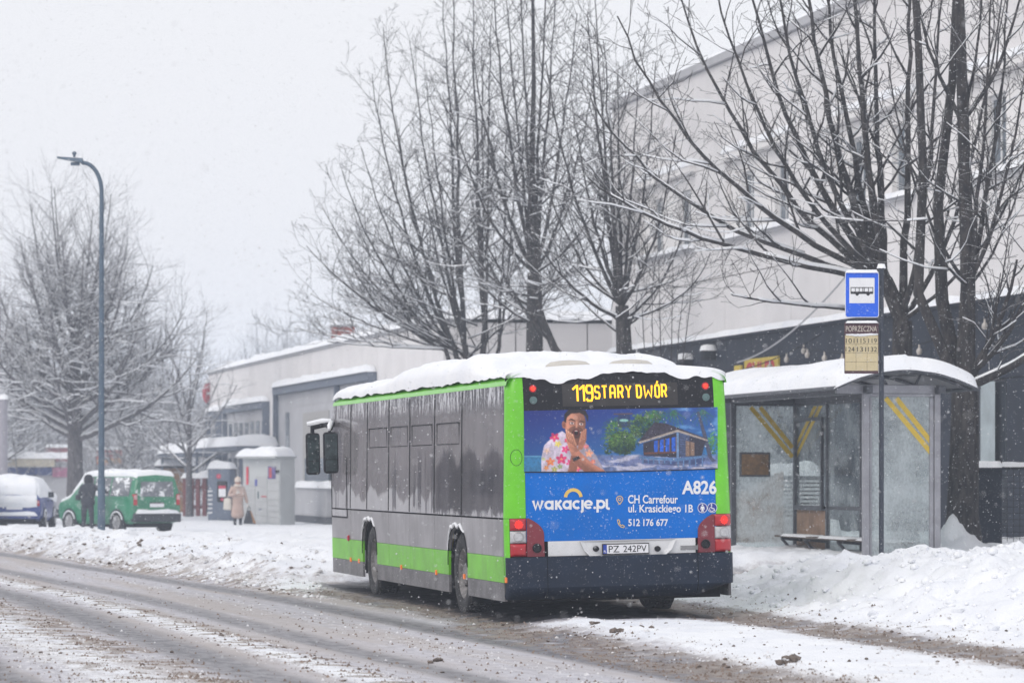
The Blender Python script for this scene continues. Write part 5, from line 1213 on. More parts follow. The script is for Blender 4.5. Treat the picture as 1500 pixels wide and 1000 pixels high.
sg2 = tag(bb('shop_sign', M_SIGNY, (FU-.16, FU-.11, 43.65, 44.25, 3.72, 4.30)), 'small blank yellow board beside the lettered shop sign', 'sign'); sg2.parent = None; sg2.matrix_world = Matrix.LocRotScale(big.location, Euler((0, 0, TH)), None)
# strings of bulbs slung in front of it
def bulb_string(label, A, B, sag, n):
    r = thing('bulb_string', label, 'string lights', A); A = Vector(A); B = Vector(B); mb = MB()
    q = lambda t: (B-A)*t + Vector((0, 0, -4*sag*t*(1-t)))
    mb.tube([q(i/24) for i in range(25)], .012, 5); mb.build('cable', M_RUB, r)
    for i in range(1, n):
        p = q(i/n); MB().lathe([(.02, .0), (.022, -.07), (.055, -.11), (.062, -.155), (.04, -.205), (.001, -.215)], 12, 'z', p, cap=False).build('bulb', mat('bulb', (.50, .46, .42), .3, var=.1), r, smooth=True)
bulb_string('string of pale bulbs sagging low along the dark ground floor', W3(FU-.5, 52, 4.55), W3(FU-.5, 36, 4.75), .55, 12)
bulb_string('string of pale bulbs slung high under the ledge by the tree', W3(FU-.6, 38, 4.6), W3(FU-.6, 24, 4.8), .5, 11)
bulb_string('string of pale bulbs stretched from the far facade corner past the trees', W3(FU-.5, 68, 4.6), W3(FU-.5, 53, 4.75), .6, 6)
mb = MB(); A = W3(FU-.3, 43.5, 4.35); B = W3(10.6, 19.5, 5.55)
mb.tube([A+(B-A)*(i/16)+Vector((0, 0, -.35*4*(i/16)*(1-i/16))) for i in range(17)], .014, 5); mb.tube([A+(B-A)*(i/16)+Vector((0, 0, .016-.35*4*(i/16)*(1-i/16))) for i in range(17)], .012, 5)
tag(mb.build('overhead_cable', mat('cable_snowy', (.4, .4, .42), .7, snow=.5)), 'thin snow-dusted cable running from the shop sign up to the tree', 'cable')
# dark gate pillar and garden fence at the right edge
px_, py_ = (1430-HX)/F*58, 58; gz = GH(px_, py_)
gp = thing('gate_pillar', 'dark square pillar with a snow cap behind the tree trunk', 'pillar', (px_, py_, gz), (0, 0, TH)); MB().rbox(-.36, .36, -.3, .3, -.3, 1.72-gz, .02).build('pillar_block', M_CLAD, gp); MB().rbox(-.40, .40, -.34, .34, 1.721-gz, 1.77-gz, .015).build('pillar_cap', M_CLAD, gp)
snowcap('pillar_snow', -.38, .38, -.32, .32, 1.77-gz, .09, gp, 4, step=.07)
fx, fy = (1466-HX)/F*59.5, 59.5; gz = GH(fx, fy)
fe = thing('mesh_fence', 'low wire mesh fence with snow-topped rail beside the dark pillar', 'fence', (fx, fy, gz), (0, 0, R(3)))
for k in range(4): MB().rbox(k*.8-.02, k*.8+.02, -.02, .02, -.2, 1.5, .006).build('fence_post', M_RUB, fe)
MB().rbox(-.02, 2.42, -.025, .025, 1.3, 1.36, .006).build('fence_rail', M_RUB, fe)
for k in range(22): MB().box(-.0+k*.11, .008+k*.11, -.004, .004, .05, 1.3).build('mesh_wire', M_RUB, fe)
for k in range(11): MB().box(0, 2.4, .005, .011, .1+k*.11, .108+k*.11).build('mesh_wire', M_RUB, fe)
snowcap('rail_snow', 0, 2.4, -.05, .05, 1.36, .07, fe, 6, step=.06)
# ------------------------------------------------------------------ long low building further along
LU = 11.2; L0s, L1s = 60.8, 115.8
low = froot('low_building', 'long low cream building with snowy flat roof and grey framed bays', 'building', LU, L0s)
def lb(name, m, *boxes, parent=None):
    q = FB(LU, L0s)
    for b in boxes: q.B(*b)
    return q.build(name, m, parent or low)
lb('core', M_CREAMW, (LU+.3, LU+13, L0s+.3, L1s-.05, -.3, 6.05))
bays = [(72.0, 93.6, 4.95), (96.4, 108.7, 4.5), (111.0, 114.4, 4.38)]
cuts = [60.8, 66.4, 72.0, 79, 86, 93.6, 96.4, 102.5, 108.7, 111.0, 115.8]
for a, b in zip(cuts, cuts[1:]):
    top = [q[2] for q in bays if q[0] <= (a+b)/2 <= q[1]]
    lb('wall_panel', M_CREAMW, (LU, LU+.29, a+.02, b-.02, (top[0] if top else -.3), 6.05))
for k in range(6): lb('end_panel', M_CREAMW, (LU+.02+2.15*k, LU+2.15*k+2.13, L0s, L0s+.29, -.3, 6.05))
for (a, b, z) in bays:
    lb('bay_wall', M_GREYW, (LU-.08, LU+.28, a+.15, b-.15, -.3, z-.30)); lb('bay_fascia', M_BLUEG, (LU-.30, LU+.0, a, b, z-.28, z-.01))
    for e in (a, b-.14): lb('bay_post', M_BLUEG, (LU-.28, LU+.0, e, e+.14, -.3, z-.285))
    snowcap('bay_snow', -.36, .02, a-L0s, b-L0s, z, .22, low, int(a), step=.35, lump=.5)
lb('bay_post', M_BLUEG, (LU-.27, LU-.085, 78.9, 79.06, -.3, 4.66))
# loading door, tall slit windows
lb('door_frame', M_GREYW, (LU-.16, LU-.085, 79.7, 88.9, -.2, 4.1)); lb('loading_door', mat('door_beige', (.38, .37, .36), .7, var=.08), (LU-.19, LU-.165, 80.6, 86.6, -.2, 3.85), (LU-.20, LU-.192, 83.5, 83.6, -.2, 3.8))
for s_, z0, z1 in [(90.6, 1.2, 3.95)]: lb('slit_window', M_WGLASS, (LU-.10, LU-.085, s_, s_+.9, z0, z1))
for k in range(7): lb('slit_window', M_WGLASS, (LU-.10, LU-.085, 97.0+1.66*k, 97.0+1.66*k+.95, 2.95, 3.75)); lb('slit_window', M_WGLASS, (LU-.10, LU-.085, 97.2+1.66*k, 97.2+1.66*k+1.0, .6, 2.3))
for k in range(2): lb('slit_window', M_WGLASS, (LU-.10, LU-.085, 111.3+1.5*k, 112.1+1.5*k, 2.6, 3.6))
lb('recess', mat('recess_grey', (.22, .22, .24), .8), (LU+.02, LU+.06, 93.7, 96.3, 2.2, 3.5)) if False else None
lb('side_window', M_WGLASS, (LU-.30, LU-.25, 80.0, 85.4, 1.35, 2.2)); lb('low_wall', M_GREYW, (LU-.5, LU-.25, 79.2, 86.0, .15, 1.15)); lb('plinth', mat('plinth_dark', (.07, .075, .09), .8), (LU-.55, LU-.24, 79.1, 86.1, -.2, .16)); snowcap('ledge_snow', -.56, -.2, 79.0-L0s, 86.2-L0s, 1.16, .22, low, 9, step=.3)
lb('roof_edge', M_GREYW, (LU-.06, LU+.4, L0s-.06, L1s, 6.06, 6.16)); snowcap('roof_snow', -.1, 13.1, -.1, L1s-L0s, 6.16, .32, low, 2, step=.5)
# canopies over the doors
for (a, b, u0, z) in ((93.0, 107.5, 9.5, 2.72), (108.3, 118.0, 9.2, 2.55)):
    lb('canopy', M_BLUEG, (u0, LU-.1, a, b, z-.16, z)); snowcap('canopy_snow', u0-LU-.05, -.1, a-L0s, b-L0s, z, .38, low, int(b), step=.3)
    for e in (a+.3, b-.3): lb('canopy_post', M_BLUEG, (u0+.1, u0+.2, e-.05, e+.05, -.3, z-.165))
# round red sign on a bracket at the far corner
p = px2(308.5, 576, 152.5); rs = thing('round_sign', 'round red sign projecting from the far corner of the low building', 'sign', p, (0, 0, R(55)))
MB().lathe([(.02, -.06), (.50, -.06), (.52, -.03), (.52, .03), (.50, .06), (.02, .06)], 28, 'y').build('sign_disc', mat('sign_red', (.48, .05, .075), .5, var=.1), rs, smooth=30)
MB().rbox(-.36, .36, -.075, -.066, -.06, .06, .004).build('sign_bar', M_WLET, rs); snowcap('sign_snow', -.3, .3, -.08, .08, .47, .14, rs, 3, step=.06)
# chimney with a wisp of steam
cu_, cs_ = 13.4, 92.0; x, y = US(cu_, cs_); ch = thing('chimney', 'red brick chimney with snow on the low building roof', 'chimney', (x, y, 6.0), (0, 0, TH))
for j in range(9):
    for k in range(3): MB().box(-.40+.265*k+(.0 if j % 2 else -.02), -.40+.265*k+.25, -.36, .36, .02+.135*j, .02+.135*j+.12).build('brick', M_BRICK, ch)
MB().box(-.38, .38, -.34, .34, 0, 1.22).build('chimney_core', mat('mortar', (.35, .32, .3), .9), ch); MB().rbox(-.46, .46, -.42, .42, 1.23, 1.32, .02).build('chimney_slab', M_GREYW, ch); snowcap('chimney_snow', -.46, .46, -.42, .42, 1.31, .30, ch, 8, step=.1)
# ================================================================== street furniture beyond the bus
# parcel locker
p = px2(406, 757, 117.0); gz = GH(p.x, p.y); pk = thing('parcel_locker', 'pale grey parcel locker bank with deep snow on its roof', 'locker', (p.x, p.y, gz-.05), (0, 0, R(-34)))
M_LOCK = mat('locker_grey', (.50, .52, .52), .55, var=.06, scale=3, speckle=.1); M_LOCK2 = mat('locker_door', (.46, .47, .475), .5, var=.06, scale=3, speckle=.1)
MB().rbox(-1.15, .45, -.42, .42, 0, 2.32, .02).build('cabinet', M_LOCK, pk)
for i in range(3):
    hs = ([.16]*9 + [.5]) if i == 0 else ([.25]*3+[.5]+[.35]*2 if i == 1 else [.2]*4+[.3]*3)
    z = .10
    for h in hs:
        if z+h > 1.95: break
        MB().rbox(-1.12+.52*i, -1.12+.52*i+.505, -.44, -.415, z+.008, z+h-.008, .005, 1).build('locker_door', M_LOCK2, pk); z += h
MB().rbox(-1.2, .5, -.75, .46, 2.32, 2.40, .02).build('canopy', M_LOCK, pk); snowcap('canopy_snow', -1.2, .5, -.75, .46, 2.40, .30, pk, 21, step=.1)
MB().box(-.05, .28, -.452, -.441, 1.62, 2.05).build('screen', mat('locker_screen', (.13, .10, .28), .3, var=.3, scale=6), pk)
MB().box(.0, .12, -.458, -.453, 1.66, 2.0).build('screen_image', mat('locker_poster', (.55, .10, .12), .4, var=.3, scale=10), pk)
for (x, z, w_, h, m) in ((-1.0, 1.42, .10, .62, (.60, .06, .09)), (-.62, 1.38, .10, .22, (.10, .11, .40)), (-.5, .95, .05, .24, (.05, .10, .12)), (-.34, 1.0, .22, .04, (.55, .08, .10)), (-.45, .55, .12, .04, (.10, .12, .20))):
    MB().box(x, x+w_, -.449, -.4415, z, z+h).build('sticker', mat('sticker_%d' % int((x+2)*100), m, .5, var=.1), pk)
MB().rbox(.30, .44, -.5, -.44, 1.83, 1.92, .01).build('camera_box', M_RUB, pk)
# blue-grey machine
p = px2(325, 752, 127); gz = GH(p.x, p.y); kx = thing('ticket_machine', 'rounded blue-grey machine with red emblem and white notice beside the locker', 'machine', (p.x, p.y, gz-.05), (0, 0, R(-14)))
MB().rbox(-.45, .45, -.35, .35, 0, 2.0, .10, 4).build('machine_body', mat('machine_grey', (.13, .16, .22), .5, var=.1, speckle=.15), kx, smooth=True)
MB().rbox(-.05, .33, -.375, -.352, .72, 1.50, .03).build('machine_panel', M_BLACK, kx, smooth=True); MB().box(0, .28, -.382, -.377, .92, 1.22).build('notice', M_WLET, kx); MB().box(0, .28, -.382, -.377, 1.225, 1.33).build('notice_head', mat('notice_red', (.6, .04, .10), .5), kx)
MB().lathe([(.001, -.383), (.09, -.38), (.09, -.352)], 16, 'y', (.0, 0, 1.68), cap=False).build('emblem', MATS['notice_red'], kx); MB().lathe([(.001, -.383), (.06, -.38), (.06, -.37)], 12, 'y', (.14, 0, .82), cap=False).build('emblem', MATS['notice_red'], kx)
for k in range(6): MB().box(-.43, -.25, -.37, -.35, .3+.16*k, .36+.16*k).build('louvre', M_WHITE, kx)
snowcap('machine_snow', -.45, .45, -.35, .35, 1.97, .26, kx, 22, step=.08)
# red-brown gate posts with boards
p = px2(290, 738, 140); gz = GH(p.x, p.y); rf_ = thing('board_fence', 'short red-brown board fence with snow on top beside the blue-grey machine', 'fence', (p.x, p.y, gz-.1), (0, 0, R(-8)))
M_RB = mat('red_brown_board', (.20, .045, .045), .75, var=.25, scale=6, speckle=.25)
for k in range(5): MB().rbox(-.62+.27*k, -.62+.27*k+.17, -.08, .08, 0, 1.62+.06*(k % 2), .015).build('board', M_RB, rf_)
MB().box(-.6, .7, .085, .12, .4, .55).build('rail', M_RB, rf_); MB().box(-.6, .7, .085, .12, 1.2, 1.35).build('rail', M_RB, rf_); snowcap('fence_snow', -.66, .68, -.16, .16, 1.66, .24, rf_, 11, step=.09, lump=.6)
p = px2(256, 722, 155); sd2 = thing('wooden_shed', 'small ochre wooden shed half hidden under snowy branches', 'shed', (p.x, p.y, -.3), (0, 0, R(-10)))
for k in range(5): MB().rbox(-.55+.22*k, -.55+.22*k+.21, -.4, -.36, 0, 2.2, .01).build('plank', mat('ochre_plank', (.28, .15, .06), .8, var=.3, scale=6), sd2)
MB().box(-.54, .54, -.355, .6, 0, 2.15).build('shed_body', mat('shed_dark', (.10, .07, .05), .8), sd2); MB().rbox(-.75, .75, -.7, .8, 2.2, 2.32, .02).build('shed_roof', M_RUB, sd2); snowcap('shed_snow', -.75, .75, -.7, .8, 2.32, .3, sd2, 12, step=.1)
# street lamp
p = px2(148.5, 790, 77); gz = GH(p.x, p.y); lm = thing('street_lamp', 'tall slate-blue street lamp with curved arm at the verge', 'street lamp', (p.x, p.y, gz))
M_LAMP = mat('lamp_blue_grey', (.085, .13, .185), .5, .1, var=.15, scale=6, speckle=.1)
zt = px2(148, 285, 77).z-gz; zz = px2(148, 236, 77).z-gz; ax = (118-148.5)/F*77
MB().tube([(0, 0, -.4), (0, 0, 1.2), (0, 0, 1.21), (.005, 0, zt)] , [.092, .085, .072, .050], 14).build('pole', M_LAMP, lm, smooth=True)
mb = MB(); pts = [(.005, 0, zt-.02)]
for i in range(9): a = R(90*i/8); pts.append((.005-.42*(1-math.cos(a)) , 0, zt+.05+(zz-zt-.09)*math.sin(a)))
pts.append((ax, 0, zz+.01)); mb.tube(pts, [.048]*len(pts), 10); mb.build('arm', M_LAMP, lm, smooth=True)
x1 = (84-148.5)/F*77
mb = MB(); mb.add([(ax+.05, -.10, zz-.05), (x1, -.08, zz+.06), (x1, .08, zz+.06), (ax+.05, .10, zz-.05), (ax+.05, -.06, zz+.06), (x1, -.05, zz+.10), (x1, .05, zz+.10), (ax+.05, .06, zz+.06)], [(0,3,2,1), (4,5,6,7), (0,1,5,4), (1,2,6,5), (2,3,7,6), (3,0,4,7)])
mb.build('lamp_head', M_LAMP, lm); MB().lathe([(.03, 0), (.03, .05), (.05, .06), (.05, .11), (.001, .13)], 10, 'z', (ax-.14, 0, zz+.09), cap=False).build('sensor_cap', M_LAMP, lm); MB().rbox(ax-.22, ax-.02, -.05, .05, zz-.1, zz-.03, .01).build('driver_box', M_LAMP, lm)
# low kiosk row far left, grey column at the frame edge
p = px2(40, 705, 150); ki = thing('kiosk', 'low far-off kiosk with blue banner and cream fascia', 'kiosk', (p.x, p.y, -.3), (0, 0, R(4)))
MB().box(-2.4, 1.9, 0, 4, 0, 2.2).build('kiosk_wall', M_GREYW, ki); MB().box(-1.0, 1.08, -.08, -.01, 1.88, 2.22).build('banner', mat('banner_blue', (.03, .06, .22), .6, var=.4, scale=5, speckle=.4), ki); MB().box(1.10, 1.75, -.08, -.01, 1.80, 2.22).build('banner', mat('banner_pink', (.42, .16, .26), .6, var=.3, scale=6), ki)
MB().box(-2.5, 1.2, -.3, .4, 2.26, 2.62).build('fascia', mat('fascia_cream', (.55, .50, .40), .7, var=.1), ki); snowcap('kiosk_snow', -2.5, 2.0, -.35, 4, 2.62, .25, ki, 13, step=.25)
p = px2(4, 700, 112); gcol = thing('grey_column', 'thick pale grey column beside the kiosk', 'column', (p.x, p.y, -.3)); MB().tube([(0, 0, 0), (0, 0, 4.4)], [.17, .16], 14).build('column_shaft', mat('column_grey', (.33, .32, .36), .7, var=.1), gcol, smooth=True); snowcap('column_snow', -.14, .14, -.14, .14, 4.39, .15, gcol, 2, step=.05)
for (px, py, Yd, wd, hh_, c, lab) in ((88, 676, 165, 1.4, .7, (.34, .12, .14), 'dull red hoarding board among the snowy trees above the kiosk'), (160, 680, 160, 1.2, .7, (.50, .16, .14), 'small red and orange hoarding behind the lamp pole')):
    p = px2(px, py, Yd); hb = thing('hoarding', lab, 'hoarding', (p.x, p.y, -.3)); z0 = p.z+.3
    MB().rbox(-wd/2, wd/2, -.04, .04, z0, z0+hh_, .01).build('board', mat('hoarding_%d' % px, c, .6, var=.3, scale=4, speckle=.3), hb)
    for s_ in (-1, 1): MB().box(s_*wd*.35-.05, s_*wd*.35+.05, .041, .12, 0, z0+hh_*.8).build('leg', M_RUB, hb)
    if px > 100: MB().box(-wd/2+.05, wd/2-.05, -.05, -.042, z0+.05, z0+hh_*.4).build('lower_panel', mat('hoarding_orange', (.6, .30, .08), .6, var=.2), hb)
    snowcap('board_snow', -wd/2, wd/2, -.1, .1, z0+hh_-.01, .15, hb, px, step=.08)
# things behind the shelter, seen through its panes
p = px2(1119, 806, 62.5); gz = GH(p.x, p.y); wb = thing('wooden_crate', 'brown wooden box standing behind the far end of the shelter', 'box', (p.x, p.y, gz-.05), (0, 0, TH+R(12)))
M_CR = mat('crate_wood', (.30, .165, .095), .75, var=.2, scale=5, streak=.15, speckle=.2)
for k in range(5): MB().rbox(-.62+.17*k, -.62+.17*k+.162, -.30, -.27, 0, 1.0+.08*k, .006).build('plank', M_CR, wb)
for k in range(4): MB().rbox(.24, .27, -.265+.14*k, -.265+.14*k+.132, 0, 1.34-.1*k, .006).build('plank', M_CR, wb)
MB().box(-.6, .235, -.265, .3, 0, .95).build('box_core', mat('crate_dark', (.12, .07, .045), .8), wb)
p = px2(1150, 795, 63.5); gz = GH(p.x, p.y); lv = thing('louvred_cabinet', 'grey slatted cabinet drifted with snow behind the shelter', 'cabinet', (p.x, p.y, gz-.05), (0, 0, TH))
MB().rbox(-.38, .62, -.24, .3, 0, 1.25, .02).build('cabinet_body', M_ALUD, lv)
for k in range(13): MB().rbox(-.34, .58, -.285, -.245, .22+.075*k, .22+.075*k+.042, .006, 1).build('slat', M_WHITE, lv)
snowcap('cabinet_snow', -.4, .64, -.3, .3, 1.25, .22, lv, 14, step=.08); snowcap('cabinet_snow', -.2, .9, -.7, -.29, .02, .42, lv, 15, step=.08)
# ================================================================== trees
def bark(name, c1, c2, sn):
    m = bpy.data.materials.new(name); m.use_nodes = True; t = m.node_tree; p = t.nodes['Principled BSDF']
    n = noise(t, 1.0, 5, stretch=(16, 16, 4)); c = mixc(t, ramp(t, n, .35, .7), c1, c2)
    ge = t.nodes.new('ShaderNodeNewGeometry'); sx = t.nodes.new('ShaderNodeSeparateXYZ'); t.links.new(ge.outputs['Normal'], sx.inputs[0])
    n2 = noise(t, 7.0, 3); a = mathn(t, 'ADD', sx.outputs[2], mathn(t, 'MULTIPLY', mathn(t, 'SUBTRACT', n2, .5), .9))
    k = ramp(t, a, .62-sn, .80-sn); c = mixc(t, k, c, SNOW)                 # snow lying on the upper side of every bough
    n3 = noise(t, 22.0, 3); k3 = mathn(t, 'MULTIPLY', ramp(t, n3, .62, .74), .35); c = mixc(t, k3, c, SNOW)   # flecks blown into the bark
    t.links.new(c, p.inputs['Base Color']); p.inputs['Roughness'].default_value = .9
    MATS[name] = m; return m
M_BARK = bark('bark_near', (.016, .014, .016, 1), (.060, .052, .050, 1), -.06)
M_BARK2 = bark('bark_far', (.075, .07, .08, 1), (.15, .14, .145, 1), .36)  # frosted, and paler than near bark: distance haze put into the colour
class Tree:
    def __init__(s, seed, twig=1.0, detail=3): s.r = random.Random(seed); s.wood = MB(); s.trunk = MB(); s.snow = MB(); s.twig = twig; s.detail = detail; s.nt = 0
    def rv(s, k): return Vector((s.r.gauss(0, k), s.r.gauss(0, k), s.r.gauss(0, k)))
    def put(s, pts, rad, sides, trunk=False, snow=True):
        (s.trunk if trunk else s.wood).tube(pts, rad, sides, cap=False)
        if snow and rad[0] > .011:
            # a ridge of snow on boughs that do not rise too steeply
            run, rr_ = [], []
            for i, p in enumerate(pts):
                d = (Vector(pts[min(i+1, len(pts)-1)])-Vector(pts[max(i-1, 0)])).normalized()
                if abs(d.z) < .88 and s.r.random() < .92: run.append(Vector(p)+Vector((0, 0, rad[i]*.75+.004))); rr_.append(min(.05, rad[i]*.80+.008)*(1.25-abs(d.z)))
                else:
                    if len(run) > 1: s.snow.tube(run, rr_, 5)
                    run, rr_ = [], []
            if len(run) > 1: s.snow.tube(run, rr_, 5)
    def branch(s, p, d, L, r, lv):
        n = (0, 7, 5, 3, 2)[lv]; pts = [p]; rad = [r]; trop = (0, .08, .07, .05, .04)[lv]; wob = (0, .08, .15, .20, .22)[lv]
        dirs = [d]
        for i in range(n):
            d = (d + Vector((0, 0, trop)) + s.rv(wob)).normalized(); p = p + d*(L/n); pts.append(p); dirs.append(d); rad.append(max(r*(1-.75*(i+1)/n), .0050))
        s.put(pts, rad, (0, 6, 5, 3, 3)[lv]); s.kids(pts, dirs, rad, L, lv)
    def kids(s, pts, dirs, rad, L, lv, start=.18):
        if lv >= min(4, s.detail+1): return
        dens = (0, 2.9, 4.4, 6.5, 0)[lv]*s.twig if lv < 4 else 0
        if lv == 3 and s.detail < 3: return
        m = max(1, int(L*dens+s.r.random())); az = s.r.uniform(0, 6.28)
        for k in range(m):
            t = start+(1-start)*(k+s.r.random())/m; f = t*(len(pts)-1); i = min(int(f), len(pts)-2); q = f-i
            p = Vector(pts[i])*(1-q)+Vector(pts[i+1])*q; d = dirs[min(i+1, len(dirs)-1)]; r0 = rad[i]*(1-q)+rad[i+1]*q
            az += 2.4+s.r.uniform(-.5, .5); o = d.orthogonal().normalized(); o = Quaternion(d, az) @ o
            ang = R(s.r.uniform(30, 66)); nd_ = (d*math.cos(ang)+o*math.sin(ang)).normalized()
            if nd_.z < -.2: nd_.z *= -.4; nd_.normalize()
            cl = {1: s.r.uniform(.6, 2.3), 2: s.r.uniform(.35, 1.1), 3: s.r.uniform(.12, .38)}[lv]*(1.15-.5*t)*s.scale
            s.branch(p, nd_, cl, min(r0*.62, {1: .027, 2: .0125, 3: .0075}[lv]*s.thick), lv+1)
    scale = 1.0; thick = 1.0
    def limb(s, A, B, r0, r1, bow=.30, n=12, lv=1, c=None):
        """a main bough from A to B that swings outward, then climbs"""
        A, B = Vector(A), Vector(B); D = B-A
        C = c if c is not None else A + Vector((D.x*(.5+bow), D.y*(.5+bow), D.z*(.5-bow*.75)))
        pts, rad = [], []; w = s.rv(1.0); ph = s.r.uniform(0, 6)
        for i in range(n+1):
            t = i/n; p = A*(1-t)**2 + C*2*t*(1-t) + B*t*t; p = p + Vector((math.sin(t*9+ph)*.05, math.cos(t*8+ph)*.05, 0))*D.length*.06*math.sin(math.pi*min(1, t*1.2)) + s.rv(.008)*D.length*.3
            pts.append(p); rad.append(r0+(r1-r0)*t**.8)
        dirs = [(pts[min(i+1, n)]-pts[max(i-1, 0)]).normalized() for i in range(n+1)]
        s.put(pts, rad, 7); s.kids(pts, dirs, rad, D.length, lv); return pts
    def stem(s, pts, rad): s.put([Vector(p) for p in pts], rad, 10, trunk=True)
    def finish(s, name, label, base, m=M_BARK, group=None):
        o = thing(name, label, 'tree', base, group=group); b = Vector(base)
        for mb_, nm, mm in ((s.trunk, 'trunk', m), (s.wood, 'crown', m), (s.snow, 'branch_snow', MATS['snow'])):
            if not mb_.v: continue
            mb_.v = [(x-b.x, y-b.y, z-b.z) for x, y, z in mb_.v]; q_ = mb_.build(nm, mm, o, smooth='all', fixn=False)
            if nm == 'branch_snow': tag(q_, kind='stuff')
        return o
def tip(px, py, Y): return px2(px, py, Y)
def low_limbs(t, cx, cy_, Y, n, spread):
    for k in range(n):
        a = px2(cx+t.r.uniform(-12, 12), cy_+t.r.uniform(-50, 20), Y+t.r.uniform(-.1, .1)); dx = t.r.uniform(-1, 1)*spread
        t.limb(a, px2(cx+dx, cy_-t.r.uniform(.25, .9)*abs(dx)-t.r.uniform(0, 90), Y+t.r.uniform(-2, 2)), t.r.uniform(.018, .04), .007, t.r.uniform(-.05, .3), 10)
GRT = 'roadside trees between the kerb and the buildings'
# --- tree beside the shelter, fan of long stems (base hidden by the shelter)
t = Tree(11, .72, 3); Y = 57.4; b0 = px2(1326, 760, Y); b0.z = GH(b0.x, b0.y)-.1
fork = px2(1322, 470, Y)
t.stem([b0, (b0.x, Y, 1.5), (fork.x-.02, Y, 2.6), fork], [.27, .22, .19, .17])
f2 = px2(1296, 410, Y); t.limb(fork, f2, .15, .13, 0, 4, 4)
for (px, py, dy, r0, bow, src) in ((862, 262, -1.5, .062, .24, f2), (868, 150, .8, .060, .26, f2), (905, 25, -.8, .062, .24, f2), (985, -40, 1.2, .070, .22, f2), (1040, -60, -.6, .060, .24, f2), (1085, -90, .5, .085, .22, f2), (1120, -120, -1.2, .070, .22, f2),
        (1165, -150, .3, .095, .20, f2), (1195, -160, 1.0, .080, .18, f2), (1235, -180, -.5, .090, .10, f2), (1275, -160, .6, .075, .08, f2), (1070, 430, -1.6, .035, .30, px2(1240, 452, Y)), (1335, -170, .5, .085, .05, fork), (1385, -120, -1.0, .065, .25, fork), (1470, -40, 1.4, .055, .25, fork), (1530, 150, -1.3, .04, .25, fork)):
    t.limb(src, tip(px, py, Y+dy), r0, .012, bow, 16)
t.finish('roadside_tree', 'bare tree with a wide fan of long stems rising behind the bus stop sign', b0, group=GRT)
# --- neighbour at the right edge: stout trunk, snow-laden low bough
t = Tree(12, .72, 3); Y = 54.9; b0 = px2(1410, 790, Y); b0.z = GH(b0.x, b0.y)-.15
a1 = px2(1413, 640, Y); a2 = px2(1414, 540, Y); a3 = px2(1418, 420, Y); a4 = px2(1411, 180, Y); a5 = px2(1404, -40, Y)
t.stem([b0, (b0.x, Y, 1.0), a1, a2], [.36, .27, .24, .22]); t.stem([a2, a3, a4, a5], [.17, .125, .098, .08])
t.stem([a2+Vector((-.1, .1, -.2)), px2(1380, 440, Y+.3), px2(1374, 300, Y+.4), px2(1395, 120, Y+.6), px2(1402, -40, Y+.6)], [.13, .11, .085, .07, .06])
t.stem([a2+Vector((-.15, -.1, -.25)), px2(1345, 430, Y-.2), px2(1352, 250, Y), px2(1345, 60, Y), px2(1338, -40, Y)], [.10, .085, .07, .06, .055])
t.limb(a2+Vector((0, -.05, -.3)), px2(1530, 505, Y-.8), .085, .05, .1, 10, 2); t.limb(a2+Vector((.05, 0, -.1)), px2(1490, 380, Y-.5), .07, .02, .2, 10, 1); t.limb(a2+Vector((.05, 0, -.1)), px2(1530, 330, Y-.9), .05, .015, .3, 10, 1)
for (px, py, dy, r0, src) in ((1480, -60, .8, .06, a3), (1510, 40, -.8, .045, a3), (1455, -80, -.5, .05, a3), (1330, -80, -.9, .045, a4), (1520, -120, .4, .04, a4), (1445, -100, .6, .035, a4), (1300, 90, -1.2, .035, a3), (1500, 240, -.7, .03, a3), (1360, 330, -1.5, .03, a3)):
    t.limb(src, tip(px, py, Y+dy), r0, .010, .22, 12)
for (px, py) in ((1466, 400), (1480, 330), (1500, 420), (1450, 440)): t.limb(px2(1440, 535, Y-.2), px2(px, py, Y-.4), .025, .008, .1, 6, 2)
t.finish('roadside_tree', 'stout dark tree beside the shelter with a snow-laden low bough', b0, group=GRT)
# --- three trees behind the bus
t = Tree(13, .78, 3); Y = 76.5; b0 = px2(914, 800, Y); b0.z = GH(b0.x, b0.y)-.1; f = px2(911, 448, Y)
t.stem([b0, (b0.x, Y, 2.2), px2(915, 530, Y), px2(913, 480, Y), f], [.27, .22, .19, .17, .15])
for (px, py, dy, r0, bow) in ((838, 150, 1, .055, .15), (800, 90, -1, .055, .2), (860, 20, .5, .07, .12), (885, 60, -1.5, .06, .1), (905, 100, 1, .06, .05), (935, 120, -1, .05, .1), (960, 90, 1.2, .05, .2), (990, 190, -1.4, .05, .25), (1010, 290, .6, .04, .3), (770, 310, -.8, .045, .25), (790, 230, 1.5, .045, .22), (1040, 370, -1.2, .03, .35), (870, -20, -.4, .05, .1)):
    t.limb(f if py < 260 else px2(912, 470, Y), tip(px, py, Y+dy), r0, .010, bow, 13)
low_limbs(t, 912, 470, Y, 9, 130)
t.finish('roadside_tree', 'bare tree whose single trunk forks low, nearest behind the bus', b0, group=GRT)
t = Tree(14, .78, 3); Y = 85; b0 = px2(785, 800, Y); b0.z = GH(b0.x, b0.y)-.1; f = px2(783, 400, Y)
t.stem([b0, (b0.x, Y, 2.2), px2(783, 520, Y), f], [.33, .27, .22, .18])
t.stem([f, px2(779, 250, Y), px2(782, 120, Y), px2(780, -30, Y)], [.115, .080, .055, .035])
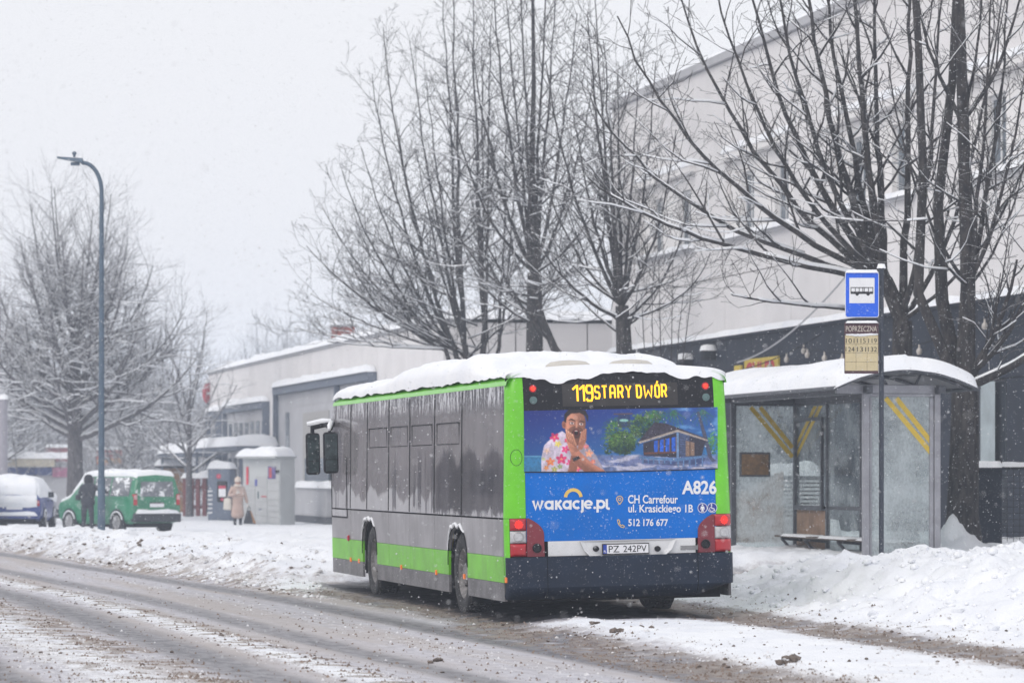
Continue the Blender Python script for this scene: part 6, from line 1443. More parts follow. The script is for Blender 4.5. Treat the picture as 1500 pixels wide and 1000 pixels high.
for (px, py, dy, r0, bow) in ((690, 60, 1, .07, .2), (720, -30, -1, .07, .15), (742, 0, .5, .06, .1), (815, -40, 1.1, .06, .1), (845, 20, -1, .06, .15), (870, 110, 1.3, .05, .2), (660, 150, -1.3, .05, .25), (640, 250, 1.2, .045, .3), (900, 220, -1, .04, .3), (760, -60, -.8, .06, .05), (800, -80, .2, .06, .05)):
    t.limb(f if py < 240 else px2(783, 450, Y), tip(px, py, Y+dy), r0, .011, bow, 13)
t.stem([px2(838, 545, Y-.5), px2(812, 510, Y-.5), px2(795, 470, Y-.3), px2(784, 430, Y)], [.10, .10, .09, .09]); t.limb(px2(805, 500, Y-.4), px2(700, 330, Y-1.5), .05, .012, .1, 10)
low_limbs(t, 783, 470, Y, 12, 120)
t.finish('roadside_tree', 'tall bare tree with one upright leader behind the bus roof', b0, group=GRT)
t = Tree(15, .80, 3); Y = 93; b0 = px2(694, 790, Y); b0.z = GH(b0.x, b0.y)-.1; f = px2(692, 600, Y)
t.stem([b0, (b0.x, Y, 1.2), f], [.42, .36, .32])
st_ = [(653, 512), (681, 505), (709, 500), (731, 510), (667, 515)]
for (px, py, dy, r0, bow, k) in ((448, 360, -1, .06, .12, 0), (455, 430, 1.2, .045, .12, 0), (470, 300, 1.5, .055, .14, 0), (500, 250, -1.5, .06, .15, 0), (530, 215, .5, .06, .16, 4), (545, 110, 1, .075, .18, 4), (560, 40, -1, .075, .17, 4), (600, 60, .4, .07, .12, 1), (625, 120, -1.8, .06, .1, 1), (650, -10, 1, .09, .1, 1), (662, -40, -.6, .09, .07, 1), (690, -40, .8, .09, .04, 2), (705, 60, 1.6, .07, .02, 2), (720, 20, -1.2, .07, .03, 2), (745, 120, 1, .06, .04, 3), (760, 200, -1, .05, .1, 3), (480, 500, -1.6, .035, .2, 0), (580, 170, 2, .055, .15, 4), (520, 330, 2.2, .045, .15, 0), (610, 220, -2.2, .045, .12, 1), (430, 480, .3, .035, .15, 0)):
    q = st_[k]; t.limb(f, px2(q[0], q[1], Y+dy*.2), r0*1.35, r0*.9, .15, 5, 4); t.limb(px2(q[0], q[1], Y+dy*.2), tip(px, py, Y+dy), r0*.9, .010, bow, 14)
low_limbs(t, 690, 520, Y, 16, 170)
t.finish('roadside_tree', 'broad bare tree of many leaning stems above the bus roof', b0, group=GRT)
# saplings by the building
t = Tree(16, .8, 2); Y = 72; b0 = px2(975, 600, Y); b0.z = .2
for (px, py) in ((955, 420), (965, 380), (985, 400), (1000, 430), (1015, 395), (940, 440)): t.limb(b0+t.rv(.12)*Vector((1, 1, 0)).length, px2(px, py, Y), .03, .006, .1, 8, 2)
t.finish('young_shrub', 'thin upright bare shrub against the cream wall', b0)
# --- trees on the left and beyond
def wild(seed, H, spread, nl, r, twig=.9, lean=0, low=.28, det=2, up=False):
    t = Tree(seed, twig, det); t.scale = H/10; t.thick = 1.8
    top = Vector((lean, 0, H*.55)); t.stem([(0, 0, -.3), (lean*.15, 0, H*.12), (lean*.5, 0, H*.3), top], [r, r*.8, r*.66, r*.42])
    for k in range(nl):
        f = low+(.99-low)*((k+.5)/nl)**1.1; z0 = H*(.12+.42*f); A = Vector((lean*f, 0, z0)); az = k*2.4+t.r.uniform(-.3, .3)
        el = f**1.2; rad_ = spread*(1.0-.80*el**1.6)*t.r.uniform(.82, 1.12); B = Vector((lean+rad_*math.cos(az), rad_*.8*math.sin(az), H*(.34+.66*el)*t.r.uniform(.94, 1.03)))
        t.limb(A, B, r*(.42-.2*f), .014, .22 if not up else .1, 11)
    return t
bl = px2(110, 700, 126); bl.z = -.2
t = wild(21, 12.9, 5.0, 36, .38, 1.15); t.wood.v = [(x+bl.x, y+bl.y, z+bl.z) for x, y, z in t.wood.v]; t.trunk.v = [(x+bl.x, y+bl.y, z+bl.z) for x, y, z in t.trunk.v]; t.snow.v = [(x+bl.x, y+bl.y, z+bl.z) for x, y, z in t.snow.v]
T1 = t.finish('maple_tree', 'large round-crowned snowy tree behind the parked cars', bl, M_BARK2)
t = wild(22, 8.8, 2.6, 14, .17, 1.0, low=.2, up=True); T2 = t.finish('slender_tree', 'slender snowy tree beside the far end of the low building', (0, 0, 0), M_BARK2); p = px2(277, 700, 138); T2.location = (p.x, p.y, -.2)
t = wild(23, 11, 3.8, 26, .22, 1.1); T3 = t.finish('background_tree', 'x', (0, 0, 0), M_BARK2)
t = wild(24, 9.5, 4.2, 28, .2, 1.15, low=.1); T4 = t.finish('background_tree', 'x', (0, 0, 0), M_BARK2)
GBG = 'misty trees far behind the parking area and the low building'
spots = [(T3, 30, 168, 1.0, 0, 'misty tree rising behind the blue-bannered kiosk'), (T4, -35, 150, 1.05, 1, 'misty tree beside the grey column above the cars'), (T4, 195, 160, .82, 2, 'misty low tree between the round-crowned tree and the slender tree'),
         (T3, 245, 175, .72, 3, 'misty tree close beside the slender tree'), (T3, 318, 182, .62, 4, 'faint small tree between the slender tree and the low building'), (T4, 70, 185, .75, 5, 'faint low tree seen under the round crown'),
         (T4, 395, 190, .80, 6, 'faint tree standing behind the roof before the brick chimney'), (T3, 440, 195, .98, 2.2, 'faint tree standing behind the roof past the brick chimney'), (T4, 500, 180, .92, 3.1, 'faint tree behind the low roof, beside the many-stemmed tree'),
         (T4, 355, 215, .78, .5, 'faintest tree above the far end of the low roof'), (T3, 150, 200, .70, 1.4, 'faint tree behind the street lamp pole'), (T4, 278, 205, .66, 2.5, 'faint low tree behind the slender trunk'),
         (T3, 860, 150, .70, 4.4, 'faint tree between the low roof and the office building'), (T4, 600, 190, .75, 5.2, 'faint tree behind the middle of the low roof')]
used = set()
for src, px, Y, sc, rz, lab in spots:
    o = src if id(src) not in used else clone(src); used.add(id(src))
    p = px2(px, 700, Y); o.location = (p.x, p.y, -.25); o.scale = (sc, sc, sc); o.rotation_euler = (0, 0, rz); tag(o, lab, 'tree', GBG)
BELT = 'misty belt of far trees'
rb = random.Random(8)
for k in range(26):
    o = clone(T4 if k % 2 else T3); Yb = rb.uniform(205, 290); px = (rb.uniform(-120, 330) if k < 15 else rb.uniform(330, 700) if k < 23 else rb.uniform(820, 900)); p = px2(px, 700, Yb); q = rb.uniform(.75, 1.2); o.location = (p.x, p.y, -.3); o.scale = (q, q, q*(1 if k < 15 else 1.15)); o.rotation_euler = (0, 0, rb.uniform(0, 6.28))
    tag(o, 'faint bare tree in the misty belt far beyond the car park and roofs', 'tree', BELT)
# out-of-frame trees and block added across the road for bus windows to mirror
GAC = 'unseen trees added across the road'
for (x, y, sc, rz, lab) in ((-41, 119, .8, 1.0, 'nearest unseen bare tree across the road, added for the bus windows to mirror'), (-47, 136, .9, 2.0, 'second unseen bare tree across the road, added for the bus windows to mirror'), (-56, 158, 1.0, 3.0, 'third unseen bare tree added across the road, before the brown block')):
    o = clone(T1); o.location = (x, y, -.2); o.scale = (sc, sc, sc); o.rotation_euler = (0, 0, rz); tag(o, lab, 'tree', GAC)
br = thing('mirrored_block', 'unseen brown rendered block added across the road for the bus windows to mirror', 'building', (-72, 190, -.3), (0, 0, R(24)))
MB().box(-24, 24, 0, 10, 0, 9).build('wall', mat('brown_render', (.36, .33, .33), .8, var=.15, scale=.4), br); snowcap('roof_snow', -24, 24, 0, 10, 9, .3, br, 4, step=1.0)
for k in range(9):
    for z in (1.2, 4.2, 6.6): MB().box(-22+5*k, -20.2+5*k, -.06, -.01, z, z+1.5).build('window', M_DGLASS, br)
# snowy undergrowth as one mass behind the car park
t = Tree(31, 1.0, 2); t.thick = 2.5
for k in range(70):
    Y = t.r.uniform(146, 205); px = t.r.uniform(-60, 330); b = px2(px, 700, Y); b.z = -.2; h = t.r.uniform(1.6, 4.2)
    for j in range(2):
        t.limb(b, b+Vector((t.r.gauss(0, .9), t.r.gauss(0, .9), h)), .04, .012, .2, 6, 1)
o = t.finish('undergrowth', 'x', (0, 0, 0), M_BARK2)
for c in list(o.children): c.parent = None; tag(c, kind='stuff'); 
for c, nm, lb_ in zip([q for q in COL.objects if q.get('kind') == 'stuff' and q.parent is None and q.name.split('.')[0] in ('crown', 'branch_snow')], ('undergrowth', 'undergrowth_snow'), ('tangle of snowy undergrowth behind the car park', 'snow lying on the undergrowth behind the car park')):
    tag(c, lb_, 'undergrowth' if nm == 'undergrowth' else 'snow')
    c.name = nm + '_mass'
bpy.data.objects.remove(o)
# ================================================================== parked vehicles
M_CGREEN = mat('van_green', (.008, .20, .095), .3, var=.12, scale=3, coat=.4, speckle=.6, patch=.25); M_CBLUE = mat('car_blue', (.02, .055, .27), .3, var=.15, scale=3, coat=.4, speckle=.6)
M_CWHITE = mat('car_silver', (.45, .46, .50), .3, .2, var=.1, coat=.4, speckle=.4); M_CDARK = mat('car_plastic', (.02, .024, .034), .6, var=.2, scale=6, speckle=.5)
M_CGLASS = mat('car_glass', (.16, .17, .19), .2, var=.3, scale=3, speckle=.8, patch=.75)
def section(st):
    y, zb, zl, wb_, zt, wt = st; zl = min(zl, zt-.04)
    return [(wb_*.86, zb), (wb_*.985, zb+.12), (wb_, (zb+zl)/2+.05), (wb_*.985, zl), (wt+.03, zl+(zt-zl)*.80), (wt-.06, zt-.02 if zt-zl > .1 else zt), (0, zt+.03)]
def car(name, label, body_m, ST, wheels, loc, yaw, wr=.31, snowk=.08, group=None, rear_glass=None, side_glass=(), lamps=None, bumper_h=.5, snow_all=False):
    root = thing(name, label, 'van' if name == 'parked_van' else 'car', loc, (0, 0, yaw), group)
    ys = [s[0] for s in ST]
    def sec(y):
        for a, b in zip(ST, ST[1:]):
            if a[0] <= y <= b[0]:
                t_ = (y-a[0])/(b[0]-a[0]); return section([a[i]+(b[i]-a[i])*t_ for i in range(6)])
        return section(ST[0] if y < ST[0][0] else ST[-1])
    def surf(y, q, sgn=1):                     # q 0..6 from sill to roof centre
        S = sec(y); i = min(int(q), 5); f_ = q-i; return Vector((sgn*(S[i][0]*(1-f_)+S[i+1][0]*f_), y, S[i][1]*(1-f_)+S[i+1][1]*f_))
    yy = sorted(set(list(np.linspace(ys[0], ys[-1], 34)) + ys)); n = 13
    mb = MB(); V_ = []
    for y in yy:
        S = sec(y); V_ += [(-x, y, z) for x, z in S[:6]] + [(0, y, S[6][1])] + [(x, y, z) for x, z in reversed(S[:6])]
    mb.add(V_, [(j*n+i, j*n+i+1, (j+1)*n+i+1, (j+1)*n+i) for j in range(len(yy)-1) for i in range(n-1)] + [tuple(range(n)), tuple(range((len(yy)-1)*n, len(yy)*n))] + [(j*n, (j+1)*n, (j+1)*n+n-1, j*n+n-1) for j in range(len(yy)-1)])
    mb.build('body', body_m, root, smooth=38)
    wb2 = max(s[3] for s in ST)
    for wy in wheels:
        for sg_ in (-1, 1):
            X0 = sg_*(wb2-.02)
            MB().lathe([(wr+.07, X0+sg_*.012), (wr+.07, X0+sg_*.026), (.01, X0+sg_*.026)], 26, 'x', (0, wy, wr+.02), cap=False).build('wheel_arch', M_CDARK, root)
            w_ = MB().lathe([(wr*.62, X0-sg_*.15), (wr*.95, X0-sg_*.16), (wr, X0-sg_*.12), (wr, X0), (wr*.94, X0+sg_*.045), (wr*.66, X0+sg_*.048), (wr*.64, X0+sg_*.03)], 28, 'x', (0, wy, wr), cap=False).build('wheel', M_TYRE, root, smooth=True)
            rm = MB(); rm.lathe([(wr*.66, X0+sg_*.03), (wr*.60, X0+sg_*.045), (wr*.56, X0+sg_*.03), (.01, X0+sg_*.028)], 24, 'x', (0, wy, wr), cap=False)
            for k in range(7): a = 2*math.pi*k/7; rm.tube([(X0+sg_*.042, wy+.05*math.cos(a), wr+.05*math.sin(a)), (X0+sg_*.045, wy+wr*.57*math.cos(a), wr+wr*.57*math.sin(a))], .024, 5)
            rm.build('rim', mat('car_rim', (.45, .45, .47), .4, .3, var=.3, scale=9, speckle=.5), w_, smooth=True)
            mb = MB(); mb.tube([(X0+sg_*.04, wy+wr*1.0*math.cos(R(a)), wr+wr*1.0*math.sin(R(a))) for a in range(20, 170, 12)], .022, 5); mb.build('wheel_snow', MATS['snow'], w_, smooth=True)
    for (y0, y1, q0, q1) in side_glass:
        for sg_ in (-1, 1):
            g_ = MB().grid(lambda a, b: surf(y0+(y1-y0)*a, q0+(q1-q0)*b, sg_)+Vector((sg_*.008, 0, .004)), 8, 4); g_.build('side_window', M_CGLASS, root, smooth='all')
    yr = ys[0]
    for sg_ in (-1, 1):
        if lamps:
            x0, x1, z0, z1 = lamps; lp_ = MB().rbox(min(sg_*x0, sg_*x1), max(sg_*x0, sg_*x1), yr-.02, yr+.10, z0, z1, .015).build('tail_lamp', M_RED, root); MB().rbox(min(sg_*x0, sg_*x1)+.01, max(sg_*x0, sg_*x1)-.01, yr-.026, yr-.018, (z0+z1)/2, z1-.03, .004, 1).build('lamp_lens', mat('lens_pink', (.6, .35, .36), .4), lp_)
        m_ = MB().rbox(sg_*(wb2+.03)-.09, sg_*(wb2+.03)+.09, ST[-5][0]-.02 if len(ST) > 6 else .6, (ST[-5][0] if len(ST) > 6 else .6)+.10, 1.0, 1.18, .03).build('door_mirror', M_CDARK, root, smooth=True)
        for yh in (.55, -.45): MB().rbox(min(sg_*(wb2*.99), sg_*(wb2*.99+.03)), max(sg_*(wb2*.99), sg_*(wb2*.99+.03)), yh-.09, yh+.09, .88, .92, .008).build('door_handle', M_CDARK, root)
    w0 = ST[0][3]
    MB().rbox(-w0*1.0, w0*1.0, yr-.09, yr+.15, ST[0][1]-.06, bumper_h, .04, 3).build('rear_bumper', M_CDARK if name == 'parked_van' else body_m, root, smooth=True)
    MB().rbox(-w0*.98, w0*.98, ys[-1]-.12, ys[-1]+.05, ST[-1][1], .55, .04, 3).build('front_bumper', M_CDARK, root, smooth=True)
    MB().box(-w0*.8, w0*.8, ys[0]+.2, ys[-1]-.2, .18, .45).build('underbody', M_DARK, root)
    if rear_glass:
        (x0, z0, z1) = rear_glass; i_ = MB()
        i_.grid(lambda a, b: (x0*(2*a-1)*(1-.06*b), yr-.012+.0*b, z0+(z1-z0)*b), 6, 4); i_.build('rear_window', M_CGLASS, root)
    # plate
    zp = bumper_h+.18; pl2 = MB().rbox(-.26, .26, yr-.022, yr-.004, zp, zp+.11, .006, 1).build('number_plate', M_WLET, root); MB().box(-.262, .262, yr-.0215, yr-.0045, zp+.112, zp+.15).build('plate_light', M_CDARK, pl2)
    # snow blanket following the body
    rg = random.Random(len(label)); sd_ = rg.randint(0, 999)
    def blanket(nm, y0, y1, q0, th, nu=26, nv=18):
        m2 = MB(); lo = 1
        def fn(a, b):
            y = y0+(y1-y0)*a; v_ = 2*b-1; sg_ = 1 if v_ >= 0 else -1; q = 6-abs(v_)*(6-q0); p = surf(y, q, sg_)
            e = min(a, 1-a, b, 1-b); k_ = math.sqrt(max(0, 1-(1-min(1, e/.09))**2)); nn = float(fbm(np.array(y*2.2+sd_), np.array(p.x*2.2+p.z), sd_, 3))
            t_ = th*(.55+.9*nn)*k_ - .008*(e < 1e-6); o_ = Vector((sg_*.35*(1 if q < 4.9 else 0), 0, 1)).normalized()
            return p + o_*t_ + Vector((0, (.5*t_ if a > .5 else -.5*t_), 0))
        m2.grid(fn, nu, nv); return m2.build(nm, MATS['snow'], root, smooth='all', fixn=False)
    blanket('roof_snow', ys[0]-.0+.02, ST[-4][0]-.02 if len(ST) > 6 else .7, 4.45, snowk)
    blanket('bonnet_snow', ST[-4][0]-.3, ys[-1]-.05, 4.2 if not snow_all else 3.1, snowk*.9)
    if snow_all:
        blanket('window_snow', ys[0]+.05, ST[-4][0], 3.15, snowk*.9)
        for sg_ in (0,):
            m2 = MB(); m2.grid(lambda a, b: (w0*.9*(2*a-1), yr-.03-.05*math.sin(math.pi*b)*(.6+.6*float(fbm(np.array(a*5.), np.array(b*4.), sd_, 3))), ST[0][4]*.72+(ST[0][4]*.34)*b-.05*float(fbm(np.array(a*6.), np.array(.1), sd_+3, 3))*(b < .01)), 16, 8); m2.build('tailgate_snow', MATS['snow'], root, smooth='all')
    snowcap('bumper_snow', -w0*.9, w0*.9, yr-.09, yr+.02, bumper_h-.005, .10, root, sd_ % 50, step=.1, lump=.6)
    return root
VAN = [(-2.20, .40, 1.10, .86, 1.66, .68), (-2.14, .34, 1.10, .88, 1.76, .70), (-1.9, .28, 1.10, .895, 1.82, .72), (0.2, .26, 1.08, .90, 1.83, .73), (.72, .26, 1.06, .90, 1.76, .70), (1.42, .28, 1.00, .89, 1.10, .78), (1.95, .32, .92, .85, .96, .74), (2.15, .36, .80, .78, .84, .66), (2.20, .42, .68, .72, .72, .6)]
p = px2(175, 778, 106.2); vz = -.17
gv = Vector((p.x-.1, 106.4, vz+.03))
gv.z = GH(gv.x, gv.y)-.03
car('parked_van', 'green estate van with snow on roof and rear window beside the lamp post', M_CGREEN, VAN, (-1.35, 1.33), gv, R(40), .33, .10, 'parked vehicles', (.62, 1.12, 1.58), ((-1.98, -.95, 3.06, 4.25), (-.88, .0, 3.06, 4.25), (.07, .78, 3.06, 4.25)), (.72, .85, .86, 1.20), .62)
HAT = [(-2.05, .40, .95, .80, 1.02, .70), (-2.0, .34, .96, .84, 1.12, .70), (-1.55, .26, .95, .87, 1.42, .60), (-.9, .24, .94, .88, 1.48, .60), (.1, .24, .93, .88, 1.46, .60), (1.0, .25, .92, .87, .98, .72), (1.6, .28, .86, .84, .90, .70), (2.0, .34, .72, .76, .76, .6), (2.08, .4, .6, .68, .64, .5)]
p = px2(22, 777, 108.5); z_ = GH(p.x, p.y)
car('parked_car', 'blue hatchback under deep snow beside the green van', M_CBLUE, HAT, (-1.25, 1.3), (p.x-.05, p.y+2.0, z_-.03), R(1), .31, .22, 'parked vehicles', None, (), (.52, .80, .74, .92), .45, True)
p = px2(-38, 777, 107); z_ = GH(p.x, p.y)
car('parked_car', 'silver car under snow next to the blue hatchback', M_CWHITE, HAT, (-1.25, 1.3), (p.x-.35, p.y+1.6, z_-.03), R(1), .31, .22, 'parked vehicles', None, (), (.52, .80, .74, .92), .45, True)
p = px2(20, 770, 121); z_ = GH(p.x, p.y)
car('parked_car', 'large estate car wholly buried in snow behind the blue hatchback', M_CWHITE, [(a*1.12, b, c*1.1, d*1.05, e*1.22, f) for a, b, c, d, e, f in HAT], (-1.35, 1.4), (p.x-.9, p.y, z_-.0), R(-62), .33, .22, 'parked vehicles', None, (), (.52, .80, .80, .98), .5, True)
# ================================================================== people
def skin(name, joints, edges, m, parent, sub=2, root=None):
    names = list(joints); me = bpy.data.meshes.new(name); me.from_pydata([joints[k][0] for k in names], [(names.index(a), names.index(b)) for a, b in edges] and [(names.index(a), names.index(b)) for a, b in edges], [])
    o = bpy.data.objects.new(name, me); COL.objects.link(o)
    md = o.modifiers.new('s', 'SKIN'); md.use_smooth_shade = True
    for i, k in enumerate(names):
        r = joints[k][1]; r = r if hasattr(r, '__len__') else (r, r); me.skin_vertices[0].data[i].radius = r; me.skin_vertices[0].data[i].use_root = (k == (root or names[0]))
    sb_ = o.modifiers.new('b', 'SUBSURF'); sb_.levels = sub; sb_.render_levels = sub
    bpy.context.view_layer.update(); nm = bpy.data.meshes.new_from_object(o.evaluated_get(bpy.context.evaluated_depsgraph_get()))
    bpy.data.objects.remove(o); q = bpy.data.objects.new(name, nm); COL.objects.link(q); nm.materials.clear(); nm.materials.append(m); nm.polygons.foreach_set('use_smooth', [True]*len(nm.polygons))
    if parent: q.parent = parent
    return q
M_COATD = mat('dark_clothes', (.022, .026, .040), .85, var=.3, scale=8, speckle=.55); M_COATB = mat('beige_coat', (.50, .37, .32), .9, var=.12, scale=5, speckle=.15, bump=.1); M_SKIN = mat('skin', (.50, .30, .24), .6, var=.05)
M_HOODB = mat('pale_hat', (.66, .57, .50), .9, var=.1, scale=10, bump=.2)
def hand(name, at, dirv, side, m, parent, s=1.0):
    """palm and five bent fingers"""
    d = Vector(dirv).normalized(); a = Vector(side).normalized(); n = d.cross(a).normalized(); at = Vector(at)
    J = {'w': (at, .026*s), 'p': (at+d*.045*s, (.036*s, .022*s)), 'k': (at+d*.085*s, (.034*s, .018*s))}; E = [('w', 'p'), ('p', 'k')]
    for i, (o_, L) in enumerate(((-.030, .070), (-.010, .080), (.011, .076), (.030, .060))):
        b = at+d*.09*s+a*o_*s; J['f%da' % i] = (b, .010*s); J['f%db' % i] = (b+(d*.8+n*.45)*L*.5*s, .0095*s); J['f%dc' % i] = (b+(d*.9+n*1.2)*L*.62*s, .008*s); E += [('k', 'f%da' % i), ('f%da' % i, 'f%db' % i), ('f%db' % i, 'f%dc' % i)]
    b = at+d*.03*s-a*.036*s; J['ta'] = (b, .011*s); J['tb'] = (b+(d*.5-a*.55+n*.3)*.045*s, .0105*s); J['tc'] = (b+(d*1.0-a*.5+n*.7)*.06*s, .009*s); E += [('p', 'ta'), ('ta', 'tb'), ('tb', 'tc')]
    return skin(name, J, E, m, parent, 1, 'p')
# person in dark clothes bending over the van's windscreen, back to us
p = px2(128, 779, 104.6); z_ = GH(p.x, p.y); pe = thing('person', 'person in dark hooded jacket and trousers leaning over the green van', 'person', (p.x, p.y, z_-.02), (0, 0, R(-8)))
J = {'pelvis': ((0, 0, .93), (.175, .13)), 'waist': ((.01, .03, 1.10), (.18, .14)), 'chest': ((.02, .10, 1.32), (.215, .15)), 'neck': ((.0, .19, 1.50), (.085, .085)), 'head': ((-.03, .25, 1.60), (.10, .115)), 'crown': ((-.04, .28, 1.71), (.082, .09)),
     'ls': ((-.20, .13, 1.40), .085), 'le': ((-.33, .30, 1.19), .066), 'lw': ((-.26, .52, 1.16), .048), 'rs': ((.22, .13, 1.40), .085), 're': ((.40, .27, 1.28), .066), 'rw': ((.46, .50, 1.26), .048),
     'lh': ((-.10, 0, .86), .115), 'lk': ((-.12, .04, .48), .082), 'la': ((-.13, -.02, .10), .058), 'lt': ((-.14, .15, .05), (.05, .04)), 'rh': ((.10, 0, .86), .115), 'rk': ((.13, .02, .48), .082), 'ra': ((.15, -.05, .10), .058), 'rt': ((.17, .12, .05), (.05, .04))}
skin('body', J, [('pelvis', 'waist'), ('waist', 'chest'), ('chest', 'neck'), ('neck', 'head'), ('head', 'crown'), ('chest', 'ls'), ('ls', 'le'), ('le', 'lw'), ('chest', 'rs'), ('rs', 're'), ('re', 'rw'), ('pelvis', 'lh'), ('lh', 'lk'), ('lk', 'la'), ('la', 'lt'), ('pelvis', 'rh'), ('rh', 'rk'), ('rk', 'ra'), ('ra', 'rt')], M_COATD, pe)
MB().lathe([(.125, 1.50), (.145, 1.58), (.14, 1.68), (.10, 1.76), (.04, 1.785), (.001, 1.787)], 18, 'z', (-.03, .24, .0), cap=False).build('hood', mat('hood_dark', (.016, .018, .026), .9, var=.2), pe, smooth=True)
MB().lathe([(.225, .86), (.222, .95), (.212, 1.08)], 22, 'z', (.005, .012, 0), cap=False).map(lambda x, y, z: (x, y*.78+.01, z)).build('jacket_hem', M_COATD, pe, smooth=True)
hand('hand', (-.26, .54, 1.16), (.3, .9, -.1), (1, -.2, 0), mat('glove_dark', (.02, .02, .025), .8), pe); hand('hand', (.46, .52, 1.26), (-.1, .95, -.2), (1, 0, 0), MATS['glove_dark'], pe)
# woman in a long beige coat walking towards us
p = px2(348, 777, 115.5); z_ = GH(p.x, p.y); we = thing('person', 'person in long beige coat and pale hat walking with bags through the snow', 'person', (p.x, p.y, z_-.06), (0, 0, R(12)))
J = {'pelvis': ((0, 0, .88), (.20, .16)), 'hem': ((0, -.01, .55), (.235, .19)), 'hem2': ((0, -.015, .26), (.265, .21)), 'waist': ((0, -.01, 1.05), (.19, .15)), 'chest': ((0, -.02, 1.25), (.20, .145)), 'neck': ((0, -.04, 1.40), (.075, .075)), 'head': ((0, -.07, 1.50), (.085, .10)), 'crown': ((0, -.06, 1.60), (.075, .085)),
     'ls': ((-.19, -.02, 1.30), .082), 'le': ((-.30, -.10, 1.06), .070), 'lw': ((-.10, -.25, 1.12), .052), 'rs': ((.19, -.02, 1.30), .082), 're': ((.27, .0, 1.03), .068), 'rw': ((.33, -.04, .80), .050)}
skin('body', J, [('pelvis', 'hem'), ('hem', 'hem2'), ('pelvis', 'waist'), ('waist', 'chest'), ('chest', 'neck'), ('neck', 'head'), ('head', 'crown'), ('chest', 'ls'), ('ls', 'le'), ('le', 'lw'), ('chest', 'rs'), ('rs', 're'), ('re', 'rw')], M_COATB, we)
fa = MB(); fa.lathe([(.001, 1.395), (.05, 1.405), (.077, 1.45), (.082, 1.51), (.07, 1.56), (.001, 1.60)], 16, 'z', (0, -.10, 0), cap=False); face = fa.build('face', M_SKIN, we, smooth=True)
for sx2 in (-.03, .03): MB().lathe([(.001, -.194), (.011, -.19), (.013, -.17)], 8, 'y', (sx2, 0, 1.505), cap=False).build('eye', M_SBLK, face)
MB().add([(-.013, -.178, 1.465), (.013, -.178, 1.465), (0, -.205, 1.468), (0, -.178, 1.515)], [(0,1,2), (0,2,3), (1,3,2), (0,3,1)]).build('nose', M_SKIN, face); MB().rbox(-.026, .026, -.182, -.170, 1.428, 1.440, .004).build('mouth', mat('lips', (.3, .1, .1), .5), face)
for sx2 in (-.085, .085): MB().lathe([(.001, -.012), (.022, -.008), (.022, .008), (.001, .012)], 10, 'x', (sx2, -.085, 1.49), cap=False).build('ear', M_SKIN, face)
MB().lathe([(.112, 1.53), (.118, 1.57), (.108, 1.63), (.075, 1.685), (.03, 1.705), (.001, 1.707)], 18, 'z', (0, -.075, 0), cap=False).build('hat', M_HOODB, we, smooth=True)
MB().lathe([(.10, 1.36), (.135, 1.38), (.14, 1.43), (.11, 1.46)], 18, 'z', (0, -.05, 0), cap=False).build('scarf', M_HOODB, we, smooth=True)
hand('hand', (-.09, -.26, 1.13), (.75, -.1, .35), (.3, 0, -.9), mat('glove_pale', (.72, .68, .64), .8), we, 1.1); hand('hand', (.335, -.045, .78), (.05, -.1, -1), (0, -1, .05), MATS['glove_pale'], we)
for sx2 in (-.09, .10):
    bt = MB(); bt.tube([(sx2, -.01, .30), (sx2, -.01, .08)], [.062, .055], 10); bt.tube([(sx2, .03, .045), (sx2, -.14, .04)], [.05, .042], 10); bt.build('boot', M_CDARK, we, smooth=True)
bx_, by_ = (p.x+.33*math.cos(R(12)), p.y+.33*math.sin(R(12))-.05)
bg_ = thing('shopping_bag', 'dark bag with tan side panel hanging from the walking person', 'bag', (bx_+.06, by_, z_), (0, 0, R(20)))
MB().add([(-.19, -.08, .06), (.22, -.07, .04), (.24, .08, .05), (-.18, .08, .06), (-.07, -.03, .50), (.06, -.03, .50), (.06, .03, .50), (-.07, .03, .50)], [(0,3,2,1), (4,5,6,7), (0,1,5,4), (1,2,6,5), (2,3,7,6), (3,0,4,7)]).build('bag_body', M_CDARK, bg_)
MB().add([(.13, -.08, .08), (.235, -.075, .06), (.065, -.036, .49), (.03, -.036, .49)], [(0,1,2,3)]).build('tan_panel', mat('tan_leather', (.35, .19, .09), .7), bg_)
mb = MB(); mb.tube([(-.05, 0, .49), (-.02, 0, .62), (.0, 0, .66), (.03, 0, .62), (.05, 0, .49)], .012, 6); mb.build('bag_handle', M_CDARK, bg_, smooth=True)
bg2 = thing('tote_bag', 'pale cloth bag slung at the hip of the walking person', 'bag', (p.x-.33, p.y-.04, z_), (0, 0, R(-10)))
MB().rbox(-.13, .13, -.08, .08, .52, .92, .06, 3).map(lambda x, y, z: (x*(1.15-.4*(z-.52)), y, z)).build('bag_body', mat('pale_cloth', (.62, .58, .52), .9, var=.1), bg2, smooth=True)
mb = MB(); mb.tube([(-.03, 0, .90), (.08, .0, 1.2), (.14, .02, 1.36)], .014, 6); mb.build('bag_strap', MATS['pale_cloth'], bg2, smooth=True)
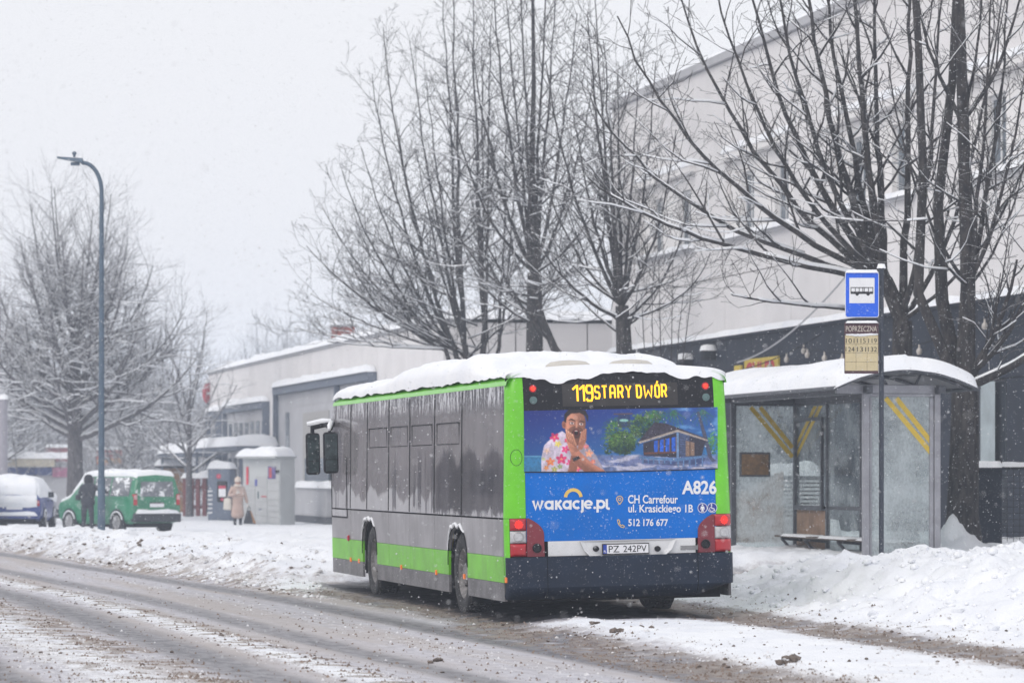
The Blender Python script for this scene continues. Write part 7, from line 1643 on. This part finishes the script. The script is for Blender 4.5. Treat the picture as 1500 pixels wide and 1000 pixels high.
# ================================================================== falling snow, steam, haze
M_FLAKE = mat('snowflake', (.92, .93, .95), .9, var=0)
t = M_FLAKE.node_tree; tr_ = t.nodes.new('ShaderNodeBsdfTransparent'); mx_ = t.nodes.new('ShaderNodeMixShader'); mx_.inputs[0].default_value = .62   # loose, half see-through clumps
t.links.new(tr_.outputs[0], mx_.inputs[1]); t.links.new(t.nodes['Principled BSDF'].outputs[0], mx_.inputs[2]); t.links.new(mx_.outputs[0], t.nodes['Material Output'].inputs[0])
rg = np.random.default_rng(4); N = 42000
Yf = (rg.random(N)*(62**3-9**3)+9**3)**(1/3); Xf = (rg.random(N)*2-1)*(.155*Yf+1.2); Zf = CAMZ + (rg.random(N)*.215-.068)*Yf
rf_ = .0026+.0046*rg.random(N)**2.2
keep = Zf > .15; Xf, Yf, Zf, rf_ = Xf[keep], Yf[keep], Zf[keep], rf_[keep]; n = len(Xf)
u_, s_, v_ = coords(Xf, Yf); inb = (u_ > -.1) & (u_ < 2.6) & (s_ > -.1) & (s_ < 12.1) & (Zf < 3.2); k_ = ~inb; Xf, Yf, Zf, rf_ = Xf[k_], Yf[k_], Zf[k_], rf_[k_]; n = len(Xf)
octv = np.array([(1, 1, 1), (-1, -1, 1), (-1, 1, -1), (1, -1, -1)])*.72; octf = np.array([(0, 1, 2), (0, 3, 1), (0, 2, 3), (1, 3, 2)])
jit = rg.uniform(.6, 1.4, (n, 4, 1)); VV = np.stack([Xf, Yf, Zf], -1)[:, None, :] + octv[None]*rf_[:, None, None]*jit
FF = (octf[None] + (np.arange(n)*4)[:, None, None]).reshape(-1, 3)
me = bpy.data.meshes.new('falling_snow'); me.vertices.add(n*4); me.vertices.foreach_set('co', VV.astype(np.float32).ravel())
me.loops.add(FF.size); me.loops.foreach_set('vertex_index', FF.ravel().astype(np.int32)); me.polygons.add(len(FF)); me.polygons.foreach_set('loop_start', np.arange(0, FF.size, 3, dtype=np.int32)); me.update(calc_edges=True); me.materials.append(M_FLAKE)
o = bpy.data.objects.new('falling_snow', me); COL.objects.link(o); tag(o, 'snowflakes drifting through the air in front of the whole street', 'snow', kind='stuff')
m = bpy.data.materials.new('haze_air'); m.use_nodes = True; t = m.node_tree; t.nodes.clear(); o_ = t.nodes.new('ShaderNodeOutputMaterial'); pv = t.nodes.new('ShaderNodeVolumePrincipled')
pv.inputs['Color'].default_value = (.80, .88, 1.0, 1); pv.inputs['Density'].default_value = .0014; pv.inputs['Anisotropy'].default_value = .2; t.links.new(pv.outputs[0], o_.inputs['Volume'])
hz = MB().box(-760, 760, -120, 1560, -1.6, 19).build('haze', m); tag(hz, 'pale snowy haze filling the air over the street', 'haze', kind='stuff')
